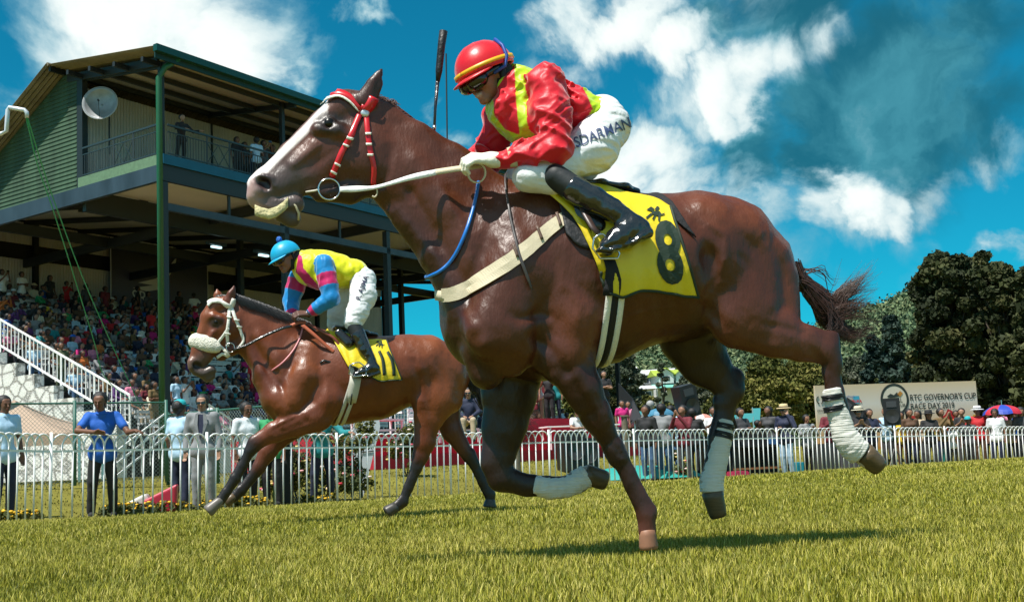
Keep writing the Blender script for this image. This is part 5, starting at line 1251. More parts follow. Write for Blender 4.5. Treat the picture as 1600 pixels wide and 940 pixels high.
    strap_px('nose_strap', S, [(356,556),(348,553),(340,558)], 4, W, H, .012, 8, .006)
    for q in ((358,496),(356,520),(356,534),(369,500),(373,510)): strap_px('strap_keeper', S, [(q[0]-4,q[1]),(q[0]+4,q[1]+1)], 2, W, H, .020, 4, .005)
    # sheepskin roll over the nose
    B2 = Body(.006); fr.chain(B2, [(338,543,.060,8,.03),(330,539,.052,9.5,.034),(320,536,.036,10.5,.036),(310,533,.010,10.5,.036),(307,533,-.02,10,.034),(312,535,-.05,9,.03)], k=.04)
    V2, Q2 = body_mesh(B2, lambda P_, G: G+.0022*vnoise(P_, 80, 3, 2)); mesh_obj('sheepskin_noseband', V2, Q2, mat('sheepskin', (.80,.77,.66), rough=1, bump=1, bscale=90, noise=.1, nscale=40), H, smooth=True)
    o = P(360,543,.075); rig.cyl('bit_ring', [o+Vector((math.cos(a)*6*m, -.004, math.sin(a)*7*m)) for a in np.linspace(0, 6.283, 19)[:-1]], .004, METAL, closed=True)
    rig.ribbon('rein', [P(364,546,.09), P(385,539,.13), P(410,526,.155), P(440,513,.15), P(456,509,.14)], .012, LEATHER)
    TAN = mat('orange_grip', (.42,.10,.045), rough=.55)
    rig.ribbon('rein', [P(454,509,.14), P(466,504,.13), P(478,503,.12)], .014, TAN)
    rig.ribbon('rein_loop', [P(472,507,.16), P(490,522,.19), P(508,538,.20), P(522,550,.21)], .014, TAN)
    rig.ribbon('rein_loop', [P(480,505,.13), P(505,518,.17), P(524,530,.20), P(534,548,.215), P(532,560,.215), P(524,566,.22)], .011, mat('red_brown_leather', (.20,.05,.03), rough=.4))
    rig.ribbon('rein_loop', [P(500,567,.21), P(506,563,.22), P(516,565,.225), P(526,563,.225), P(530,556,.225)], .008, LEATHER)
    nb = [S.hit(*q, .008) for q in ((473,512),(468,530),(458,548),(442,566),(428,577))]; nb = [q for q in nb if q is not None]+[P(424,580,.03), P(424,572,-.08), P(450,530,-.14), P(470,508,-.06)]
    rig.cyl('neck_strap', spline([tuple(q) for q in nb], 36), .0075, mat('pink_strap', (.62,.22,.24), rough=.4))
    GW = mat('grey_elastic_web', (.55,.53,.46), rough=.7)
    rig.girth([(550,527,6,GW),(561,537,6,GW)], 600); 
    S2 = S
    sheet('girth_tab', [[tuple((S.hit(x-w_, y, .018) or P(x-w_, y, .27))), tuple((S.hit(x+w_, y, .018) or P(x+w_, y, .27)))] for x, y, w_ in ((556,585,9),(554,600,8.5),(551,616,8),(549,628,7))], GW, H, .007)
    strap_px('girth_buckle', S, [(549,614),(546,630)], 2.2, LEATHER, H, .026, 5, .005)
    TRIM_ = TRIM
    near = rig.cloth('saddle_cloth', [(508,511,545,575),(530,520,548,572),(552,526,560,577),(575,532,590,594),(590,532,608,594),(603,533,627,593)], YELLOW_CLOTH, .016, 26, 40, .006)
    SC = cloth_skin(fr, S, near); b = MB(); b.tube([Vector(p)+Vector((0,-.003,0)) for p in near[:, -1]], .006, 6); b.tube([Vector(p)+Vector((0,-.003,0)) for p in near[-1, :]], .006, 6); b.build('cloth_binding', TRIM, H, smooth=True)
    strap_px('number', SC, [(592,549),(597,560),(599,573),(600,586)], [4,4.6,4.6,4.6], GREEN_INK, H, .009, 12, .003)
    strap_px('number', SC, [(605,550),(611,561),(614,574),(615,587)], [4,4.6,4.6,4.6], GREEN_INK, H, .009, 12, .003)
    lettering('club_mark', '', SC, (593,538), (7,2), (1.5,-6.5), GREEN_INK, H, off=.008, glyph=CLUB_MARK)
    B = Body(.007)
    fr.chain(B, [(522,512,.0,4,.12),(545,516,0,5,.13),(570,522,0,5,.13),(586,524,0,4,.09)], k=.02)
    fr.chain(B, [(530,520,.20,7,.03),(545,535,.24,8,.025)], k=.03); fr.chain(B, [(530,520,-.20,7,.03),(545,535,-.24,8,.025)], k=.03)
    V2, Q2 = body_mesh(B); mesh_obj('saddle', V2, Q2, LEATHER, H, smooth=True)
    w = .34
    rig.cyl('stirrup_iron', [P(556,566,w), P(547,570,w), P(545,584,w), P(553,588,w), P(572,586,w), P(572,574,w), P(562,566,w)], .0055, METAL, closed=True)
    w = -.34
    rig.cyl('stirrup_iron', [P(556,566,w), P(547,570,w), P(545,584,w), P(553,588,w), P(572,586,w), P(572,574,w), P(562,566,w)], .0055, METAL, closed=True)
    return H, fr, S
H11, FR11, SK11 = build_horse11()
def build_jockey8():
    fr = FR8; J = empty('person', fr.o, fr.yaw, label='jockey in red and lime silks and red cap crouched on horse number 8', cat='jockey')
    P = fr.p; m8 = fr.m(850); SKIN = (.32,.14,.085)
    Z = lambda px, py, w: P(px, py, w)
    hc = Z(760,124,.02); hf = (-.80,-.46,-.38); hu = (-.36,-.05,.93)
    sh_n, el_n, wr_n = Z(852,128,.17), Z(868,232,.25), Z(776,250,.19)
    sh_f, el_f, wr_f = Z(808,132,-.17), Z(760,245,-.20), Z(735,250,-.05)
    chest = [(815,162,0,48,.15),(850,166,0,45,.155),(895,176,0,37,.145),(932,187,0,31,.145)]
    def figure(B):
        add_head(B, hc, hf, hu, 1.0, SKIN, Z(800,150,.0), smile=True)
        fr.chain(B, [(a, b, w, r-5, hw-.015) for a, b, w, r, hw in chest], k=.03, col=SKIN)
        for a, e, w in ((sh_n, el_n, wr_n), (sh_f, el_f, wr_f)): B.seg(a, e, .045, .038, (1,1), .02, SKIN); B.seg(e, w, .036, .024, (1,1), .01, SKIN)
        fr.chain(B, [(934,200,.05,18,.06),(920,228,.10,18,.06),(836,276,.18,9,.03),(880,288,.22,10,.03),(972,345,.26,6,.02),(945,380,.27,4,.02)], k=.02, col=SKIN)
        fr.chain(B, [(934,200,-.05,18,.06),(900,245,-.11,16,.05),(820,278,-.18,9,.03),(880,290,-.23,9,.03),(972,345,-.26,6,.02),(945,380,-.27,4,.02)], k=.02, col=SKIN)
    rider_part(fr, J, 'body', figure, mat('jockey_skin', SKIN, rough=.5, attr='Col', spec=.4), .0052, None, lambda B, V: B.colors(V, SKIN, .006))
    # silks
    RED = (.62,.004,.018); LIME = (.45,.66,.008)
    def silks(B):
        fr.chain(B, [(803,140,0,36,.12)]+chest+[(936,190,0,27,.145)], k=.03, col=LIME)
        fr.chain(B, [(790,170,.05,26,.10),(820,195,.05,28,.12),(860,205,.05,20,.12)], k=.04, col=LIME)
        for (a, e, w) in ((sh_n, el_n, wr_n), (sh_f, el_f, wr_f)):
            B.seg(a, a+(e-a)*.5, .077, .082, (1,1), .03, RED); B.seg(a+(e-a)*.5, e, .082, .066, (1,1), .02, RED)
            B.seg(e, e+(w-e)*.55, .064, .058, (1,1), .02, RED); B.seg(e+(w-e)*.55, e+(w-e)*.76, .058, .038, (1,1), .01, RED); B.seg(e+(w-e)*.80, e+(w-e)*.93, .036, .036, (1,1), .01, RED)
        B.seg(Z(766,250,-.19), Z(768,272,-.17), .045, .02, (1,1), .03, RED)
    P1 = [(770,148),(788,120),(804,100),(806,150),(812,211),(790,203),(772,180)]
    P2 = [(847,90),(905,125),(918,150),(926,170),(915,188),(893,206),(840,240),(838,185),(826,150),(834,115)]
    def scol(B, V):
        C = B.hard(V, LIME); W = V.copy(); W[:, 1] = -np.abs(W[:, 1]); px = proj_np(fr.toworld(W)); isl = C[:, 1] > .3
        r = isl & (in_poly(px, P1) | in_poly(px, P2)); C[r] = RED; C[isl & ~r] = LIME; C[~isl] = RED; return C
    SATIN = mat('satin_silks', RED, rough=.46, attr='Col', spec=.4, sheen=.4, bump=.35, bscale=13)
    def fsilk(P_, G):
        near = np.abs(G) < .03; q = P_[near]; a = vnoise(q@np.array([[1.,0,.6],[0,1,0],[-.6,0,1.]])*np.array([.55,1,1.5]), 11, 2, 1); b = vnoise(q@np.array([[1.,0,-.8],[0,1,0],[.8,0,1.]])*np.array([.5,1,1.5]), 19, 5, 1)
        G[near] -= .011*(1-2.6*np.abs(a))+.005*(1-2.6*np.abs(b)); return G
    Vs, Qs = rider_part(fr, J, 'silks', silks, SATIN, .0055, fsilk, scol)
    for w, e in ((wr_n, el_n),):
        d = w-e; L = np.linalg.norm(d); d = d/L; b = MB(); b.tube([Vector(w-d*.085), Vector(w-d*.052)], [.047, .043], 18); b.build('cuff_elastic', WHITE_WEB, J, smooth=True)
    SK = Skin(fr, Vs, Qs)
    # white breeches
    WH = (.78,.79,.80)
    def breech(B):
        fr.chain(B, [(936,182,0,32,.145),(944,200,0,36,.155)], k=.05)
        fr.chain(B, [(944,200,.08,37,.10),(926,232,.13,36,.10),(880,256,.17,27,.08),(826,277,.19,21,.065)], k=.05)
        fr.chain(B, [(944,200,-.08,37,.10),(905,250,-.13,32,.09),(850,268,-.17,26,.08),(812,279,-.19,22,.065)], k=.05)
        fr.chain(B, [(822,277,.19,19,.06),(868,286,.21,19,.055)], k=.03); fr.chain(B, [(812,279,-.19,19,.06),(868,288,-.22,18,.055)], k=.03)
    def fbr(P_, G):
        near = np.abs(G) < .03; q = P_[near]; a = vnoise(q*np.array([.35,1,1.6])+q[:, [2,1,0]]*np.array([-.4,0,.3]), 20, 7, 2); G[near] -= .006*(1-2.2*np.abs(a)); return G
    Vb, Qb = rider_part(fr, J, 'breeches', breech, mat('white_breeches', WH, rough=.5, bump=.3, bscale=25), .006, fbr)
    lettering('name_lettering', 'N.SDARMAN', Skin(fr, Vb, Qb), (932,212), (18.5,-7.2), (7,22), mat('blue_ink', (.05,.075,.17), rough=.5), J, off=.005, glyph=(lambda g: (g[0]*np.array([1.0,-1.0,1]), g[1]))(text_mesh('N.SDARMAN', 1.0, .006)))
    # boots
    BT = mat('boot_leather', (.010,.011,.013), rough=.16, spec=.7, coat=.7, bump=.22, bscale=22); BM = mat('boot_stretch_top', (.014,.018,.02), rough=.6, bump=.1)
    def boot(sg, part):
        w = lambda x: x*sg
        def fn(B):
            if part == 'top': fr.chain(B, [(868,276,w(.25),20,.062),(902,299,w(.285),21,.06)], k=.01)
            else:
                fr.chain(B, [(896,295,w(.28),21,.06),(925,311,w(.305),21,.058),(960,330,w(.335),17.5,.05),(985,347,w(.355),15,.042)], k=.012)
                fr.chain(B, [(1001,355,w(.36),14.5,.038),(985,359,w(.36),17,.044),(965,371,w(.37),14.5,.046),(944,383,w(.375),9,.042)], k=.03)
                fr.chain(B, [(1010,364,w(.36),10,.036),(985,381,w(.365),5,.044),(950,393,w(.372),5,.046),(936,391,w(.376),4,.034)], k=.008)
        return fn
    for sg in (1, -1):
        for part, mm in (('top', BM), ('foot', BT)): rider_part(fr, J, 'boot_top' if part == 'top' else 'boot', boot(sg, part), mm, .006, folds(4, .003, (30,10,22)) if part == 'foot' else None)
    # gloves
    GL = mat('cream_gloves', (.80,.78,.66), rough=.55, bump=.3, bscale=60)
    def gl(B):
        add_hand(B, wr_n+np.array((-.004,0,.0)), (-1,-.1,.06), (.0,-.55,.8), (.1,.9,.5), 1.12, 1.15, (1,1,1), .004); B.seg(wr_n+np.array((.004,0,0)), wr_n+np.array((-.02,0,0)), .029, .032)
        add_hand(B, wr_f+np.array((.0,0,.0)), (-1,-.4,-.1), (-.2,-.2,.9), (-.1,-.9,.2), 1.05, 1.3, (1,1,1), .004)
    rider_part(fr, J, 'gloves', gl, GL, .0036, None, None)
    # head gear
    fh, uh, sh = ortho(hf, hu); hcen = hc+uh*.040-fh*.016
    capm = mat('red_cap_silk', (.66,.006,.016), rough=.35, bump=.12, bscale=12, sheen=.2)
    dome('cap', hcen, hf, np.array(hu)+np.array((.0,.0,0)), .134, capm, J, -.10, True, (.02,.08,.15), mat('yellow_band', (.75,.42,.01), rough=.4))
    GM = mat('goggle_black', (.006,.006,.007), rough=.12, coat=.6)
    def gog(B):
        q = lambda a, b, d: hc+fh*a+uh*b+sh*d
        for d in (-1, 1): B.seg(q(.100,-.002,.024*d), q(.084,.000,.052*d), .037, .035, (1,1), .008); B.seg(q(.066,.010,.060*d), q(.0,.018,.092*d), .020, .016, (1,1), .01)
        B.seg(q(.070,.034,-.045), q(.070,.034,.045), .034, .034, (1,1), .01)
    rider_part(fr, J, 'goggles', gog, GM, .0045)
    q = lambda a, b, d: Vector(hc+fh*a+uh*b+sh*d)
    b = MB()
    for d in (-1, 1): b.tube([q(-.015,.03,.100*d), q(-.02,-.03,.088*d), q(.0,-.075,.064*d), q(.03,-.108,.0)], [.012,.020,.017,.012], 8)
    b.build('chin_strap', mat('chin_strap_black', (.008,.008,.009), rough=.6), J, smooth=True)
    d = -1
    for d in (-1, 1):
        b = MB(); hq = lambda a, b_, d_: Vector(hcen+fh*a+uh*b_+sh*d_); b.tube([hq(-.06,.105,.075*d), hq(-.045,.06,.118*d), hq(-.03,.01,.131*d), hq(-.005,-.03,.122*d), q(.03,.0,.088*d)], .0085, 8); b.build('goggle_strap', mat('blue_elastic', (.01,.06,.30), rough=.5), J, smooth=True)
    def hb(B):
        q2 = lambda a, b, d: hc+fh*a+uh*b+sh*d
        B.seg(q2(-.06,-.01,-.03), q2(-.06,-.01,.03), .066, .066, (1,1), .01); B.seg(q2(-.03,-.06,-.03), q2(-.03,-.06,.03), .05, .05, (1,1), .02)
    rider_part(fr, J, 'hair', hb, mat('black_hair', (.01,.009,.009), rough=.6, bump=.5, bscale=80), .006, folds(2, .003, (50,50,20)))
    def collar(B): fr.chain(B, [(800,150,.0,24,.075),(786,160,.0,19,.07)], k=.02)
    rider_part(fr, J, 'collar', collar, mat('red_collar', (.45,.004,.014), rough=.5), .006)
    # whip, held upright in the far hand: a thing of its own
    W = empty('riding_whip', fr.toworld(Z(680,215,-.02)[None])[0], 0, label='black riding whip held upright by the jockey in red', cat='whip')
    base = Vector(W.location); gp = lambda px, py: fr.o+fr.x*P(px, py, -.02)[0]+fr.y*.02+Vector((0,0,P(px, py, -.02)[2]))-base
    b = MB(); b.tube([gp(724,246), gp(700,238), gp(679,222), gp(678,214)], .006, 8); b.tube([gp(678,216), gp(680,170), gp(684,125)], [.006,.0065,.009], 10); b.build('shaft', LEATHER, W, smooth=True)
    b = MB(); b.tube([gp(684,128), gp(686,110), gp(690,70), gp(693,49)], [.009,.016,.0175,.019], 12); b.build('handle', mat('whip_grip', (.008,.008,.009), rough=.5, bump=.4), W, smooth=True)
    b = MB(); b.tube([gp(678.4,202), gp(678.6,196)], .0078, 10); b.build('collar', METAL, W, smooth=True)
    # blue cushion edge seen behind the saddle
    B = Body(.006); fr.chain(B, [(958,303,-.04,4,.06),(975,306,-.04,7,.08),(986,306,-.04,6,.06)], k=.02); V2, Q2 = body_mesh(B); mesh_obj('saddle_cover', V2, Q2, mat('blue_saddle_cover', (.01,.07,.45), rough=.35), H8, smooth=True)
build_jockey8()

def build_jockey11():
    fr = FR11; J = empty('person', fr.o, fr.yaw, label='jockey in yellow vest with blue sleeves and light blue cap riding horse number 11', cat='jockey')
    Z = fr.p; SKIN = (.26,.115,.07)
    hc = Z(447,404,.02); hf = (-.86,-.36,-.38); hu = (-.36,-.03,.93)
    sh_n, el_n, wr_n = Z(506,412,.17), Z(518,466,.22), Z(482,490,.14)
    sh_f, el_f, wr_f = Z(470,422,-.16), Z(455,470,-.18), Z(457,494,-.06)
    chest = [(484,416,0,25,.15),(508,420,0,26,.16),(530,424,0,24,.15),(550,428,0,20,.145)]
    def legs(B, dr=0, dh=0, col=None):
        fr.chain(B, [(552,428,0,18-dr,.14-dh),(566,438,0,19-dr,.15-dh)], k=.04, col=col)
        fr.chain(B, [(566,438,.09,20-dr,.09-dh),(568,462,.16,19-dr,.085-dh),(558,488,.20,16-dr,.075-dh),(552,503,.22,14-dr,.07-dh)], k=.04, col=col)
        fr.chain(B, [(560,438,-.09,20-dr,.09-dh),(545,465,-.14,18-dr,.08-dh),(528,490,-.18,14-dr,.07-dh),(524,505,-.20,13-dr,.06-dh)], k=.04, col=col)
    def figure(B):
        add_head(B, hc, hf, hu, 1.0, SKIN, Z(472,412,.0))
        fr.chain(B, [(a, b, w, r-3, hw-.015) for a, b, w, r, hw in chest], k=.03, col=SKIN)
        for a, e, w in ((sh_n, el_n, wr_n), (sh_f, el_f, wr_f)): B.seg(a, e, .045, .038, (1,1), .02, SKIN); B.seg(e, w, .036, .026, (1,1), .01, SKIN)
        legs(B, 7, .035, SKIN)
        fr.chain(B, [(553,506,.23,9,.05),(578,560,.29,6,.035)], k=.01, col=SKIN); fr.chain(B, [(526,506,-.21,9,.05),(575,560,-.29,6,.035)], k=.01, col=SKIN)
        add_hand(B, wr_n, (-1,-.1,.0), (.0,-.6,.75), (.1,.9,.4), 1.0, 1.2, (.10,.045,.03), .005); add_hand(B, wr_f, (-1,-.3,-.1), (-.2,-.3,.9), (-.1,-.9,.2), 1.0, 1.3, (.10,.045,.03), .005)
    rider_part(fr, J, 'body', figure, mat('rider_skin', SKIN, rough=.5, attr='Col'), .006, None, lambda B, V: B.colors(V, SKIN, .006))
    YL = (.80,.78,.01); BL = (.005,.22,.55); MG = (.55,.01,.12)
    def silks(B):
        fr.chain(B, [(473,412,0,18,.11)]+chest+[(556,424,0,16,.14)], k=.04, col=YL)
        fr.chain(B, [(478,428,.04,14,.09),(500,438,.04,14,.11)], k=.04, col=YL)
        for (a, e, w) in ((sh_n, el_n, wr_n), (sh_f, el_f, wr_f)):
            B.seg(a, a+(e-a)*.35, .070, .070, (1,1), .02, BL); B.seg(a+(e-a)*.35, a+(e-a)*.62, .071, .070, (1,1), .02, MG); B.seg(a+(e-a)*.62, e, .070, .062, (1,1), .02, BL)
            B.seg(e, e+(w-e)*.6, .062, .052, (1,1), .02, BL); B.seg(e+(w-e)*.6, e+(w-e)*.78, .050, .042, (1,1), .01, MG); B.seg(e+(w-e)*.78, e+(w-e)*.93, .042, .028, (1,1), .01, BL)
    MP = [(466,395),(472,400),(474,418),(505,455),(500,462),(485,452),(462,425)]
    def scol(B, V):
        C = B.hard(V, YL); W = V.copy(); W[:, 1] = -np.abs(W[:, 1]); px = proj_np(fr.toworld(W)); yl = C[:, 0] > .45; C[yl & (C[:, 1] > .3)] = YL; C[yl & (C[:, 1] > .3) & in_poly(px, MP)] = MG; return C
    def fsilk(P_, G):
        near = np.abs(G) < .03; q = P_[near]; a = vnoise(q*np.array([1,1,.55]), 16, 12, 2); G[near] -= .009*(1-2.0*np.abs(a)); return G
    rider_part(fr, J, 'silks', silks, MATS['satin_silks'], .0065, fsilk, scol)
    Vb, Qb = rider_part(fr, J, 'breeches', legs, MATS['white_breeches'], .0065, lambda P_, G: folds(6, .006, (14,10,34))(P_, G))
    lettering('name_lettering', 'R. AJIMA', Skin(fr, Vb, Qb), (566,450), (3.5,-10.0), (-10,-3.6), mat('navy_print', (.01,.012,.05), rough=.5), J, off=.006, glyph=text_mesh('R. AJIMA', 1.0, .015))
    for sg in (1, -1):
        x = 0 if sg > 0 else -6
        rider_part(fr, J, 'boot_top', lambda B: fr.chain(B, [(553+x*3,509,.23*sg,11.5,.058),(561+x,526,.25*sg,11.5,.056)], k=.01), MATS['boot_stretch_top'], .007)
        def foot(B): fr.chain(B, [(560+x,523,.25*sg,11.5,.056),(570+x,545,.27*sg,10,.05),(580,562,.285*sg,7.5,.042)], k=.01); fr.chain(B, [(588,576,.29*sg,6.5,.036),(582,574,.29*sg,8.5,.042),(568,580,.295*sg,6.5,.042),(556,584,.30*sg,4.5,.036)], k=.03); fr.chain(B, [(592,582,.29*sg,3.5,.034),(575,588,.295*sg,2.6,.04),(552,588,.30*sg,2.4,.034)], k=.01)
        rider_part(fr, J, 'boot', foot, MATS['boot_leather'], .007, folds(4, .003, (30,10,22)))
    fh, uh, sh = ortho(hf, hu); hcen = hc+uh*.030-fh*.012
    cap = dome('cap', hcen, hf, hu, .120, mat('light_blue_cap', (.01,.36,.62), rough=.4, bump=.15, bscale=14), J, -.05, True)
    b = MB(); b.lathe([(.0,.03),(.018,.022),(.026,.0),(.018,-.02),(.0,-.024)], Vector(hcen+uh*.135), 10); b.build('cap_bobble', mat('bobble_blue', (.005,.12,.5), rough=.6, bump=.8, bscale=60), J, smooth=True)
    def gog(B):
        q = lambda a, b, d: hc+fh*a+uh*b+sh*d
        for d in (-1, 1): B.seg(q(.090,.004,.022*d), q(.074,.006,.050*d), .031, .029, (1,1), .008); B.seg(q(.066,.014,.055*d), q(.0,.018,.088*d), .014, .011, (1,1), .01)
    rider_part(fr, J, 'goggles', gog, MATS['goggle_black'], .006)
    q = lambda a, b, d: Vector(hc+fh*a+uh*b+sh*d); b = MB()
    for d in (-1, 1): b.tube([q(-.015,.03,.098*d), q(-.02,-.03,.086*d), q(.0,-.075,.062*d), q(.03,-.105,.0)], .009, 8)
    b.build('chin_strap', MATS['chin_strap_black'], J, smooth=True)
    def hb(B):
        q2 = lambda a, b, d: hc+fh*a+uh*b+sh*d
        B.seg(q2(-.06,-.01,-.03), q2(-.06,-.01,.03), .066, .066, (1,1), .01); B.seg(q2(-.03,-.06,-.03), q2(-.03,-.06,.03), .05, .05, (1,1), .02)
    rider_part(fr, J, 'hair', hb, MATS['black_hair'], .007)
    rider_part(fr, J, 'collar', lambda B: fr.chain(B, [(470,410,.0,13,.075),(464,414,.0,11,.07)], k=.02), mat('magenta_collar', MG, rough=.5), .007)
    d = wr_n-el_n; d /= np.linalg.norm(d); b = MB(); b.tube([Vector(wr_n-d*.01), Vector(wr_n+d*.015)], .032, 14); b.build('wristwatch', LEATHER, J, smooth=True)
build_jockey11()
# ---------------------------------------------------------------- spectators
def lerp(a, b, t): return tuple(a[i]+(b[i]-a[i])*t for i in range(3))
BASE = dict(hip=(0,0,.92), chest=(0,0,1.28), neck=(0,-.01,1.46), head=(0,-.02,1.60), hf=(0,-1,-.05), hu=(0,0,1),
    sh=(.185,0,1.40), el=(.24,.02,1.12), wr=(.25,-.06,.88), hd=(0,-.15,-1), kn=(.10,-.02,.50), an=(.11,.03,.09), spread=1)
def pose(**k):
    p = dict(BASE); p.update(k); return p
POSES = {
 'stand': pose(), 'hips': pose(elL=(-.38,.05,1.15), wrL=(-.22,-.06,1.0), hdL=(.9,-.3,-.2)),
 'crossed': pose(elL=(-.25,-.06,1.14), wrL=(.06,-.22,1.20), hdL=(1,.1,.1), elR=(.25,-.06,1.14), wrR=(-.08,-.19,1.17), hdR=(-1,.1,.1)),
 'phone': pose(elR=(.24,-.20,1.22), wrR=(.06,-.34,1.50), hdR=(-.3,-.3,1), elL=(-.24,-.18,1.20), wrL=(-.04,-.33,1.48), hdL=(.3,-.3,1)),
 'ear': pose(elR=(.32,-.10,1.18), wrR=(.14,-.10,1.50), hdR=(-.3,.1,1), elL=(-.24,-.02,1.14), wrL=(-.05,-.24,1.16), hdL=(.8,-.3,.2)),
 'clap': pose(elR=(.27,-.06,1.16), wrR=(.05,-.30,1.30), hdR=(-.3,-.5,.8), elL=(-.27,-.06,1.16), wrL=(-.05,-.31,1.30), hdL=(.3,-.5,.8)),
 'sit': pose(hip=(0,.05,.50), chest=(0,.02,.86), neck=(0,-.02,1.03), head=(0,-.05,1.17), sh=(.18,.0,.98), el=(.25,-.06,.72), wr=(.10,-.28,.62), hd=(-.4,-.9,-.1), kn=(.12,-.42,.52), an=(.12,-.44,.10)),
 'sitlean': pose(hip=(0,.05,.50), chest=(0,-.10,.83), neck=(0,-.20,.98), head=(0,-.26,1.10), sh=(.18,-.13,.94), el=(.22,-.33,.72), wr=(.05,-.46,.70), hd=(-.7,-.7,.1), kn=(.13,-.42,.52), an=(.14,-.38,.10)),
 'sitphone': pose(hip=(0,.05,.50), chest=(0,.02,.86), neck=(0,-.02,1.03), head=(0,-.05,1.17), sh=(.18,.0,.98), elR=(.24,-.2,.84), wrR=(.07,-.34,1.10), hdR=(-.3,-.3,1), elL=(-.24,-.16,.80), wrL=(-.06,-.34,1.08), hdL=(.3,-.3,1), kn=(.12,-.42,.52), an=(.12,-.44,.10)),
 'lean': pose(chest=(-.02,-.05,1.27), neck=(-.02,-.10,1.45), head=(-.04,-.14,1.59), hf=(-.35,-.9,-.2), sh=(.19,-.05,1.39), elL=(-.34,-.22,1.20), wrL=(-.12,-.42,1.17), hdL=(.95,-.2,-.1), elR=(.33,-.22,1.16), wrR=(.42,-.46,1.17), hdR=(.5,-.8,-.1), kn=(.13,.03,.50), an=(.15,.12,.09)),
 'back': pose(hf=(0,-1,-.05), elL=(-.36,.10,1.16), wrL=(-.18,.16,1.02), hdL=(.9,.1,-.2)),
}
PCACHE = {}
def person_meshes(pk, hair, res, sleeve, bottom, fem):
    key = (pk, hair, res, sleeve, bottom, fem)
    if key in PCACHE: return PCACHE[key]
    p = POSES[pk]; out = {}
    A = lambda n: np.array(p[n], float)
    def side(n, d):
        k = n+('R' if d > 0 else 'L')
        if k in p: return np.array(p[k], float)
        v = A(n).copy(); v[0] *= d; return v
    sw = .92 if fem else 1.0; SK = (1,1,1)
    hip, chest, neck, head = A('hip'), A('chest'), A('neck'), A('head')
    def torso(B, e=0, col=None):
        B.seg(hip+(-.07,0,.0), hip+(.07,0,.0), .105+e, .105+e, (1,1), .05, col); B.seg(hip+(0,0,.08), chest-(0,0,.10), .118*sw+e, .125*sw+e, (1.0,1.0), .06, col)
        B.seg(chest+(-.07*sw,0,.0), chest+(.07*sw,0,.0), .110+e, .110+e, (1,1), .05, col)
        B.seg(side('sh',-1)+(.02,0,0), side('sh',1)-(.02,0,0), .062+e, .062+e, (1,1), .05, col)
        if fem: B.seg(chest+(-.07,-.07,.0), chest+(.07,-.07,.0), .06+e, .06+e, (1,1), .03, col)
    def body(B):
        torso(B, -.012, SK); B.seg(chest+(0,0,.12), neck+(0,0,.05), .065, .052, (1,1), .03, SK)
        if res < .02: add_head(B, head, p['hf'], p['hu'], 1.0, SK, None, lip=(.8,.5,.45)); B.seg(neck, head-(0,0,.06), .052, .05, (1,1), .02, SK)
        else:
            f = np.array(p['hf'], float); f /= np.linalg.norm(f); B.seg(head+(0,0,.03), head+(0,0,.03), .098, .098, (1,1), .02, SK); B.seg(head+f*.035-(0,0,.02), head+f*.045-(0,0,.06), .062, .042, (1,1), .02, SK); B.seg(head+f*.10-(0,0,.015), head+f*.105-(0,0,.02), .016, .016, (1,1), .02, SK)
        for d in (-1, 1):
            s, e, w = side('sh', d), side('el', d), side('wr', d); B.seg(s, e, .050*sw, .040*sw, (1,1), .03, SK); B.seg(e, w, .040*sw, .027*sw, (1,1), .01, SK); hd = side('hd', d)
            if 'hd'+('R' if d > 0 else 'L') not in p: hd = np.array(p['hd'], float)*np.array((d if pk.startswith('sit') else 1,1,1))
            if res < .02: add_hand(B, w, hd, (-hd[2]*.3, .9 if abs(hd[1]) < .8 else .2, .5), (-d*.6, -.5, .4), .95, .5, SK)
            else: hn = hd/np.linalg.norm(hd); B.seg(w, w+hn*.13, .034, .026, (1,1), .02, SK)
            h = hip+np.array((.085*d,0,-.02)); k_, a_ = side('kn', d), side('an', d); B.seg(h, k_, .078, .052, (1,1), .03, SK); B.seg(k_, a_, .052, .034, (1,1), .01, SK); B.seg(a_-(0,0,.03), a_+(0,-.10,-.045), .035, .03, (1,1), .02, SK)
    def top(B):
        torso(B, .008)
        B.seg(hip+(-.07,0,-.05), hip+(.07,0,-.05), .125, .125, (1,1), .04)
        for d in (-1, 1):
            s, e, w = side('sh', d), side('el', d), side('wr', d); t = {'short': .62, 'long': 1, 'none': .18}[sleeve]; B.seg(s, s+(e-s)*t, .064*sw, .058*sw, (1,1), .03)
            if sleeve == 'long': B.seg(e, e+(w-e)*.93, .055*sw, .042*sw, (1,1), .015)
        B.seg(neck-(0,0,.03), neck+(0,0,.0), .066, .060, (1,1), .02)
    def legs(B):
        B.seg(hip+(-.06,0,-.01), hip+(.06,0,-.01), .116, .116, (1,1), .05)
        for d in (-1, 1):
            h = hip+np.array((.085*d,0,-.04)); k_, a_ = side('kn', d), side('an', d); B.seg(h, k_, .093, .070, (1,1), .035); 
            if bottom != 'shorts': B.seg(k_, a_+(0,0,.0), .070, .058, (1,1), .02)
        if bottom == 'skirt' and pk in ('stand','hips','crossed','phone','clap','ear','back'): B.seg(hip, hip-(0,0,.40), .13, .20, (1,1), .03)
    def shoes(B):
        for d in (-1, 1): a_ = side('an', d); B.seg(a_+(0,.02,-.045), a_+(0,-.15,-.05), .045, .040, (1,1), .02)
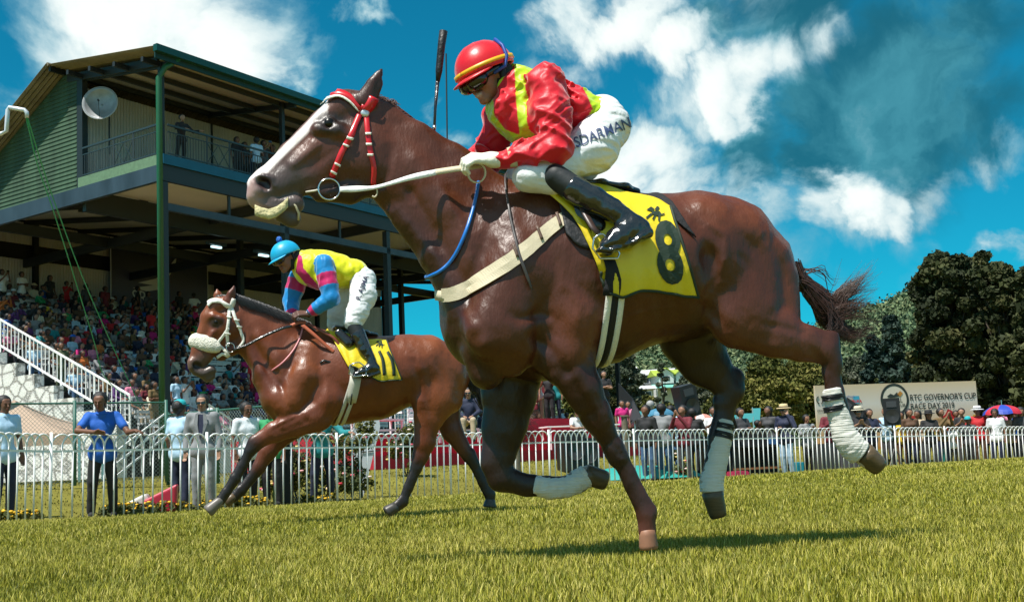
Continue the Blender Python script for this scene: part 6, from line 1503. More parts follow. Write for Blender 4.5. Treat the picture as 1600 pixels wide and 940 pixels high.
    def hr(B):
        h = head+(0,.02,.045) if hair != 'cap' else head+(0,.012,.05); f = np.array(p['hf'], float); f /= np.linalg.norm(f); b = -f
        e_ = .009 if res >= .017 else 0; B.seg(h+b*.015, h+b*.03, .104+e_, .100+e_, (1,1), .02); B.seg(h+b*.05-(0,0,.04), h+b*.05-(0,0,.08), .078, .06, (1,1), .02)
        if hair == 'long': B.seg(h+b*.06-(0,0,.05), h+b*.10-(0,0,.30), .085, .07, (1,1), .03)
        B.seg(h+f*.075-(0,0,.055), h+f*.09-(0,0,.075), .075, .085, (1,1), .01, None, True)
    clo = folds(3, .006, (9,9,6)) if res < .02 else None
    for nm, fn, r, ff in (('body', body, res*.62 if res < .02 else res, None), ('shirt', top, res, clo), ('trousers', legs, res, clo), ('shoes', shoes, res, None), ('hair', hr, res*.8, folds(5, .004, (60,60,20)) if res < .02 else None)):
        B = Body(r); fn(B); V, Q = body_mesh(B, ff, 1); me_o = mesh_obj(nm, V, Q, MATS_P[0], None, smooth=True, colors=B.colors(V, SK, .006) if nm == 'body' and res < .02 else (np.ones((len(V), 3)) if nm == 'body' else None)); out[nm] = me_o.data; bpy.data.objects.remove(me_o)
    PCACHE[key] = out; return out
MATS_P = [mat('plain_cloth', (.5,.5,.5))]
def skin_mat(col):
    nm = 'skin_%02d%02d' % (int(col[0]*100), int(col[1]*100))
    if nm in MATS: return MATS[nm]
    m = mat(nm, col, rough=.5, spec=.35, attr='Col'); nt = m.node_tree; mx = nt.nodes.new('ShaderNodeMixRGB'); mx.blend_type = 'MULTIPLY'; mx.inputs[0].default_value = 1; mx.inputs[1].default_value = (*col, 1)
    a = [n for n in nt.nodes if n.type == 'ATTRIBUTE'][0]; nt.links.new(a.outputs['Color'], mx.inputs[2]); nt.links.new(mx.outputs[0], nt.nodes['Principled BSDF'].inputs['Base Color']); return m
COLORS = {'white':(.72,.73,.74),'pale blue':(.38,.52,.68),'grey':(.22,.23,.24),'black':(.012,.012,.014),'navy':(.012,.018,.05),'red':(.50,.012,.02),'maroon':(.14,.01,.02),'pink':(.62,.20,.32),'yellow':(.72,.50,.03),'green':(.02,.28,.10),'teal':(.01,.22,.24),'brown':(.10,.05,.025),'khaki':(.16,.10,.035),'orange':(.62,.16,.03),'purple':(.10,.03,.16),'bright blue':(.006,.10,.46),'magenta':(.55,.01,.18),'cream':(.60,.55,.42),'light blue':(.42,.62,.80),'turquoise':(.01,.38,.42),'beige':(.42,.33,.22),'denim blue':(.05,.11,.22),'light denim':(.32,.46,.60),'charcoal':(.05,.05,.055),'straw':(.62,.48,.26),'army green':(.07,.09,.04)}
SKINS = [(.26,.13,.08),(.17,.08,.048),(.34,.19,.125),(.10,.045,.03)]
def cloth_mat(c): return mat('cloth_'+c.replace(' ', '_'), COLORS[c], rough=.75, noise=.10, nscale=6, bump=.25, bscale=14, sheen=.1)
def person(loc, rz, pk, shirt, trousers, label, hair='short', sleeve='short', bottom='trousers', fem=False, skin=0, scale=1.0, res=.024, hat=None, hatcol='straw', group=None, hair_col=(.01,.008,.008), extra=None, pattern=None, shoes='black', collar=None):
    T = empty('person', loc, rz, label=label, cat='person', group=group); T.scale = (scale,)*3
    ms = person_meshes(pk, hair, res, sleeve, bottom, fem); sk = SKINS[skin] if isinstance(skin, int) else skin
    far = res > .03
    for nm, me in ms.items():
        if nm == 'shoes' and res > .03: continue
        o = bpy.data.objects.new(nm, me); COL.objects.link(o); o.parent = T; s = o.material_slots[0]; s.link = 'OBJECT'
        s.material = {'body': skin_mat(sk), 'shirt': pattern or cloth_mat(shirt), 'trousers': cloth_mat(trousers), 'shoes': cloth_mat(shoes), 'hair': mat('hair_%d' % int(hair_col[0]*1000), hair_col, rough=.55, bump=.4, bscale=70)}[nm]
    p = POSES[pk]; head = Vector(p['head']); f = Vector(p['hf']).normalized()
    if res < .016:
        nk = Vector(p['neck'])+Vector((0,0,-.005)); b = MB(); b.tube([nk+Vector((.066*math.cos(t), .058*math.sin(t)-.008, .016*math.sin(t)-.004)) for t in np.linspace(-1.35, 4.49, 15)], .013, 7); b.build('collar', pattern or cloth_mat(shirt), T, smooth=True)
        hp = Vector(p['hip']); 
        if not pk.startswith('sit'): b = MB(); b.lathe([(.176,-.012),(.180,0),(.176,.012)], (0,0,0), 24, Matrix.Diagonal((1,.72,1))); b.v = [tuple(Vector(v)+hp+Vector((0,0,.015))) for v in b.v]; b.build('belt', cloth_mat('black'), T, smooth=True)
    if hat:
        b = MB(); c = head+Vector((0,.01,.075))
        if hat == 'cap': b.lathe([(.108,-.01),(.106,.03),(.085,.065),(.045,.085),(0,.09)], c, 16); b.lathe([(.0,.0),(.07,-.004),(.075,-.016),(.0,-.012)], c+f*.125, 12)
        elif hat == 'brim': b.lathe([(.19,-.02),(.17,-.005),(.112,.0),(.108,.05),(.09,.09),(.05,.095),(0,.088)], c, 20)
        elif hat == 'bucket': b.lathe([(.15,-.045),(.112,.0),(.10,.06),(.07,.078),(0,.08)], c, 18)
        o = b.build('hat', cloth_mat(hatcol), T, smooth=True)
        if hat != 'cap': md = o.modifiers.new('thickness', 'SOLIDIFY'); md.thickness = .006
        if hat == 'brim': b = MB(); b.lathe([(.1135,.004),(.1115,.03)], c, 20); b.build('hat_band', cloth_mat('black'), o)
    if extra: extra(T, p)
    return T
def sunglasses(T, p):
    h = Vector(p['head']); f = Vector(p['hf']).normalized(); s = f.cross(Vector((0,0,1))).normalized(); b = MB(); M = Matrix((s, f, Vector((0,0,1)))).transposed()
    for d in (-1, 1): b.box(h+f*.094+s*.034*d+Vector((0,0,.010)), (.052,.012,.034), M=M); b.bar(h+f*.088+s*.060*d+Vector((0,0,.014)), h-f*.0+s*.086*d+Vector((0,0,.012)), .008)
    b.bar(h+f*.100-s*.02+Vector((0,0,.016)), h+f*.100+s*.02+Vector((0,0,.016)), .007); b.build('sunglasses', MATS['goggle_black'], T)
def phone(T, p):
    w = Vector(p['wrR'] if 'wrR' in p else p['wr']); hd = Vector(p['hdR'] if 'hdR' in p else p['hd']).normalized(); b = MB(); b.box(w+hd*.12+Vector((-.04,-.02,.0)), (.14,.012,.07)); b.build('mobile_phone', MATS['goggle_black'], T)
def glasses(T, p):
    h = Vector(p['head']); f = Vector(p['hf']).normalized(); s = f.cross(Vector((0,0,1))).normalized(); b = MB()
    for d in (-1, 1): b.tube([h+f*.098+s*(.033*d+.024*math.cos(t))+Vector((0,0,.008+.017*math.sin(t))) for t in np.linspace(0, 6.283, 13)[:-1]], .0025, 5, closed=True); b.bar(h+f*.09+s*.058*d+Vector((0,0,.012)), h+s*.084*d+Vector((0,0,.012)), .005)
    b.build('glasses', M_POST, T)
def open_jacket(T, p):
    # lapels and shirt front of a suit, shaped proud of the chest
    b = MB(); b.poly_prism([(-.045,-.128,1.43),(.045,-.128,1.43),(.055,-.150,1.28),(.012,-.156,1.08),(-.012,-.156,1.08),(-.055,-.150,1.28)], (0,.02,0)); b.build('shirt_front', cloth_mat('navy') if T.get('suit_shirt') is None else cloth_mat(T['suit_shirt']), T)
    b = MB()
    for d in (-1, 1): b.poly_prism([(.035*d,-.140,1.46),(.075*d,-.138,1.44),(.105*d,-.146,1.30),(.016*d,-.160,1.06),(.045*d,-.157,1.28)], (0,.012,0))
    b.build('lapel', cloth_mat('grey') if T.get('suit') is None else cloth_mat(T['suit']), T)
def named_people():
    N = dict(res=.0145)
    def toward(p, a=0): return math.atan2(-p.x, p.y)*-1*1.0+a     # 0 faces the camera (-y)
    P = lambda px, Y: spot(px, Y)
    def face(p, turn=0): return math.atan2(p.x, p.y)*-1+turn
    p = P(160, 17.95); person(p, face(p, .05), 'lean', 'bright blue', 'black', 'man in a bright blue shirt leaning both hands on the white fence', skin=1, scale=1.0, hair='short', sleeve='short', **N)
    p = P(6, 18.3); person(p, face(p, .5), 'stand', 'light blue', 'navy', 'man in a pale blue open-necked shirt standing at the left edge of the picture', skin=1, scale=1.0, sleeve='short', **N)
    p = P(281, 20.6); person(p, face(p, 2.4), 'hips', 'light blue', 'navy', 'man in a turquoise cap and pale polo shirt turned away from the track', skin=1, scale=.99, hat='cap', hatcol='turquoise', **N)
    p = P(317, 19.9); person(p, face(p, -.2), 'stand', 'grey', 'grey', 'man in a grey suit with sunglasses standing behind the fence', skin=2, scale=1.02, sleeve='long', extra=lambda T, q: (sunglasses(T, q), open_jacket(T, q)), **N)
    p = P(386, 20.8); person(p, face(p, .5), 'stand', 'white', 'black', 'man in glasses and a white checked polo shirt smiling behind the fence', skin=1, scale=.97, extra=glasses, pattern=mat('check_cloth', (.7,.74,.78), rough=.8, noise=.25, nscale=18, stretch=(6,1,1)), **N)
    p = P(424, 20.9); person(p, face(p, -.4), 'hips', 'green', 'black', 'person in a bright green shirt half hidden by the reaching foreleg', skin=1, scale=.95, sleeve='short', **N)
    p = P(503, 21.9); person(p, face(p, .1), 'lean', 'teal', 'navy', 'person in a teal jacket leaning on the fence below the second horse', skin=2, scale=1.0, sleeve='long', **N)
    p = P(1229, 31.5); person(p, face(p, -.5), 'ear', 'navy', 'light denim', 'blonde woman in a straw hat and navy shirt holding a phone to her ear', skin=(.42,.24,.17), hair='long', hair_col=(.45,.32,.14), sleeve='long', fem=True, hat='brim', hatcol='straw', extra=sunglasses, scale=1.0, **N)
    p = P(1263, 31.8); person(p, face(p, .5), 'clap', 'grey', 'black', 'dark-haired boy in a pale grey shirt leaning on the fence beside the straw-hatted woman', skin=0, scale=.86, sleeve='long', **N)
    p = P(1345, 33.2); person(p, face(p, .2), 'clap', 'black', 'charcoal', 'man in a black shirt and straw hat clapping in front of the billboard', skin=2, hat='brim', hatcol='cream', extra=sunglasses, scale=.98, res=.018)
    p = P(1455, 34.4); person(p, face(p, .1), 'crossed', 'black', 'charcoal', 'woman in a wide black hat and black top behind the fence', skin=0, hat='brim', hatcol='black', fem=True, hair='long', scale=.92, res=.018)
    p = P(1516, 35.0); person(p, face(p, -.1), 'stand', 'charcoal', 'black', 'person in a turquoise cap and dark shirt at the billboard edge', skin=1, hat='cap', hatcol='turquoise', scale=.82, res=.018)
    p = P(1532, 36.6); person(p, face(p, -.1), 'hips', 'red', 'brown', 'person in a white sunhat and red top near the umbrella', skin=0, hat='brim', hatcol='white', scale=1.0, res=.018)
    p = P(1559, 35.8); person(p, face(p, -.1), 'stand', 'white', 'navy', 'young man in a loose white shirt under the red and blue umbrella', skin=1, scale=.95, res=.018)
    p = P(1582, 36.6); person(p, face(p, -.3), 'stand', 'cream', 'charcoal', 'older person in cream holding the umbrella at the right edge', skin=1, scale=.92, res=.018)
    p = P(1600, 36.0); person(p, face(p, .3), 'stand', 'charcoal', 'black', 'dark-haired person cut off by the right edge of the picture', skin=0, scale=.97, res=.018)
    p = P(1411, 35.4); person(p, face(p, -.2), 'stand', 'yellow', 'brown', 'person in yellow standing between the loudspeakers and the black hat', skin=0, fem=True, hair='long', scale=.92, res=.022)
    p = P(1498, 38.0); person(p, face(p, .2), 'stand', 'orange', 'khaki', 'person in orange in front of the billboard right of the black hat', skin=1, scale=.9, res=.022)
    p = P(1037, 30.0); person(p, face(p, 2.9), 'stand', 'grey', 'denim blue', 'man in a grey shirt and blue jeans seen from behind under the blue umbrella', skin=1, scale=1.02, res=.018)
    p = P(1052, 31.5); person(p, face(p, 2.6), 'stand', 'light blue', 'denim blue', 'man in a light blue shirt with his back turned beside the loudspeaker', skin=1, scale=.98, res=.018)
    p = P(1085, 30.5); person(p, face(p, 2.9), 'clap', 'black', 'black', 'person in black working behind the loudspeaker stand', skin=1, scale=.96, res=.018)
    p = P(1020, 33.5); person(p, face(p, 3.0), 'stand', 'grey', 'charcoal', 'grey-haired man in a light grey shirt below the white scaffold rail', skin=2, hair_col=(.3,.3,.3), scale=.98, res=.022)
    p = P(1187, 33.0); person(p, face(p, 1.3), 'clap', 'black', 'black', 'person in black bending over the equipment table', skin=1, scale=.78, res=.022)
named_people()
def rail_people():
    rnd = random.Random(21); L = [(1300,'maroon','man in maroon between the dark crate and the billboard edge'),(1322,'charcoal','man in charcoal behind the grey crate'),(1362,'navy','man in navy below the tipped loudspeaker'),(1388,'light blue','person in light blue behind the upright loudspeaker'),(1425,'brown','woman in brown left of the black hat'),(1438,'beige','person in beige beside the woman in brown'),(1474,'khaki','man in khaki just right of the black hat'),(1488,'white','child in white near the painted riders'),(1507,'black','person in black left of the turquoise cap'),(1546,'charcoal','person in charcoal between the red top and the white shirt'),(1572,'pink','woman in pink under the umbrella rim'),(1591,'bright blue','man in bright blue behind the cream figure'),(1204,'charcoal','man in charcoal left of the straw-hatted woman'),(1132,'black','stagehand in black between the flight cases'),(1160,'charcoal','stagehand in charcoal behind the mixing desk'),(1118,'white','person in white beyond the loudspeaker stand'),(1012,'black','man in black by the scaffold rail'),(1070,'maroon','person in maroon left of the loudspeaker pole')]
    for px, col, lab in L:
        Y = np.interp(px, FPX, FY)+rnd.uniform(1.6,3.4); p = spot(px, Y); fem = 'woman' in lab
        person(p, math.atan2(p.x, p.y)*-1+rnd.uniform(-.7,.7), rnd.choice(['stand','crossed','clap','hips','phone']), col, rnd.choice(['navy','black','denim blue','charcoal']), lab, hair='long' if fem else 'short', fem=fem, skin=rnd.choice([0,1,1,2]), scale=(.72 if 'child' in lab else rnd.uniform(.93,1.0)), res=.022, sleeve=rnd.choice(['short','long']))
rail_people()

VIS = [(0,410,300,680),(300,425,460,668),(455,380,700,535),(600,500,700,540),(745,575,905,660)]
def hidden_by_horses(px, py):
    q = np.array([[px, py]])
    return bool(in_poly(q, [(300,530),(330,455),(370,450),(480,495),(700,520),(738,600),(700,650),(480,665),(430,640),(405,590),(380,548),(342,578),(300,590)])[0] or in_poly(q, [(415,370),(475,370),(580,410),(590,500),(440,500),(440,440)])[0] or (px > 690 and py < 585))
def crowd():
    rnd = random.Random(11); shirts = ['white','white','white','white','cream','light blue','grey','black','black','charcoal','navy','grey','pale blue','grey','black','navy','red','maroon','pink','yellow','green','teal','brown','orange','purple','bright blue','magenta','cream','light blue','khaki','black','charcoal','charcoal','navy','maroon','brown']
    onames = ['front','second','third','fourth','fifth','sixth','seventh','eighth','ninth','tenth','eleventh','twelfth','thirteenth','fourteenth','fifteenth','sixteenth','seventeenth','eighteenth','nineteenth','top']
    used = {}; n = 0; GR = 'spectators seated on the grandstand benches'
    def lab(kind, shirt, extra, r, a):
        w = 'by the side stair' if a < 2.2 else ('left of the downpipe' if a < 4 else ('right of the downpipe' if a < 8 else ('behind the second horse' if a < 14 else ('behind the jockey' if a < 20 else 'at the far end'))))
        return f'{kind} in {shirt} {extra}, {onames[r]} row {w}'
    for r in range(ROWS-1):
        a = .7+rnd.random()*.5
        while a < 31:
            step = .50+rnd.random()*.28; p = G(a, .6+r*RD+.50, row_z(r)); hx, hy = proj(p+Vector((0,0,1.1)))
            ok = any(x0 <= hx <= x1 and y0 <= hy <= y1 for x0, y0, x1, y1 in VIS) and not hidden_by_horses(hx, hy)
            dens = .88 if r > 1 else .6
            if ok and rnd.random() < dens and n < 298:
                fem = rnd.random() < .45; kid = rnd.random() < .10; col = rnd.choice(shirts if r < 13 else shirts[3:]); extras = ['with bottle','with long dark hair','with short dark hair','leaning forward','holding up a phone']
                pk = rnd.choice(['sit','sit','sit','sitlean','sitlean','sitphone']); hair = 'long' if fem else 'short'; ex = {'sit': 'with '+('long' if fem else 'short')+' dark hair', 'sitlean': 'leaning forward', 'sitphone': 'holding up a phone'}[pk]
                kind = 'child' if kid else ('woman' if fem else 'man'); hat = None; hc = 'white'
                if rnd.random() < .10: hat = rnd.choice(['cap','brim']); hc = rnd.choice(['white','bright blue','straw','black','red']); ex = 'and '+hc+' '+('cap' if hat == 'cap' else 'hat')
                L = lab(kind, col, ex, r, a); tries = 0
                while L in used and tries < 30: col = rnd.choice(shirts); L = lab(kind, col, ex, r, a); tries += 1
                if L in used: a += step; continue
                used[L] = 1
                person(p, SANG+rnd.uniform(-.35,.45), pk, col, rnd.choice(['black','navy','denim blue','grey','charcoal','khaki','beige']), L, hair=hair, sleeve=rnd.choice(['short','short','long']), fem=fem, skin=rnd.choice([0,0,1,1,2,3]), scale=(.72 if kid else rnd.uniform(.9,1.02)), res=.032 if r > 3 else .026, hat=hat, hatcol=hc, group=GR); n += 1
            a += step
    # people standing in the stand: explicit, from the photograph
    def stand(px, feet_py, r, pk, shirt, trousers, label, **k):
        # find a along row r giving this px
        best = min(np.arange(-.2, 31, .1), key=lambda a: abs(proj(G(a, .6+r*RD+.25, row_z(r)))[0]-px)); p = G(best, .6+r*RD+.22, row_z(r)); k.setdefault('res', .024); person(p, SANG+k.pop('turn', 0), pk, shirt, trousers, label, **k)
    stand(2, 0, 18, 'phone', 'white', 'black', 'man in white filming with a red phone at the very left of the top row', extra=phone, skin=1)
    stand(33, 0, 18, 'crossed', 'white', 'navy', 'man in a white shirt with folded arms standing on the top row', skin=1)
    stand(79, 0, 18, 'hips', 'black', 'black', 'woman dressed in black with hands on hips on the top row', fem=True, hair='long', skin=1)
    stand(103, 0, 18, 'phone', 'red', 'red', 'woman in a red dress and black sleeves filming on the top row', fem=True, bottom='skirt', extra=phone, skin=1, scale=.9)
    stand(216, 0, 18, 'stand', 'black', 'black', 'tall man in black standing before the wing banner', skin=1, turn=.8)
    stand(232, 0, 17, 'stand', 'charcoal', 'black', 'woman in dark grey beside the tall man before the banner', fem=True, hair='long', skin=1)
    stand(303, 0, 18, 'back', 'white', 'black', 'man in white seen from behind at the right end of the banner', skin=1, turn=2.6)
    stand(281, 0, 18, 'stand', 'black', 'black', 'man in black standing under the right half of the banner', skin=1)
    stand(135, 0, 17, 'stand', 'charcoal', 'black', 'dark figure standing in the shade left of the banner', skin=3)
    stand(165, 0, 17, 'stand', 'maroon', 'black', 'figure in maroon standing in the shade left of the banner', skin=3)
    stand(236, 0, 13, 'stand', 'red', 'maroon', 'woman in a long red dress standing mid-stand left of the downpipe', fem=True, hair='long', bottom='skirt', skin=1)
    stand(394, 0, 5, 'stand', 'red', 'red', 'woman in a red dress standing under the second horse\'s chin', fem=True, hair='long', bottom='skirt', extra=sunglasses, skin=2)
    stand(240, 0, 1, 'crossed', 'khaki', 'khaki', 'policeman in khaki uniform with folded arms left of the green downpipe', sleeve='short', skin=1, res=.02, scale=1.03)
    stand(276, 0, 2, 'stand', 'light blue', 'black', 'stout man in pale blue standing just right of the dark column', skin=1, res=.02)
    stand(289, 0, 2, 'phone', 'white', 'denim blue', 'man in white and jeans raising a phone right of the dark column', skin=1, res=.02, extra=phone)
    # on the side stair, along the railing
    for px, v, pk, sh, tr, l, kw in ((78,9.9,'phone','pale blue','denim blue','grey-haired man in pale blue filming from the side stair', dict(hair_col=(.35,.35,.35), extra=phone)), (160,4.9,'hips','army green','army green','soldier in camouflage standing on the side stair', {}), (128,6.6,'sit','light blue','denim blue','man in light blue seated halfway down the side stair', {}), (172,4.1,'sit','light blue','denim blue','man in light blue seated near the soldier on the side stair', {}), (42,12.2,'sitlean','grey','charcoal','boy in a blue cap and grey shirt near the top of the side stair', dict(hat='cap', hatcol='bright blue')), (98,8.2,'sitlean','pink','charcoal','youth in a pink striped shirt leaning on the side stair rail', {}), (205,2.6,'sit','navy','black','man in navy shorts seated at the foot of the side stair', dict(bottom='shorts'))):
        k = int(max(0, (v-.3)/.41)); p = G(-.65, v, 1.40+k*.168 - (.12 if pk.startswith('sit') else 0)); person(p, SANG-.5, pk, sh, tr, l, res=.02, skin=1, **kw)
    # on the balcony
    def balc(px, pk, shirt, label, b=.45, **k):
        best = min(np.arange(0, 31, .05), key=lambda a: abs(proj(G(a, b, 10.62))[0]-px)); k.setdefault('skin', 1); person(G(best, b, 10.62), SANG+k.pop('turn', -.2), pk, shirt, k.pop('tr', 'black'), label, res=.024, **k)
    balc(283, 'lean', 'black', 'man in a black suit leaning on the balcony rail beside the corner column', skin=2, sleeve='long', scale=1.0)
    balc(371, 'stand', 'black', 'leftmost dark figure of the balcony group above the horse\'s nose', b=1.0); balc(384, 'crossed', 'charcoal', 'figure with folded arms in the balcony group', b=1.3); balc(401, 'stand', 'light blue', 'man in a light blue shirt with his back to the balcony rail', b=.5, turn=2.8)
    balc(392, 'stand', 'navy', 'figure in navy at the back of the balcony group', b=2.0); balc(414, 'phone', 'charcoal', 'figure filming from the balcony above the horse\'s forehead', b=.6, extra=phone); balc(428, 'stand', 'brown', 'figure in brown at the right of the balcony group', b=.8)
    # on and around the red stage
    for px, Y, z, pk, sh, tr, l, kw in (
        (735,30.6,.86,'sit','navy','beige','man in a navy jacket, sunglasses and beige trousers seated on the red stage', dict(sleeve='long', extra=sunglasses, skin=2, res=.016)),
        (836,42,1.55,'stand','maroon','maroon','person in a dark red coat standing left in the group behind the white rail', {}), (845,42.3,1.55,'hips','white','beige','woman in white among the group behind the white rail', dict(fem=True, hair='long')),
        (855,42.8,1.55,'stand','maroon','black','man in maroon drinking from a cup in the group behind the white rail', dict(extra=phone)), (862,42,1.55,'phone','black','black','person in black with a pale blue cup behind the white rail', {}), (872,43,1.55,'stand','teal','navy','person in teal at the right of the group behind the white rail', {}),
        (833,38,.8,'sit','brown','khaki','person in a straw cowboy hat seated below the white rail', dict(hat='brim', hatcol='straw')), (822,39,.8,'sit','light blue','navy','person in light blue seated left of the cowboy hat', {}),
        (949,44,1.55,'crossed','black','black','man in black with folded arms beside the dark end column', dict(skin=2)), (905,36,.5,'sitlean','white','grey','bald man in white bending at the stage table', dict(skin=2)),
        (975,46,.6,'stand','magenta','navy','person in magenta behind the scaffold rail', {}), (985,47,.6,'stand','pink','black','person in pink behind the scaffold rail', {})):
        q = at(px, 700, Y); kw.setdefault('res', .022); kw.setdefault('skin', 0); person(Vector((q.x, Y, z)), math.atan2(q.x, Y)*-1+rnd.uniform(-.4,.4), pk, sh, tr, l, **kw)
    return n
NCROWD = crowd()
# ---------------------------------------------------------------- hills, far wood, trees, houses
def leafmat(name, c, var=.35):
    m = mat(name, c, rough=.75, spec=.2, attr='Col'); return m
LEAF = leafmat('foliage', (.06,.08,.02))
BARK = mat('bark', (.09,.07,.05), rough=.9, noise=.3, nscale=3, bump=.5)
def leaf_cloud(centers, radii, n, size, cols, rng, flat=.75, shell=.55, drop=0):
    """many small leaf-clump faces spread through lumpy volumes"""
    centers = np.array(centers); radii = np.array(radii); w = radii**2; w /= w.sum(); k = rng.choice(len(centers), n, p=w)
    d = rng.normal(size=(n, 3)); d /= np.linalg.norm(d, axis=1)[:, None]; rr = (shell+(1-shell)*rng.random(n))**.7*(1+.18*rng.normal(size=n)); P = centers[k]+d*(radii[k]*rr)[:, None]*np.array([1,1,flat]); P[:, 2] -= drop*rng.random(n)**3*radii[k]
    nr = d*.6+rng.normal(size=(n, 3))*.7; nr /= np.linalg.norm(nr, axis=1)[:, None]; u = np.cross(nr, rng.normal(size=(n, 3))); u /= np.linalg.norm(u, axis=1)[:, None]; v = np.cross(nr, u); s = (size*(.5+rng.random(n)))[:, None]
    V = np.stack([P-u*s-v*s*.45, P+u*s*.9-v*s*.5, P+u*s*.35+v*s*.8, P-u*s*.6+v*s*.6], 1).reshape(-1, 3); F = np.arange(n*4).reshape(n, 4)
    c = np.array(cols); cl = rng.random(len(centers)); ck = np.clip(((cl[k]*.7+rng.random(n)*.3)*len(c)), 0, len(c)-.01).astype(int); C = c[ck]*(.7+.6*rng.random(n))[:, None]
    return V, F, np.repeat(C, 4, 0)
def tree(px, Y, top_py, w_px, label, cols, seed, zb=None, kind='round', n=9000, leaf=None, group=None, clumps=26, name='tree', trunk=None):
    rng = np.random.default_rng(seed); base = at(px, 700, Y); z0 = gz1(base.x, Y) if zb is None else zb; base.z = z0; top = at(px, top_py, Y).z; H = top-z0; W = w_px*Y/F_PX
    T = empty(name, base, 0, label=label, cat='tree', group=group); b = MB(); r0 = H*.022+.08; tr = trunk or .85
    pts = [Vector((math.sin(i*1.3+seed)*H*.008, math.cos(i*1.7+seed)*H*.008, H*tr*i/6)) for i in range(7)]; b.tube(pts, [r0*(1-.8*i/6) for i in range(7)], 8)
    C = []; Rr = []
    for i in range(clumps):
        t = (i+.5)/clumps
        if kind == 'round': zz = H*(.28+.66*t); rad = W/2*math.sin(math.pi*min(1, .18+.80*t**.8))**.7; a = i*2.4+seed; q = rad*(.35+.5*rng.random()); c = (math.cos(a)*q, math.sin(a)*q, zz); r = W*(.13+.10*rng.random())
        elif kind == 'cone': zz = H*(.12+.84*t); rad = W/2*(1-t)**.75; a = i*2.4+seed; q = rad*(.4+.5*rng.random()); c = (math.cos(a)*q, math.sin(a)*q, zz); r = max(W*.10, rad*.42)
        else: zz = H*(.10+.85*t); rad = W/2*(1-abs(t-.4)*.8); a = i*2.4+seed; q = rad*rng.random()**.5*.9; c = (math.cos(a)*q, math.sin(a)*q, zz); r = W*(.06+.09*rng.random())
        C.append(c); Rr.append(r)
        if i % 2 == 0: k = min(6, int(c[2]/H/tr*5.2)); k = max(1, k-1); b.tube([pts[min(k, 6)], Vector(c)*.55+pts[min(k, 6)]*.45+Vector((0,0,-.02*H)), Vector(c)], [r0*.35, r0*.2, r0*.07], 5)
    b.build('trunk', BARK, T, smooth=True)
    V, F, Cc = leaf_cloud(C, Rr, n, leaf or W*.022, cols, rng, flat=.72 if kind != 'cone' else .6); k = V[:, 2].reshape(-1, 4).min(1) > .2; F = F[k]; mesh_obj('crown', V, F, LEAF, T, colors=Cc)
    return T
OL = [(.045,.055,.012),(.080,.088,.018),(.125,.125,.028),(.17,.155,.04)]; DKG = [(.018,.025,.010),(.030,.038,.014),(.050,.058,.020),(.080,.080,.03)]; BLG = [(.012,.030,.026),(.022,.044,.036),(.040,.065,.050)]; LTG = [(.07,.09,.03),(.11,.13,.045),(.15,.16,.06)]; GYG = [(.05,.065,.04),(.08,.095,.06),(.12,.13,.09)]
def build_hills():
    # a forested ridge: ground form plus a far wood
    prof = [(-900,640),(300,620),(700,590),(880,560),(960,552),(1040,545),(1100,520),(1150,540),(1200,565),(1260,550),(1310,516),(1345,506),(1400,492),(1450,470),(1600,460),(1900,450),(2600,500)]
    rng = np.random.default_rng(4)
    for li, (Y0, Y1, dy, name) in enumerate(((420,560,0,'hills'),(250,330,48,'foothill'))):
        V = []; nx = 150; ny = 10
        pxs = np.linspace(-900, 2600, nx); ty = np.interp(pxs, [p[0] for p in prof], [p[1] for p in prof])+dy
        for i in range(nx):
            for j in range(ny):
                t = j/(ny-1); Y = Y0+(Y1-Y0)*t; topz = at(pxs[i], ty[i], Y1).z; x = at(pxs[i], 600, Y).x; z = -2+(topz+2)*math.sin(t*math.pi/2)**.9+(3*math.sin(i*.7+li)+2*math.sin(i*1.9))*t*.4; V.append((x, Y, z))
        Fc = np.array([(i*ny+j, (i+1)*ny+j, (i+1)*ny+j+1, i*ny+j+1) for i in range(nx-1) for j in range(ny-1)]); o = mesh_obj(name, V, Fc, mat('hill_scrub', (.035,.05,.022), rough=1, noise=.3, nscale=.05), smooth=True); o['kind'] = 'structure'
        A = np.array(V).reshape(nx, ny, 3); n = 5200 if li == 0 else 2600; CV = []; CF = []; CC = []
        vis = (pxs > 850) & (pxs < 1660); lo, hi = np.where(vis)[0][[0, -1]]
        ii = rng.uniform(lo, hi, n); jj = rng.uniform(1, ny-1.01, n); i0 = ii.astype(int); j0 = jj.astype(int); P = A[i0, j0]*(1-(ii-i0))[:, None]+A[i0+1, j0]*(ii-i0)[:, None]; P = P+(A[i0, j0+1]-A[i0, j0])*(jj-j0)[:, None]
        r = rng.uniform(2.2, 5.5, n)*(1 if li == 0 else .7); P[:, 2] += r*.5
        V_, F_, C_ = leaf_cloud(P, r, 120000 if li == 0 else 70000, .62 if li == 0 else .42, [(.06,.10,.055),(.09,.14,.07),(.13,.18,.085),(.18,.21,.10)], rng, flat=1.0, shell=.75)  # leaf colours lifted paler in place of distance haze
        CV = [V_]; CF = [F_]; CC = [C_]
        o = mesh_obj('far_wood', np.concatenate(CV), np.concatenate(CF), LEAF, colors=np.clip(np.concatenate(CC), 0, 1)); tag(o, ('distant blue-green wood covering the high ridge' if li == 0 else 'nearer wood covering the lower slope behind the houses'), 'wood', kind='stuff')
build_hills()
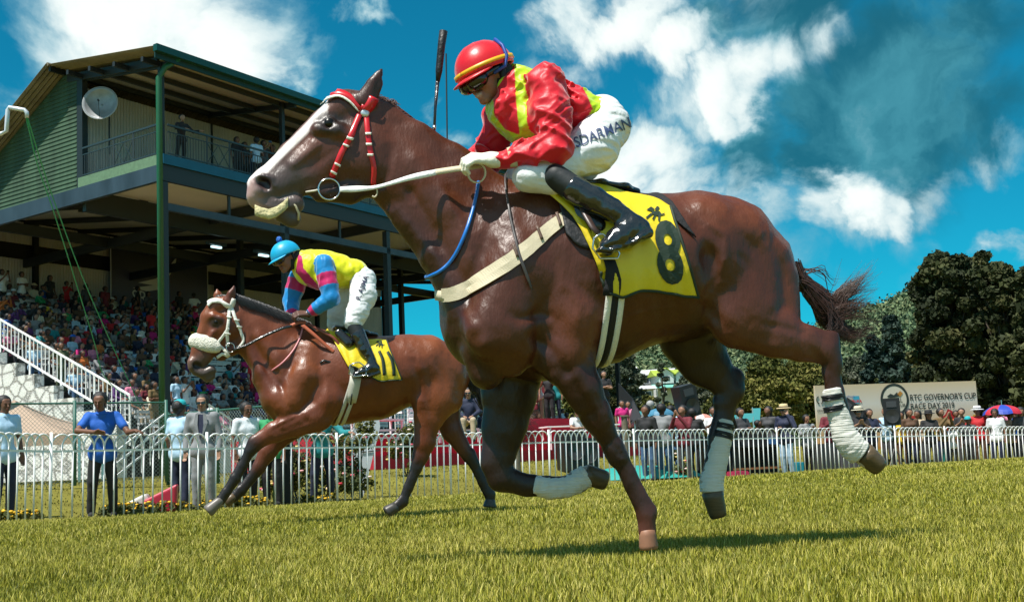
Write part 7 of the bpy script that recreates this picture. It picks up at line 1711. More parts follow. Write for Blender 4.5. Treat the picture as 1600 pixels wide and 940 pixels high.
def build_trees():
    T = tree
    T(1500, 86, 392, 150, 'tall dark tree towering behind the right half of the billboard', DKG, 1, n=91520, clumps=78, kind='col', leaf=0.151)
    T(1585, 82, 405, 130, 'huge dark tree filling the right edge of the picture', DKG, 2, n=84480, clumps=74, kind='col', leaf=0.151)
    T(1545, 95, 386, 120, 'highest dark crown at the centre of the right-hand tree mass', DKG, 3, n=63360, clumps=57, kind='col', leaf=0.162)
    T(1465, 96, 430, 80, 'dark drooping conifer at the left of the big tree mass', DKG, 4, n=52800, clumps=57, kind='cone', leaf=0.137)
    T(1650, 78, 400, 120, 'dark tree just outside the right edge', DKG, 5, n=31680, clumps=51, kind='col', leaf=0.180)
    T(1408, 120, 488, 92, 'blue-green cypress behind the billboard circle emblem', BLG, 6, n=37400, clumps=34, kind='cone', leaf=0.210)
    T(1378, 128, 515, 46, 'smaller blue-green conifer left of the cypress', BLG, 7, n=13200, clumps=20, kind='round', leaf=0.210)
    T(1205, 80, 562, 104, 'bushy olive-green tree left of the billboard', OL, 8, n=44000, clumps=40, kind='round', leaf=0.100)
    T(1262, 84, 560, 96, 'bushy olive-green tree touching the billboard left edge', OL, 9, n=39600, clumps=38, kind='round', leaf=0.100)
    T(1160, 88, 590, 60, 'low olive tree behind the straw-hatted woman', OL, 10, n=17600, clumps=24, kind='round', leaf=0.100)
    T(1310, 125, 575, 60, 'small dark round tree below the hillside flats', DKG, 11, n=21120, clumps=37, kind='round', leaf=0.108)
    T(1345, 135, 556, 70, 'pale loose gum tree in front of the hillside flats', GYG, 12, n=11000, clumps=22, kind='round', leaf=0.150)
    T(1378, 118, 585, 20, 'small yellow-green tree peeping over the billboard', LTG, 13, n=5500, clumps=12, kind='cone', leaf=0.100)
    T(985, 130, 545, 58, 'tall thin grey-green gum tree by the white hillside house', GYG, 14, n=12100, clumps=24, kind='round', leaf=0.140)
    T(1016, 105, 614, 36, 'rounded olive tree in front of the green-roofed house', OL, 15, n=13200, clumps=22, kind='round', leaf=0.110)
    T(1050, 98, 632, 50, 'low brown-green tree under the green-roofed house', OL, 16, n=13200, clumps=22, kind='round', leaf=0.110)
    T(1095, 125, 590, 70, 'grey-green tree right of the green-roofed house', GYG, 17, n=15400, clumps=24, kind='round', leaf=0.130)
    T(1125, 110, 615, 60, 'dark green tree between the house and the hind leg', OL, 18, n=13200, clumps=22, kind='round', leaf=0.120)
    T(945, 110, 560, 56, 'dark olive tree at the end of the grandstand', DKG, 19, n=28160, clumps=44, kind='round', leaf=0.094)
    T(905, 120, 572, 60, 'tree half hidden by the standing foreleg', OL, 20, n=13200, clumps=22, kind='round', leaf=0.140)
    T(1040, 150, 560, 40, 'far feathery tree above the green roof', GYG, 21, n=7700, clumps=16, kind='cone', leaf=0.150)
    T(1075, 145, 585, 44, 'far grey tree beside the green roof', GYG, 22, n=7700, clumps=16, kind='round', leaf=0.150)
build_trees()
def house(name, px, py_base, Y, w, d, h, roofm, wallm, label, rz=0, roof_h=1.6, floors=1, wins=3, gables=0, awning=None, flat=False):
    base = at(px, py_base, Y); H = empty(name, base, rz, label=label, cat='house'); b = MB(); b.box((0,0,h/2), (w,d,h)); b.box((0,0,-4), (w*1.02,d*1.02,8)); b.build('wall', wallm, H)
    if flat: b = MB(); b.box((0,0,h+.15), (w+.6,d+.6,.3)); b.build('roof', roofm, H)
    else: b = MB(); o = .6; b.poly_prism([(-w/2-o,-d/2-o,h),(-w/2-o,d/2+o,h),(-w/2-o,0,h+roof_h)], (w+2*o,0,0)); b.build('roof', roofm, H)
    DK = mat('window_dark', (.03,.035,.04), rough=.2, spec=.6); FR = mat('window_frame_white', (.7,.7,.7))
    for f in range(floors):
        for i in range(wins):
            x = -w/2+w*(i+.5)/wins; z = h*(f+.55)/floors; ww = min(1.5, w/wins*.5); hh = h/floors*.45
            b = MB(); b.box((x,-d/2-.03,z), (ww+.25,.06,hh+.25)); wo = b.build('window', FR, H); b = MB(); b.box((x,-d/2-.075,z), (ww,.03,hh)); b.build('pane', DK, wo)
    if gables:
        for i in range(gables):
            x = -w/2+w*(i+.5)/gables; g = w/gables*.42; b = MB(); b.poly_prism([(x-g,-d/2-.9,h*.62),(x+g,-d/2-.9,h*.62),(x+g,-d/2-.9,h+.25),(x,-d/2-.9,h+1.3),(x-g,-d/2-.9,h+.25)], (0,2,0)); b.build('dormer', wallm, H)
            b = MB(); b.bar((x-g-.3,-d/2-.2,h+.12), (x,-d/2-.2,h+1.5), 2.2, .14, (0,0,1)); b.bar((x+g+.3,-d/2-.2,h+.12), (x,-d/2-.2,h+1.5), 2.2, .14, (0,0,1)); b.build('dormer_roof', roofm, H)
            b = MB(); b.box((x,-d/2-.93,h*.85), (g*.9,.06,h*.22)); b.build('window', DK, H)
    if awning: b = MB(); b.poly_prism([(-w/2-1.2,-d/2-3.4,h*.36),(w/2+1.2,-d/2-3.4,h*.36),(w/2+1.2,-d/2,h*.56),(-w/2-1.2,-d/2,h*.56)], (0,0,.12)); b.build('veranda_roof', awning, H); b = MB(); [b.box((x,-d/2-3.2,h*.18), (.25,.25,h*.36)) for x in np.linspace(-w/2-1, w/2+1, 6)]; b.build('veranda_posts', FR, H)
    return H
def build_houses():
    WW = mat('white_render', (.62,.62,.60), rough=.8, noise=.06); LG = mat('lime_roof', (.33,.42,.05), rough=.6, noise=.1); TQ = mat('turquoise_roof', (.16,.45,.38), rough=.6, noise=.1); GR = mat('pale_grey_roof', (.50,.50,.50), rough=.6); CR = mat('cream_wall', (.45,.42,.33), rough=.8)
    house('house', 1049, 619, 255, 6.8, 5, 4.0, LG, WW, 'white two-storey house with lime-green gabled roof and turquoise veranda roof', rz=.15, gables=2, wins=3, awning=TQ, roof_h=1.3)
    house('house', 1030, 604, 268, 6, 6, 2.4, GR, mat('grey_wall', (.20,.20,.19), rough=.8), 'long grey building with a pale roof behind the green-roofed house', rz=-.3, wins=3, roof_h=1.3)
    house('house', 975, 620, 258, 4.6, 5, 5.0, GR, WW, 'white three-storey house among trees beyond the dark end column', floors=3, wins=2, roof_h=1.0)
    house('house', 1004, 628, 250, 4.0, 5, 2.4, GR, CR, 'small cream house low on the slope beside the gum tree', wins=2, roof_h=.8)
    house('apartment_block', 1325, 577, 330, 8.5, 7, 4.9, GR, WW, 'white hillside apartment block left of the blue-green cypress', rz=.2, floors=3, wins=6, flat=True)
    house('house', 1360, 566, 345, 7, 6, 2.9, GR, WW, 'white house high on the hillside beside the apartment block', floors=1, wins=3, roof_h=.8)
    house('house', 1384, 576, 335, 6, 6, 2.8, GR, mat('grey_wall', (.2,.2,.19)), 'grey house partly hidden by the cypress', floors=1, wins=3, roof_h=.8)
build_houses()

# ---------------------------------------------------------------- props behind the fence
RED_CARPET = mat('red_carpet', (.42,.012,.03), rough=.9, noise=.12, nscale=1.5)
def rel(mb, o): mb.v = [tuple(Vector(v)-Vector(o)) for v in mb.v]; return mb
def build_stage():
    A = at(586, 700, 30); A.z = 0; Bq = at(1045, 700, 41); Bq.z = 0; u = (Bq-A).normalized(); v = Vector((-u.y, u.x, 0)); L = (Bq-A).length; ang = math.atan2(u.y, u.x)
    S = empty('stage', A+Vector((0,0,.30)), ang, label='stepped platform covered in red carpet in front of the grandstand', cat='stage')
    for i, (x0, x1, y0, y1, z0, z1, nm) in enumerate(((0,L,0,.6,0,.34,'step'),(0,L*.86,.604,1.2,0,.62,'step'),(0,L*.84,1.204,5,0,.88,'platform'))):
        b = MB(); b.box(((x0+x1)/2,(y0+y1)/2,(z0+z1)/2), (x1-x0,y1-y0,z1-z0)); b.build(nm, RED_CARPET, S)
    b = MB(); b.box((L*.62,1.25+.03,1.0), (4.2,.05,.55)); b.build('draped_cloth', mat('red_drape', (.50,.02,.05), rough=.8), S)
    # white furniture of the enclosure
    W = WHITE_PAINT
    def wrail(x0, x1, y, z0, z1, lab, dense=False):
        o = S.matrix_world @ Vector((x0,y,z0)) if False else (A+u*x0+v*y+Vector((0,0,.30+z0))); T = empty('handrail', o, ang, label=lab, cat='railing'); b = MB(); l = x1-x0; h = z1-z0; b.bar((0,0,h), (l,0,h), .05,.05); b.bar((0,0,h*.5), (l,0,h*.5), .03,.03); n = max(1, int(l/(.14 if dense else 1.4)));
        for i in range(n+1): b.bar((l*i/n,0,0), (l*i/n,0,h), .022 if dense else .05, .022 if dense else .05)
        b.build('rails', W, T)
    wrail(.3, 5.2, 1.0, .60, .98, 'low white handrail along the red stage in front of the seated man'); wrail(L*.56, L*.80, 6.2, .88, 1.85, 'white slatted rail at the back of the red stage', True); wrail(L*.62, L*.86, 1.9, .86, 1.15, 'low white rail on the right of the red stage')
    for i, (x, y) in enumerate(((1.2,2.2),(2.9,2.4),(L*.60,5.4))):
        o = A+u*x+v*y+Vector((0,0,1.18)); T = empty('garden_bench', o, ang+.15, label=['white wooden bench on the red stage left of the second horse\'s hind leg','white wooden bench behind the seated man on the red stage','white wooden bench below the slatted rail'][i], cat='bench'); b = MB(); b.box((0,0,.42), (1.5,.4,.05)); b.build('seat', W, T); b = MB(); [b.box((0,.2,z), (1.5,.03,.09)) for z in (.58,.72,.86)]; b.build('backrest', W, T)
        for sx in (-.7,.7): b = MB(); b.bar((sx,-.16,0), (sx,-.16,.42), .05); b.bar((sx,.2,0), (sx,.2,.9), .05); b.bar((sx,-.18,.62), (sx,.2,.62), .05); b.build('leg', W, T)
    # table and dark speaker boxes before the stage
    for i, (px, Y, w, h) in enumerate(((892,31.5,.55,.95),(912,31.7,.5,.8))):
        p = spot(px, Y); T = empty('subwoofer', p, .3, label=['black subwoofer cabinet on the lawn, the taller of the two by the folded hoof','black subwoofer cabinet on the lawn, the lower of the two by the folded hoof'][i], cat='loudspeaker'); b = MB(); b.box((0,0,h/2), (w,.6,h)); b.build('cabinet', mat('speaker_black', (.012,.012,.013), rough=.5), T); b = MB(); b.lathe([(.0,.0),(.10,.03),(.20,.05),(.215,.06)], (0,-.305,h*.5), 18, Vector((0,-1,0)).to_track_quat('Z','Y').to_matrix()); b.build('cone', mat('speaker_cone', (.03,.03,.03), rough=.4), T)
    p = at(905, 664, 37); T = empty('table', (p.x, 37, .55), .3, label='white folding table on the red stage behind the subwoofers', cat='table'); b = MB(); b.box((0,0,.74), (2.2,.8,.04)); b.build('tabletop', W, T); 
    for sx in (-1,1):
        for sy in (-.35,.35): b = MB(); b.bar((sx,sy,0), (sx,sy,.72), .04); b.build('leg', W, T)
    p = spot(995, 30.5); b = MB(); b.lathe([(.0,.28),(.7,.24),(1.25,.12),(1.5,.0)], (0,0,0), 22); o = b.build('tarpaulin', mat('teal_tarp', (.02,.30,.26), rough=.5, bump=.6, bscale=4), None, smooth=True, loc=p); o.scale = (1.05,.6,1.1); tag(o, 'crumpled teal tarpaulin heaped on the lawn behind the standing foreleg', 'tarpaulin')
build_stage()
def loudspeaker(p, rz, label, sc=1.0, tilt=0, stand=True, group=None):
    T = empty('loudspeaker', p, rz, label=label, cat='loudspeaker', group=group); BK = mat('speaker_black', (.012,.012,.013), rough=.5); T.scale = (sc,)*3; M = Matrix.Rotation(tilt, 3, 'Y')
    h = 1.35 if stand else .0; b = MB(); P = [Vector(M@Vector(q))+Vector((0,0,h)) for q in ((-.22,-.19,0),(.22,-.19,0),(.16,.22,0),(-.16,.22,0))]; b.poly_prism(P, M@Vector((0,0,.72))); b.build('cabinet', BK, T)
    MM = Vector((0,-1,0)).to_track_quat('Z','Y').to_matrix(); b = MB(); b.lathe([(0,0),(.08,.015),(.165,.03),(.18,.035)], M@Vector((0,-.195,.24))+Vector((0,0,h)), 18, MM); b.build('cone', mat('speaker_cone', (.03,.03,.03), rough=.4), T)
    b = MB(); b.box(M@Vector((0,-.197,.56))+Vector((0,0,h)), (.26,.02,.16), M=M); b.build('horn', mat('speaker_horn', (.05,.05,.055), rough=.35), T)
    if stand:
        b = MB(); b.tube([(0,0,.05),(0,0,1.36)], .022, 8); b.build('pole', M_POST, T)
        for a in (0,2.1,4.2): b = MB(); b.tube([(0,0,.75),(math.cos(a)*.5,math.sin(a)*.5,.02)], .014, 6); b.build('leg', M_POST, T)
def parasol(p, label, cols, r=.55, h=2.1, tilt=0, finial=None):
    T = empty('umbrella', p, .2, label=label, cat='umbrella'); n = 8; V = []; Fc = []; mi = []
    for k in range(n):
        for s in range(3):
            a0, a1 = 2*math.pi*(k+s/3)/n, 2*math.pi*(k+(s+1)/3)/n; sag = lambda a: .06*abs(math.sin((a*n/2)))
            prev = None
            for j in range(6):
                t0, t1 = j/6, (j+1)/6; q = lambda a, t: (math.cos(a)*r*math.sin(t*1.45)/math.sin(1.45), math.sin(a)*r*math.sin(t*1.45)/math.sin(1.45), h-.30*(1-math.cos(t*1.45))*r/.55-sag(a)*t*.4)
                b0 = len(V); V += [q(a0,t0), q(a1,t0), q(a1,t1), q(a0,t1)]; Fc.append((b0,b0+1,b0+2,b0+3)); mi.append(k % len(cols))
    o = mesh_obj('canopy', V, Fc, cols, T, mi=mi); md = o.modifiers.new('thickness', 'SOLIDIFY'); md.thickness = .004
    b = MB(); b.tube([(0,0,h-1.25),(0,0,h+.14)], .011, 6); b.build('shaft', METAL, T)
    b = MB(); [b.tube([(0,0,h-.32),(math.cos(2*math.pi*k/n)*r*.6,math.sin(2*math.pi*k/n)*r*.6,h-.10)], .004, 4) for k in range(n)]; b.build('stretchers', METAL, T)
def build_props():
    p = spot(1080, 31.0); q = at(1078, 668, 31); loudspeaker((p.x, p.y, p.z), .5, 'tilted black loudspeaker on a stand right of the blue umbrella', 1.08, -.22)
    p = spot(1372, 34.5); loudspeaker((p.x-.25, p.y, p.z+.05), -.5, 'black loudspeaker tipped on its side in front of the circle emblem', 1.0, -.9)
    p = spot(1397, 34.3); loudspeaker((p.x, p.y, p.z-.12), -.2, 'upright black loudspeaker right of the tipped one', 1.0, 0)
    U1 = mat('umbrella_blue', (.05,.20,.32), rough=.5, sheen=.2); UR = mat('umbrella_red', (.5,.02,.04), rough=.5); UB = mat('umbrella_royal', (.02,.06,.40), rough=.5); UO = mat('umbrella_salmon', (.60,.26,.20), rough=.5); UW = mat('umbrella_pale', (.55,.5,.5), rough=.5)
    p = spot(1035, 31.5); parasol((p.x, p.y, at(1035,637,31.5).z-2.1), 'blue umbrella held up above the man in jeans', [U1], .36, 2.1)
    p = spot(1098, 44); parasol((p.x, p.y, at(1098,646,44).z-2.1), 'salmon and white striped umbrella beyond the loudspeaker', [UO, UO, UW], .42, 2.1)
    p = spot(1571, 36.2); parasol((p.x, p.y, at(1571,632,36.2).z-2.1), 'red and blue segmented umbrella at the right edge', [UR, UB], .53, 2.1)
    # equipment table and cases
    BK = mat('speaker_black', (.012,.012,.013)); p = spot(1178, 32.0)
    T = empty('table', p, .35, label='long dark equipment table behind the fence between the two hind legs', cat='table'); b = MB(); b.box((0,0,.74), (1.7,.7,.05)); b.build('tabletop', BK, T); b = MB(); b.box((0,.3,.4), (1.6,.04,.66)); b.build('modesty_cloth', BLACK_CLOTH, T); b = MB(); b.box((0,-.36,.20), (1.6,.05,.05)); b.build('lower_rail', mat('rust_rail', (.25,.10,.04), rough=.7), T)
    for sx in (-.78,.78): b = MB(); b.bar((sx,-.3,0), (sx,-.3,.72), .05); b.build('leg', M_POST, T)
    for i, (dx, w, h, c, l) in enumerate(((-.5,.5,.22,(.05,.05,.055),'black mixing desk at the left of the equipment table'),(.1,.4,.30,(.015,.015,.016),'black amplifier case in the middle of the equipment table'),(.6,.35,.18,(.03,.12,.30),'blue box at the right of the equipment table'))):
        q = p+Vector((dx*math.cos(.35), dx*math.sin(.35), .765)); b = MB(); b.box((0,0,h/2), (w,.4,h)); o = b.build('equipment_case', mat('case_%d' % i, c, rough=.5), None, loc=q, rz=.35); tag(o, l, 'case')
    for i, (px, Y, w, h, c, l) in enumerate(((1140,31.8,.42,.85,(.015,.015,.016),'tall black flight case left of the equipment table'),(1107,31.6,.5,.95,(.012,.012,.014),'black flight case behind the fence by the bandaged leg'),(1150,30.2,.35,.16,(.45,.03,.10),'flat magenta box on the lawn'),(1290,33.5,.5,.75,(.04,.045,.05),'dark grey crate below the billboard left edge'),(1318,33.6,.45,.6,(.10,.10,.11),'grey crate beside the dark crate below the billboard'),(1245,32.6,.3,.3,(.01,.30,.40),'turquoise cool box by the boy'))):
        q = spot(px, Y); b = MB(); b.box((0,0,h/2), (w,.45,h)); b.box((0,0,h+.012), (w*.96,.42,.02)); [b.box((s*w*.46,-.23,h/2), (.03,.02,h*.96)) for s in (-1,1)]; o = b.build('flight_case', mat('fcase_%d' % i, c, rough=.5), None, loc=q, rz=.3); tag(o, l, 'case')
    # drink awnings: small cyan pavilions far off
    CY = mat('cyan_canvas', (.10,.50,.58), rough=.6)
    for i, (px, Y, w, l) in enumerate(((1168,60,.8,'cyan pavilion flag panel beyond the equipment table'),(1153,62,.7,'narrow cyan flag left of the cyan panel'),(1186,61,.4,'slim cyan flag right of the cyan panel'),(1000,58,.35,'tall slim cyan flag by the scaffold'),(1118,60,.3,'slim pale flag right of the loudspeaker'))):
        q = spot(px, Y); T = empty('banner_flag', q, .1, label=l, cat='flag'); b = MB(); b.bar((-w/2,0,0), (-w/2,0,2.0 if w < .5 else 1.75), .05); b.build('pole', METAL, T); b = MB(); hh = 1.95 if w < .5 else 1.7; b.poly_prism([(-w/2,-.02,hh-(.9 if w < .5 else .5)),(w/2-.1,-.02,hh-(.8 if w < .5 else .4)),(w/2,-.02,hh),(-w/2,-.02,hh)], (0,.02,0)); b.build('cloth', CY, T)
    # scaffold ramp of white bars and black sail at the end of the stand
    T = empty('scaffold', at(967, 640, 47), 0, label='white zigzag scaffold rail running down from the dark end column', cat='scaffold'); o = T.location; b = MB(); q = lambda px, py, Y=47: at(px, py, Y)-o
    for a, c in (((967,636),(1048,672)),((967,648),(1040,684)),((967,672),(1010,690)),((975,640),(990,690)),((990,646),(1005,690)),((1005,652),(1022,690)),((990,646),(976,688)),((1010,655),(992,688)),((1030,664),(1010,690)),((1048,672),(1048,700)),((967,636),(967,700))): b.bar(q(*a), q(*c), .07, .07)
    b.build('bars', WHITE_PAINT, T)
    A = at(963, 600, 49); b = MB(); P = [at(966,598,49)-A, at(968,650,49)-A, at(985,662,46)-A, at(1002,650,46)-A, at(988,622,47.5)-A]; V = [tuple(p) for p in P]; o = mesh_obj('tarpaulin', V, [(0,1,2,3,4)], mat('black_sail', (.02,.022,.026), rough=.5, bump=.5, bscale=3), loc=A); md = o.modifiers.new('thickness', 'SOLIDIFY'); md.thickness = .02; tag(o, 'black tarpaulin sagging from the dark end column', 'tarpaulin')
    # billboard
    bl, br = at(1272, 604, 37.0), at(1523, 593, 38.5); d = br-bl; d.z = 0; L = d.length; d.normalize(); ang = math.atan2(d.y, d.x); topz = (bl.z+br.z)/2; zb = gz1(bl.x, bl.y); Hh = topz-zb-.25
    B = empty('billboard', Vector((bl.x, bl.y, zb+.25)), ang, label='cream race-day billboard reading RTC GOVERNOR\'S CUP with circle emblem and painted horses', cat='billboard')
    m = mat('billboard_print', (.72,.62,.48), rough=.5); nt = m.node_tree; tc = nt.nodes.new('ShaderNodeTexCoord'); sx = nt.nodes.new('ShaderNodeSeparateXYZ'); nt.links.new(tc.outputs['Generated'], sx.inputs[0]); cr = nt.nodes.new('ShaderNodeValToRGB'); nt.links.new(sx.outputs['Z'], cr.inputs[0]); e = cr.color_ramp.elements; e[0].position = .0; e[0].color = (.50,.22,.04,1); e[1].position = .42; e[1].color = (.60,.46,.30,1); e2 = cr.color_ramp.elements.new(.7); e2.color = (.62,.58,.52,1); e3 = cr.color_ramp.elements.new(1); e3.color = (.60,.47,.30,1); nt.links.new(cr.outputs[0], nt.nodes['Principled BSDF'].inputs['Base Color'])
    b = MB(); b.box((L/2,0,Hh/2), (L,.08,Hh)); b.build('panel', m, B); 
    for x in (.4, L/2, L-.4): b = MB(); b.bar((x,.12,-.25), (x,.12,Hh*.9), .08); b.build('post', M_POST, B)
    k = L/251.0; X = lambda px: (px-1272)*k; Zh = lambda py, px=1400: Hh-(py-(604-(px-1272)*.044))*k
    INK = mat('billboard_ink', (.02,.03,.025), rough=.5)
    def words(nm, t, px, py, size, mtl, bold=.0, par=B, yy=-.055, left=True, fit=None):
        V, Fc = text_mesh(t, size*k, bold*k)
        if fit: V[:, 0] *= fit*k/(V[:, 0].max()-V[:, 0].min())
        if left: V[:, 0] -= V[:, 0].min()
        b = MB(); b.add([(X(px)+v[0], yy, Zh(py, px)+v[1]) for v in V], Fc); return b.build(nm, mtl, par)
    words('lettering', "RTC GOVERNOR'S CUP", 1416, 618.5, 11.5, INK, .18, fit=105); words('lettering', 'RACE DAY 2019', 1416, 630.5, 11.5, INK, .18, fit=69)
    def disc(nm, px, py, r0, r1, mtl, yy):
        b = MB(); n = 40; V = [(X(px)+math.cos(2*math.pi*i/n)*r*k, yy, Zh(py, px)+math.sin(2*math.pi*i/n)*r*k) for r in (r0, r1) for i in range(n)]; b.add(V, [(i, (i+1) % n, n+(i+1) % n, n+i) for i in range(n)]) if r0 > 0 else b.add(V[n:], [tuple(range(n))]); return b.build(nm, mtl, B)
    disc('emblem_face', 1392, 621, 0, 19.5, mat('emblem_cream', (.62,.57,.46)), -.050); disc('emblem_ring', 1392, 621, 18.5, 22, INK, -.054)
    words('emblem_lettering', 'ROYAL', 1379, 623, 8.0, INK, .05, yy=-.058); words('emblem_lettering', 'TURF CLUB', 1376, 630, 6.2, INK, .05, yy=-.058)
    OR = mat('emblem_orange', (.45,.20,.03)); b = MB(); 
    for pts, mm in (([(1380,617),(1386,613),(1391,615),(1396,611),(1400,616),(1393,618),(1385,619)], 0), ([(1396,614),(1401,609),(1405,612),(1401,617)], 1)): b.cur = mm; b.poly_prism([(X(x), -.058, Zh(y, x)) for x, y in pts], (0,-.002,0))
    b.build('emblem_horses', [INK, OR], B)
    words('sponsor_lettering', 'softlogic', 1316, 618.5, 4.6, mat('sponsor_blue', (.05,.15,.35)), .05); words('sponsor_lettering', 'KAPRUKA', 1318, 625, 5.2, mat('sponsor_red', (.55,.04,.03)), .2); words('sponsor_lettering', 'silk', 1291, 637, 5, INK, .05); words('sponsor_lettering', 'dash', 1322, 637, 6, mat('sponsor_grey', (.25,.25,.25)), .05); words('sponsor_lettering', 'GRAND', 1273, 638, 4, INK, .05)
    b = MB(); b.box((X(1333),-.052,Zh(622,1333)), (9*k,.004,10*k)); b.build('sponsor_patch', mat('patch_cyan', (.05,.35,.5)), B)
    for s in (-1, 1): b = MB(); b.tube([(X(1278)+math.cos(t)*5*k*s, -.055, Zh(623,1278)+math.sin(t)*5*k) for t in np.linspace(-1.3, 1.2, 8)], .012, 5); b.build('laurel', INK, B)
    # painted jockeys and horses along the bottom
    for i, (px, py, c) in enumerate(((1420,655,(.50,.03,.02)),(1476,648,(.45,.015,.02)),(1476,672,(.22,.07,.03)),(1420,676,(.20,.08,.05)),(1517,655,(.60,.32,.03)),(1445,668,(.55,.40,.05)),(1500,690,(.60,.40,.05)),(1460,700,(.02,.25,.22)))):
        b = MB(); rg = random.Random(i); n = 11; P = [(X(px)+math.cos(2*math.pi*j/n)*(9+5*rg.random())*k, -.05-.0015*i, Zh(py, px)+math.sin(2*math.pi*j/n)*(11+6*rg.random())*k) for j in range(n)]; b.add(P, [tuple(range(n))]); b.build('painted_rider', mat('paint_%d' % i, c, rough=.5, noise=.3, nscale=6), B)
    # beige party tent, feather sign, dark post, traffic bollards
    T = empty('tent', spot(30, 27), .2, label='beige pointed tent roof below the whitewashed stone wall', cat='tent'); o = T.location; q = lambda px, py, Y: at(px, py, Y)-o; R3 = Matrix.Rotation(-.2, 3, 'Z')
    apex = q(22,624,27); c4 = [q(-95,690,25.2), q(118,678,25.2), q(150,672,28.6), q(-70,676,28.6)]; c4 = [q(-110,688,25.4), q(124,675,25.4), q(160,668,28.8), q(-60,670,28.8)]
    V = []; Fc = []
    for i in range(4):
        a, c = c4[i], c4[(i+1) % 4]; b0 = len(V); N = 8
        for s in range(N+1):
            e_ = a+(c-a)*(s/N)
            for t in range(N+1): tt = t/N; p = apex+(e_-apex)*tt; p = p-Vector((0,0,1))*math.sin(tt*math.pi)*.10; V.append(tuple(R3@p))
        Fc += [(b0+s*(N+1)+t, b0+s*(N+1)+t+1, b0+(s+1)*(N+1)+t+1, b0+(s+1)*(N+1)+t) for s in range(N) for t in range(N)]
    ob = mesh_obj('canopy', V, Fc, mat('beige_canvas', (.40,.29,.21), rough=.8, noise=.05), T, smooth=True); md = ob.modifiers.new('thickness', 'SOLIDIFY'); md.thickness = .01
    b = MB(); [b.poly_prism([R3@c4[i], R3@c4[(i+1) % 4], R3@(c4[(i+1) % 4]-Vector((0,0,.22))), R3@(c4[i]-Vector((0,0,.22)))], (0,.012,0)) for i in (0,)]; b.build('valance', MATS['beige_canvas'], T)
    for c in c4: b = MB(); p_ = R3@c; b.bar(p_, (p_.x, p_.y, 0), .05); b.build('leg', METAL, T)
    T = empty('feather_sign', spot(577, 24.2), .3, label='tilted white feather sign board at the end of the rose bed', cat='sign'); b = MB(); b.poly_prism([(-.14,0,.02),(.22,0,1.30),(.18,0,1.72),(-.28,0,1.66),(-.30,0,.8)], (0,.03,0)); b.build('board', mat('sign_white', (.62,.66,.70), rough=.4), T); b = MB(); b.bar((-.14,-.012,.84), (.19,-.012,.86), .01,.02); b.build('seam', M_POST, T)
    b = MB(); b.box((0,0,.78), (.17,.17,1.56)); o = b.build('timber_post', M_POST, None, loc=spot(448, 21.3)); tag(o, 'square dark post behind the fence right of the green shirt', 'post')
    for i, (px, Y) in enumerate(((806,26.6),(978,36))): b = MB(); b.tube([(0,0,0),(0,0,1.15)], .09, 12); b.box((0,0,1.16), (.22,.22,.04)); o = b.build('timber_post', mat('old_wood', (.16,.14,.10), rough=.9, noise=.3), None, loc=spot(px, Y)); tag(o, ['weathered wooden post behind the fence beside the folded knee','weathered wooden post on the lawn beyond the standing foreleg'][i], 'post')
    for i, (px, c, l) in enumerate(((216,(.62,.60,.56),'white vinyl wedge lying at the foot of the fence'),(245,(.45,.02,.05),'red vinyl wedge lying beside the white wedge'))):
        q = spot(px, 19.2); b = MB(); r = .26; b.poly_prism([(-.28,-.2,0),(.28,-.2,0),(.30 if i else .12,-.2,.42 if i else .30),(-.18,-.2,.20 if i else .16)], (0,.4,0)); o = b.build('wedge', mat('wedge_%d' % i, c, rough=.35, coat=.3), None, loc=q, rz=.2); tag(o, l, 'wedge')
        md = o.modifiers.new('bevel', 'BEVEL'); md.width = .04; md.segments = 3
build_props()
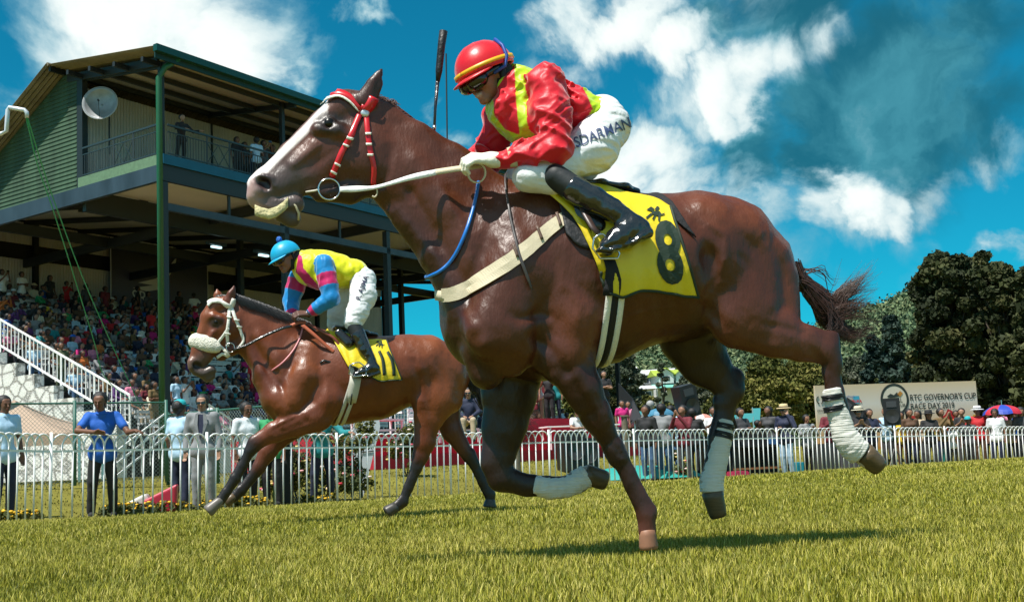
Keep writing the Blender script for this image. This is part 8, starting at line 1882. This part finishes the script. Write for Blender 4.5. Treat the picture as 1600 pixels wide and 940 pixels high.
def build_greenery():
    rng = np.random.default_rng(8)
    # rose bushes along the chain-link fence
    for i, (px, Y, w, h, l) in enumerate(((462,22.6,.9,1.5,'flowering rose bush right of the dark post'),(510,23.0,1.0,1.55,'flowering rose bush behind the teal jacket'),(548,23.4,.8,1.5,'flowering rose bush beside the white feather sign'),(430,22.4,.7,1.2,'rose bush behind the green-shirted person'),(634,28.5,.7,1.45,'pink rose bush in front of the red stage corner'),(1064,30.0,.45,.75,'small rose bush with one red bloom beside the teal tarpaulin'))):
        q = spot(px, Y); T = empty('rose_bush', q, 0, label=l, cat='bush', group='rose bushes behind the white fence'); C = [(rng.uniform(-.4,.4)*w, rng.uniform(-.2,.2)*w, h*(.15+.75*rng.random())) for _ in range(16)]; V, F, Cc = leaf_cloud(C, [.22*w]*16, 2600, .028, OL+LTG, rng); mesh_obj('foliage', V, F, LEAF, T, colors=Cc)
        b = MB(); [b.tube([(0,0,0), Vector(c)*.6, c], .008, 4) for c in C[:8]]; b.build('stem', BARK, T)
        pc = [(.62,.10,.16),(.70,.35,.36),(.70,.55,.20),(.55,.02,.05),(.75,.6,.55)]
        for f in range(16):
            c = C[rng.integers(16)]; b = MB(); p = (c[0]+rng.uniform(-.2,.2)*w, c[1]-.2*w-rng.random()*.05, c[2]+rng.uniform(-.12,.15)); b.lathe([(0,-.02),(.03,-.012),(.042,.01),(.03,.026),(.015,.018),(0,.028)], p, 8); b.build('bloom', mat('bloom_%d' % (f % 5), pc[f % 5], rough=.6), T, smooth=True)
    V = []; F = []; C = []
    # marigolds: uncounted yellow heads among leaves at the fence foot
    n = 420; xs = rng.uniform(-.4, 1, n); P = []
    for i in range(n):
        px = rng.uniform(-40, 520) if rng.random() < .85 else rng.uniform(-40, 320); Y = np.interp(px, FPX, FY)+rng.uniform(.12, .75); q = at(px, 700, Y); P.append((q.x, Y, gz1(q.x, Y)+rng.uniform(.06,.17)))
    P = np.array(P)[vnoise(np.array(P), .9, 3, 2) > -.12]; b = MB()
    for p in P: b.lathe([(0,-.02),(.028,-.01),(.034,.006),(.02,.018),(0,.02)], p, 7)
    o = b.build('marigolds', mat('marigold_petals', (.78,.45,.01), rough=.6), None, smooth=True); tag(o, 'yellow marigolds flowering along the foot of the white fence', 'flowers', kind='stuff')
    V, F, Cc = leaf_cloud(P-np.array((0,0,.05)), [.09]*len(P), 9000, .022, LTG+OL, rng); o = mesh_obj('undergrowth', V, F, LEAF, colors=Cc); tag(o, 'leafy flower bed growth at the foot of the fence', 'plants', kind='stuff')
    # chain-link fence behind the people on the left
    def chain(px0, Y0, px1, Y1, h, label):
        a, c = spot(px0, Y0), spot(px1, Y1); d = c-a; L = Vector((d.x, d.y, 0)).length; T = empty('chain_link_fence', a, math.atan2(d.y, d.x), label=label, cat='fence'); GRN = mat('green_wire', (.03,.12,.09), rough=.5); b = MB()
        n = int(math.ceil(L/2.4)); 
        for i in range(n+1): b = MB(); b.tube([(L*i/n,0,0),(L*i/n,0,h+.05)], .035, 8); b.build('post', GRN, T, smooth=True)
        b = MB(); b.tube([(0,0,h),(L,0,h)], .018, 6); b.build('top_rail', GRN, T)
        b = MB(); s = .075; m_ = int((L+h)/s)
        for i in range(m_):
            x0 = -h+i*s
            for sg in (1, -1):
                p0, p1 = [x0, 0.], [x0+h, h]
                if p0[0] < 0: p0 = [0., -x0]
                if p1[0] > L: p1 = [L, L-x0]
                if p1[0] <= p0[0]: continue
                q = lambda p: (p[0] if sg > 0 else L-p[0], .004*sg, p[1])
                b.bar(q(p0), q(p1), .0045, .0045)
        b.build('wire_mesh', mat('galvanised_wire', (.35,.40,.38), rough=.4, metal=.5), T)
    chain(-40, 22.5, 260, 24.6, 1.5, 'green chain-link fence behind the man in bright blue'); chain(262, 24.8, 425, 23.0, 1.35, 'green chain-link fence behind the grey-suited man'); chain(428, 22.2, 562, 23.6, 1.45, 'chain-link fence in front of the rose bushes')
build_greenery()
print('CROWD', NCROWD)
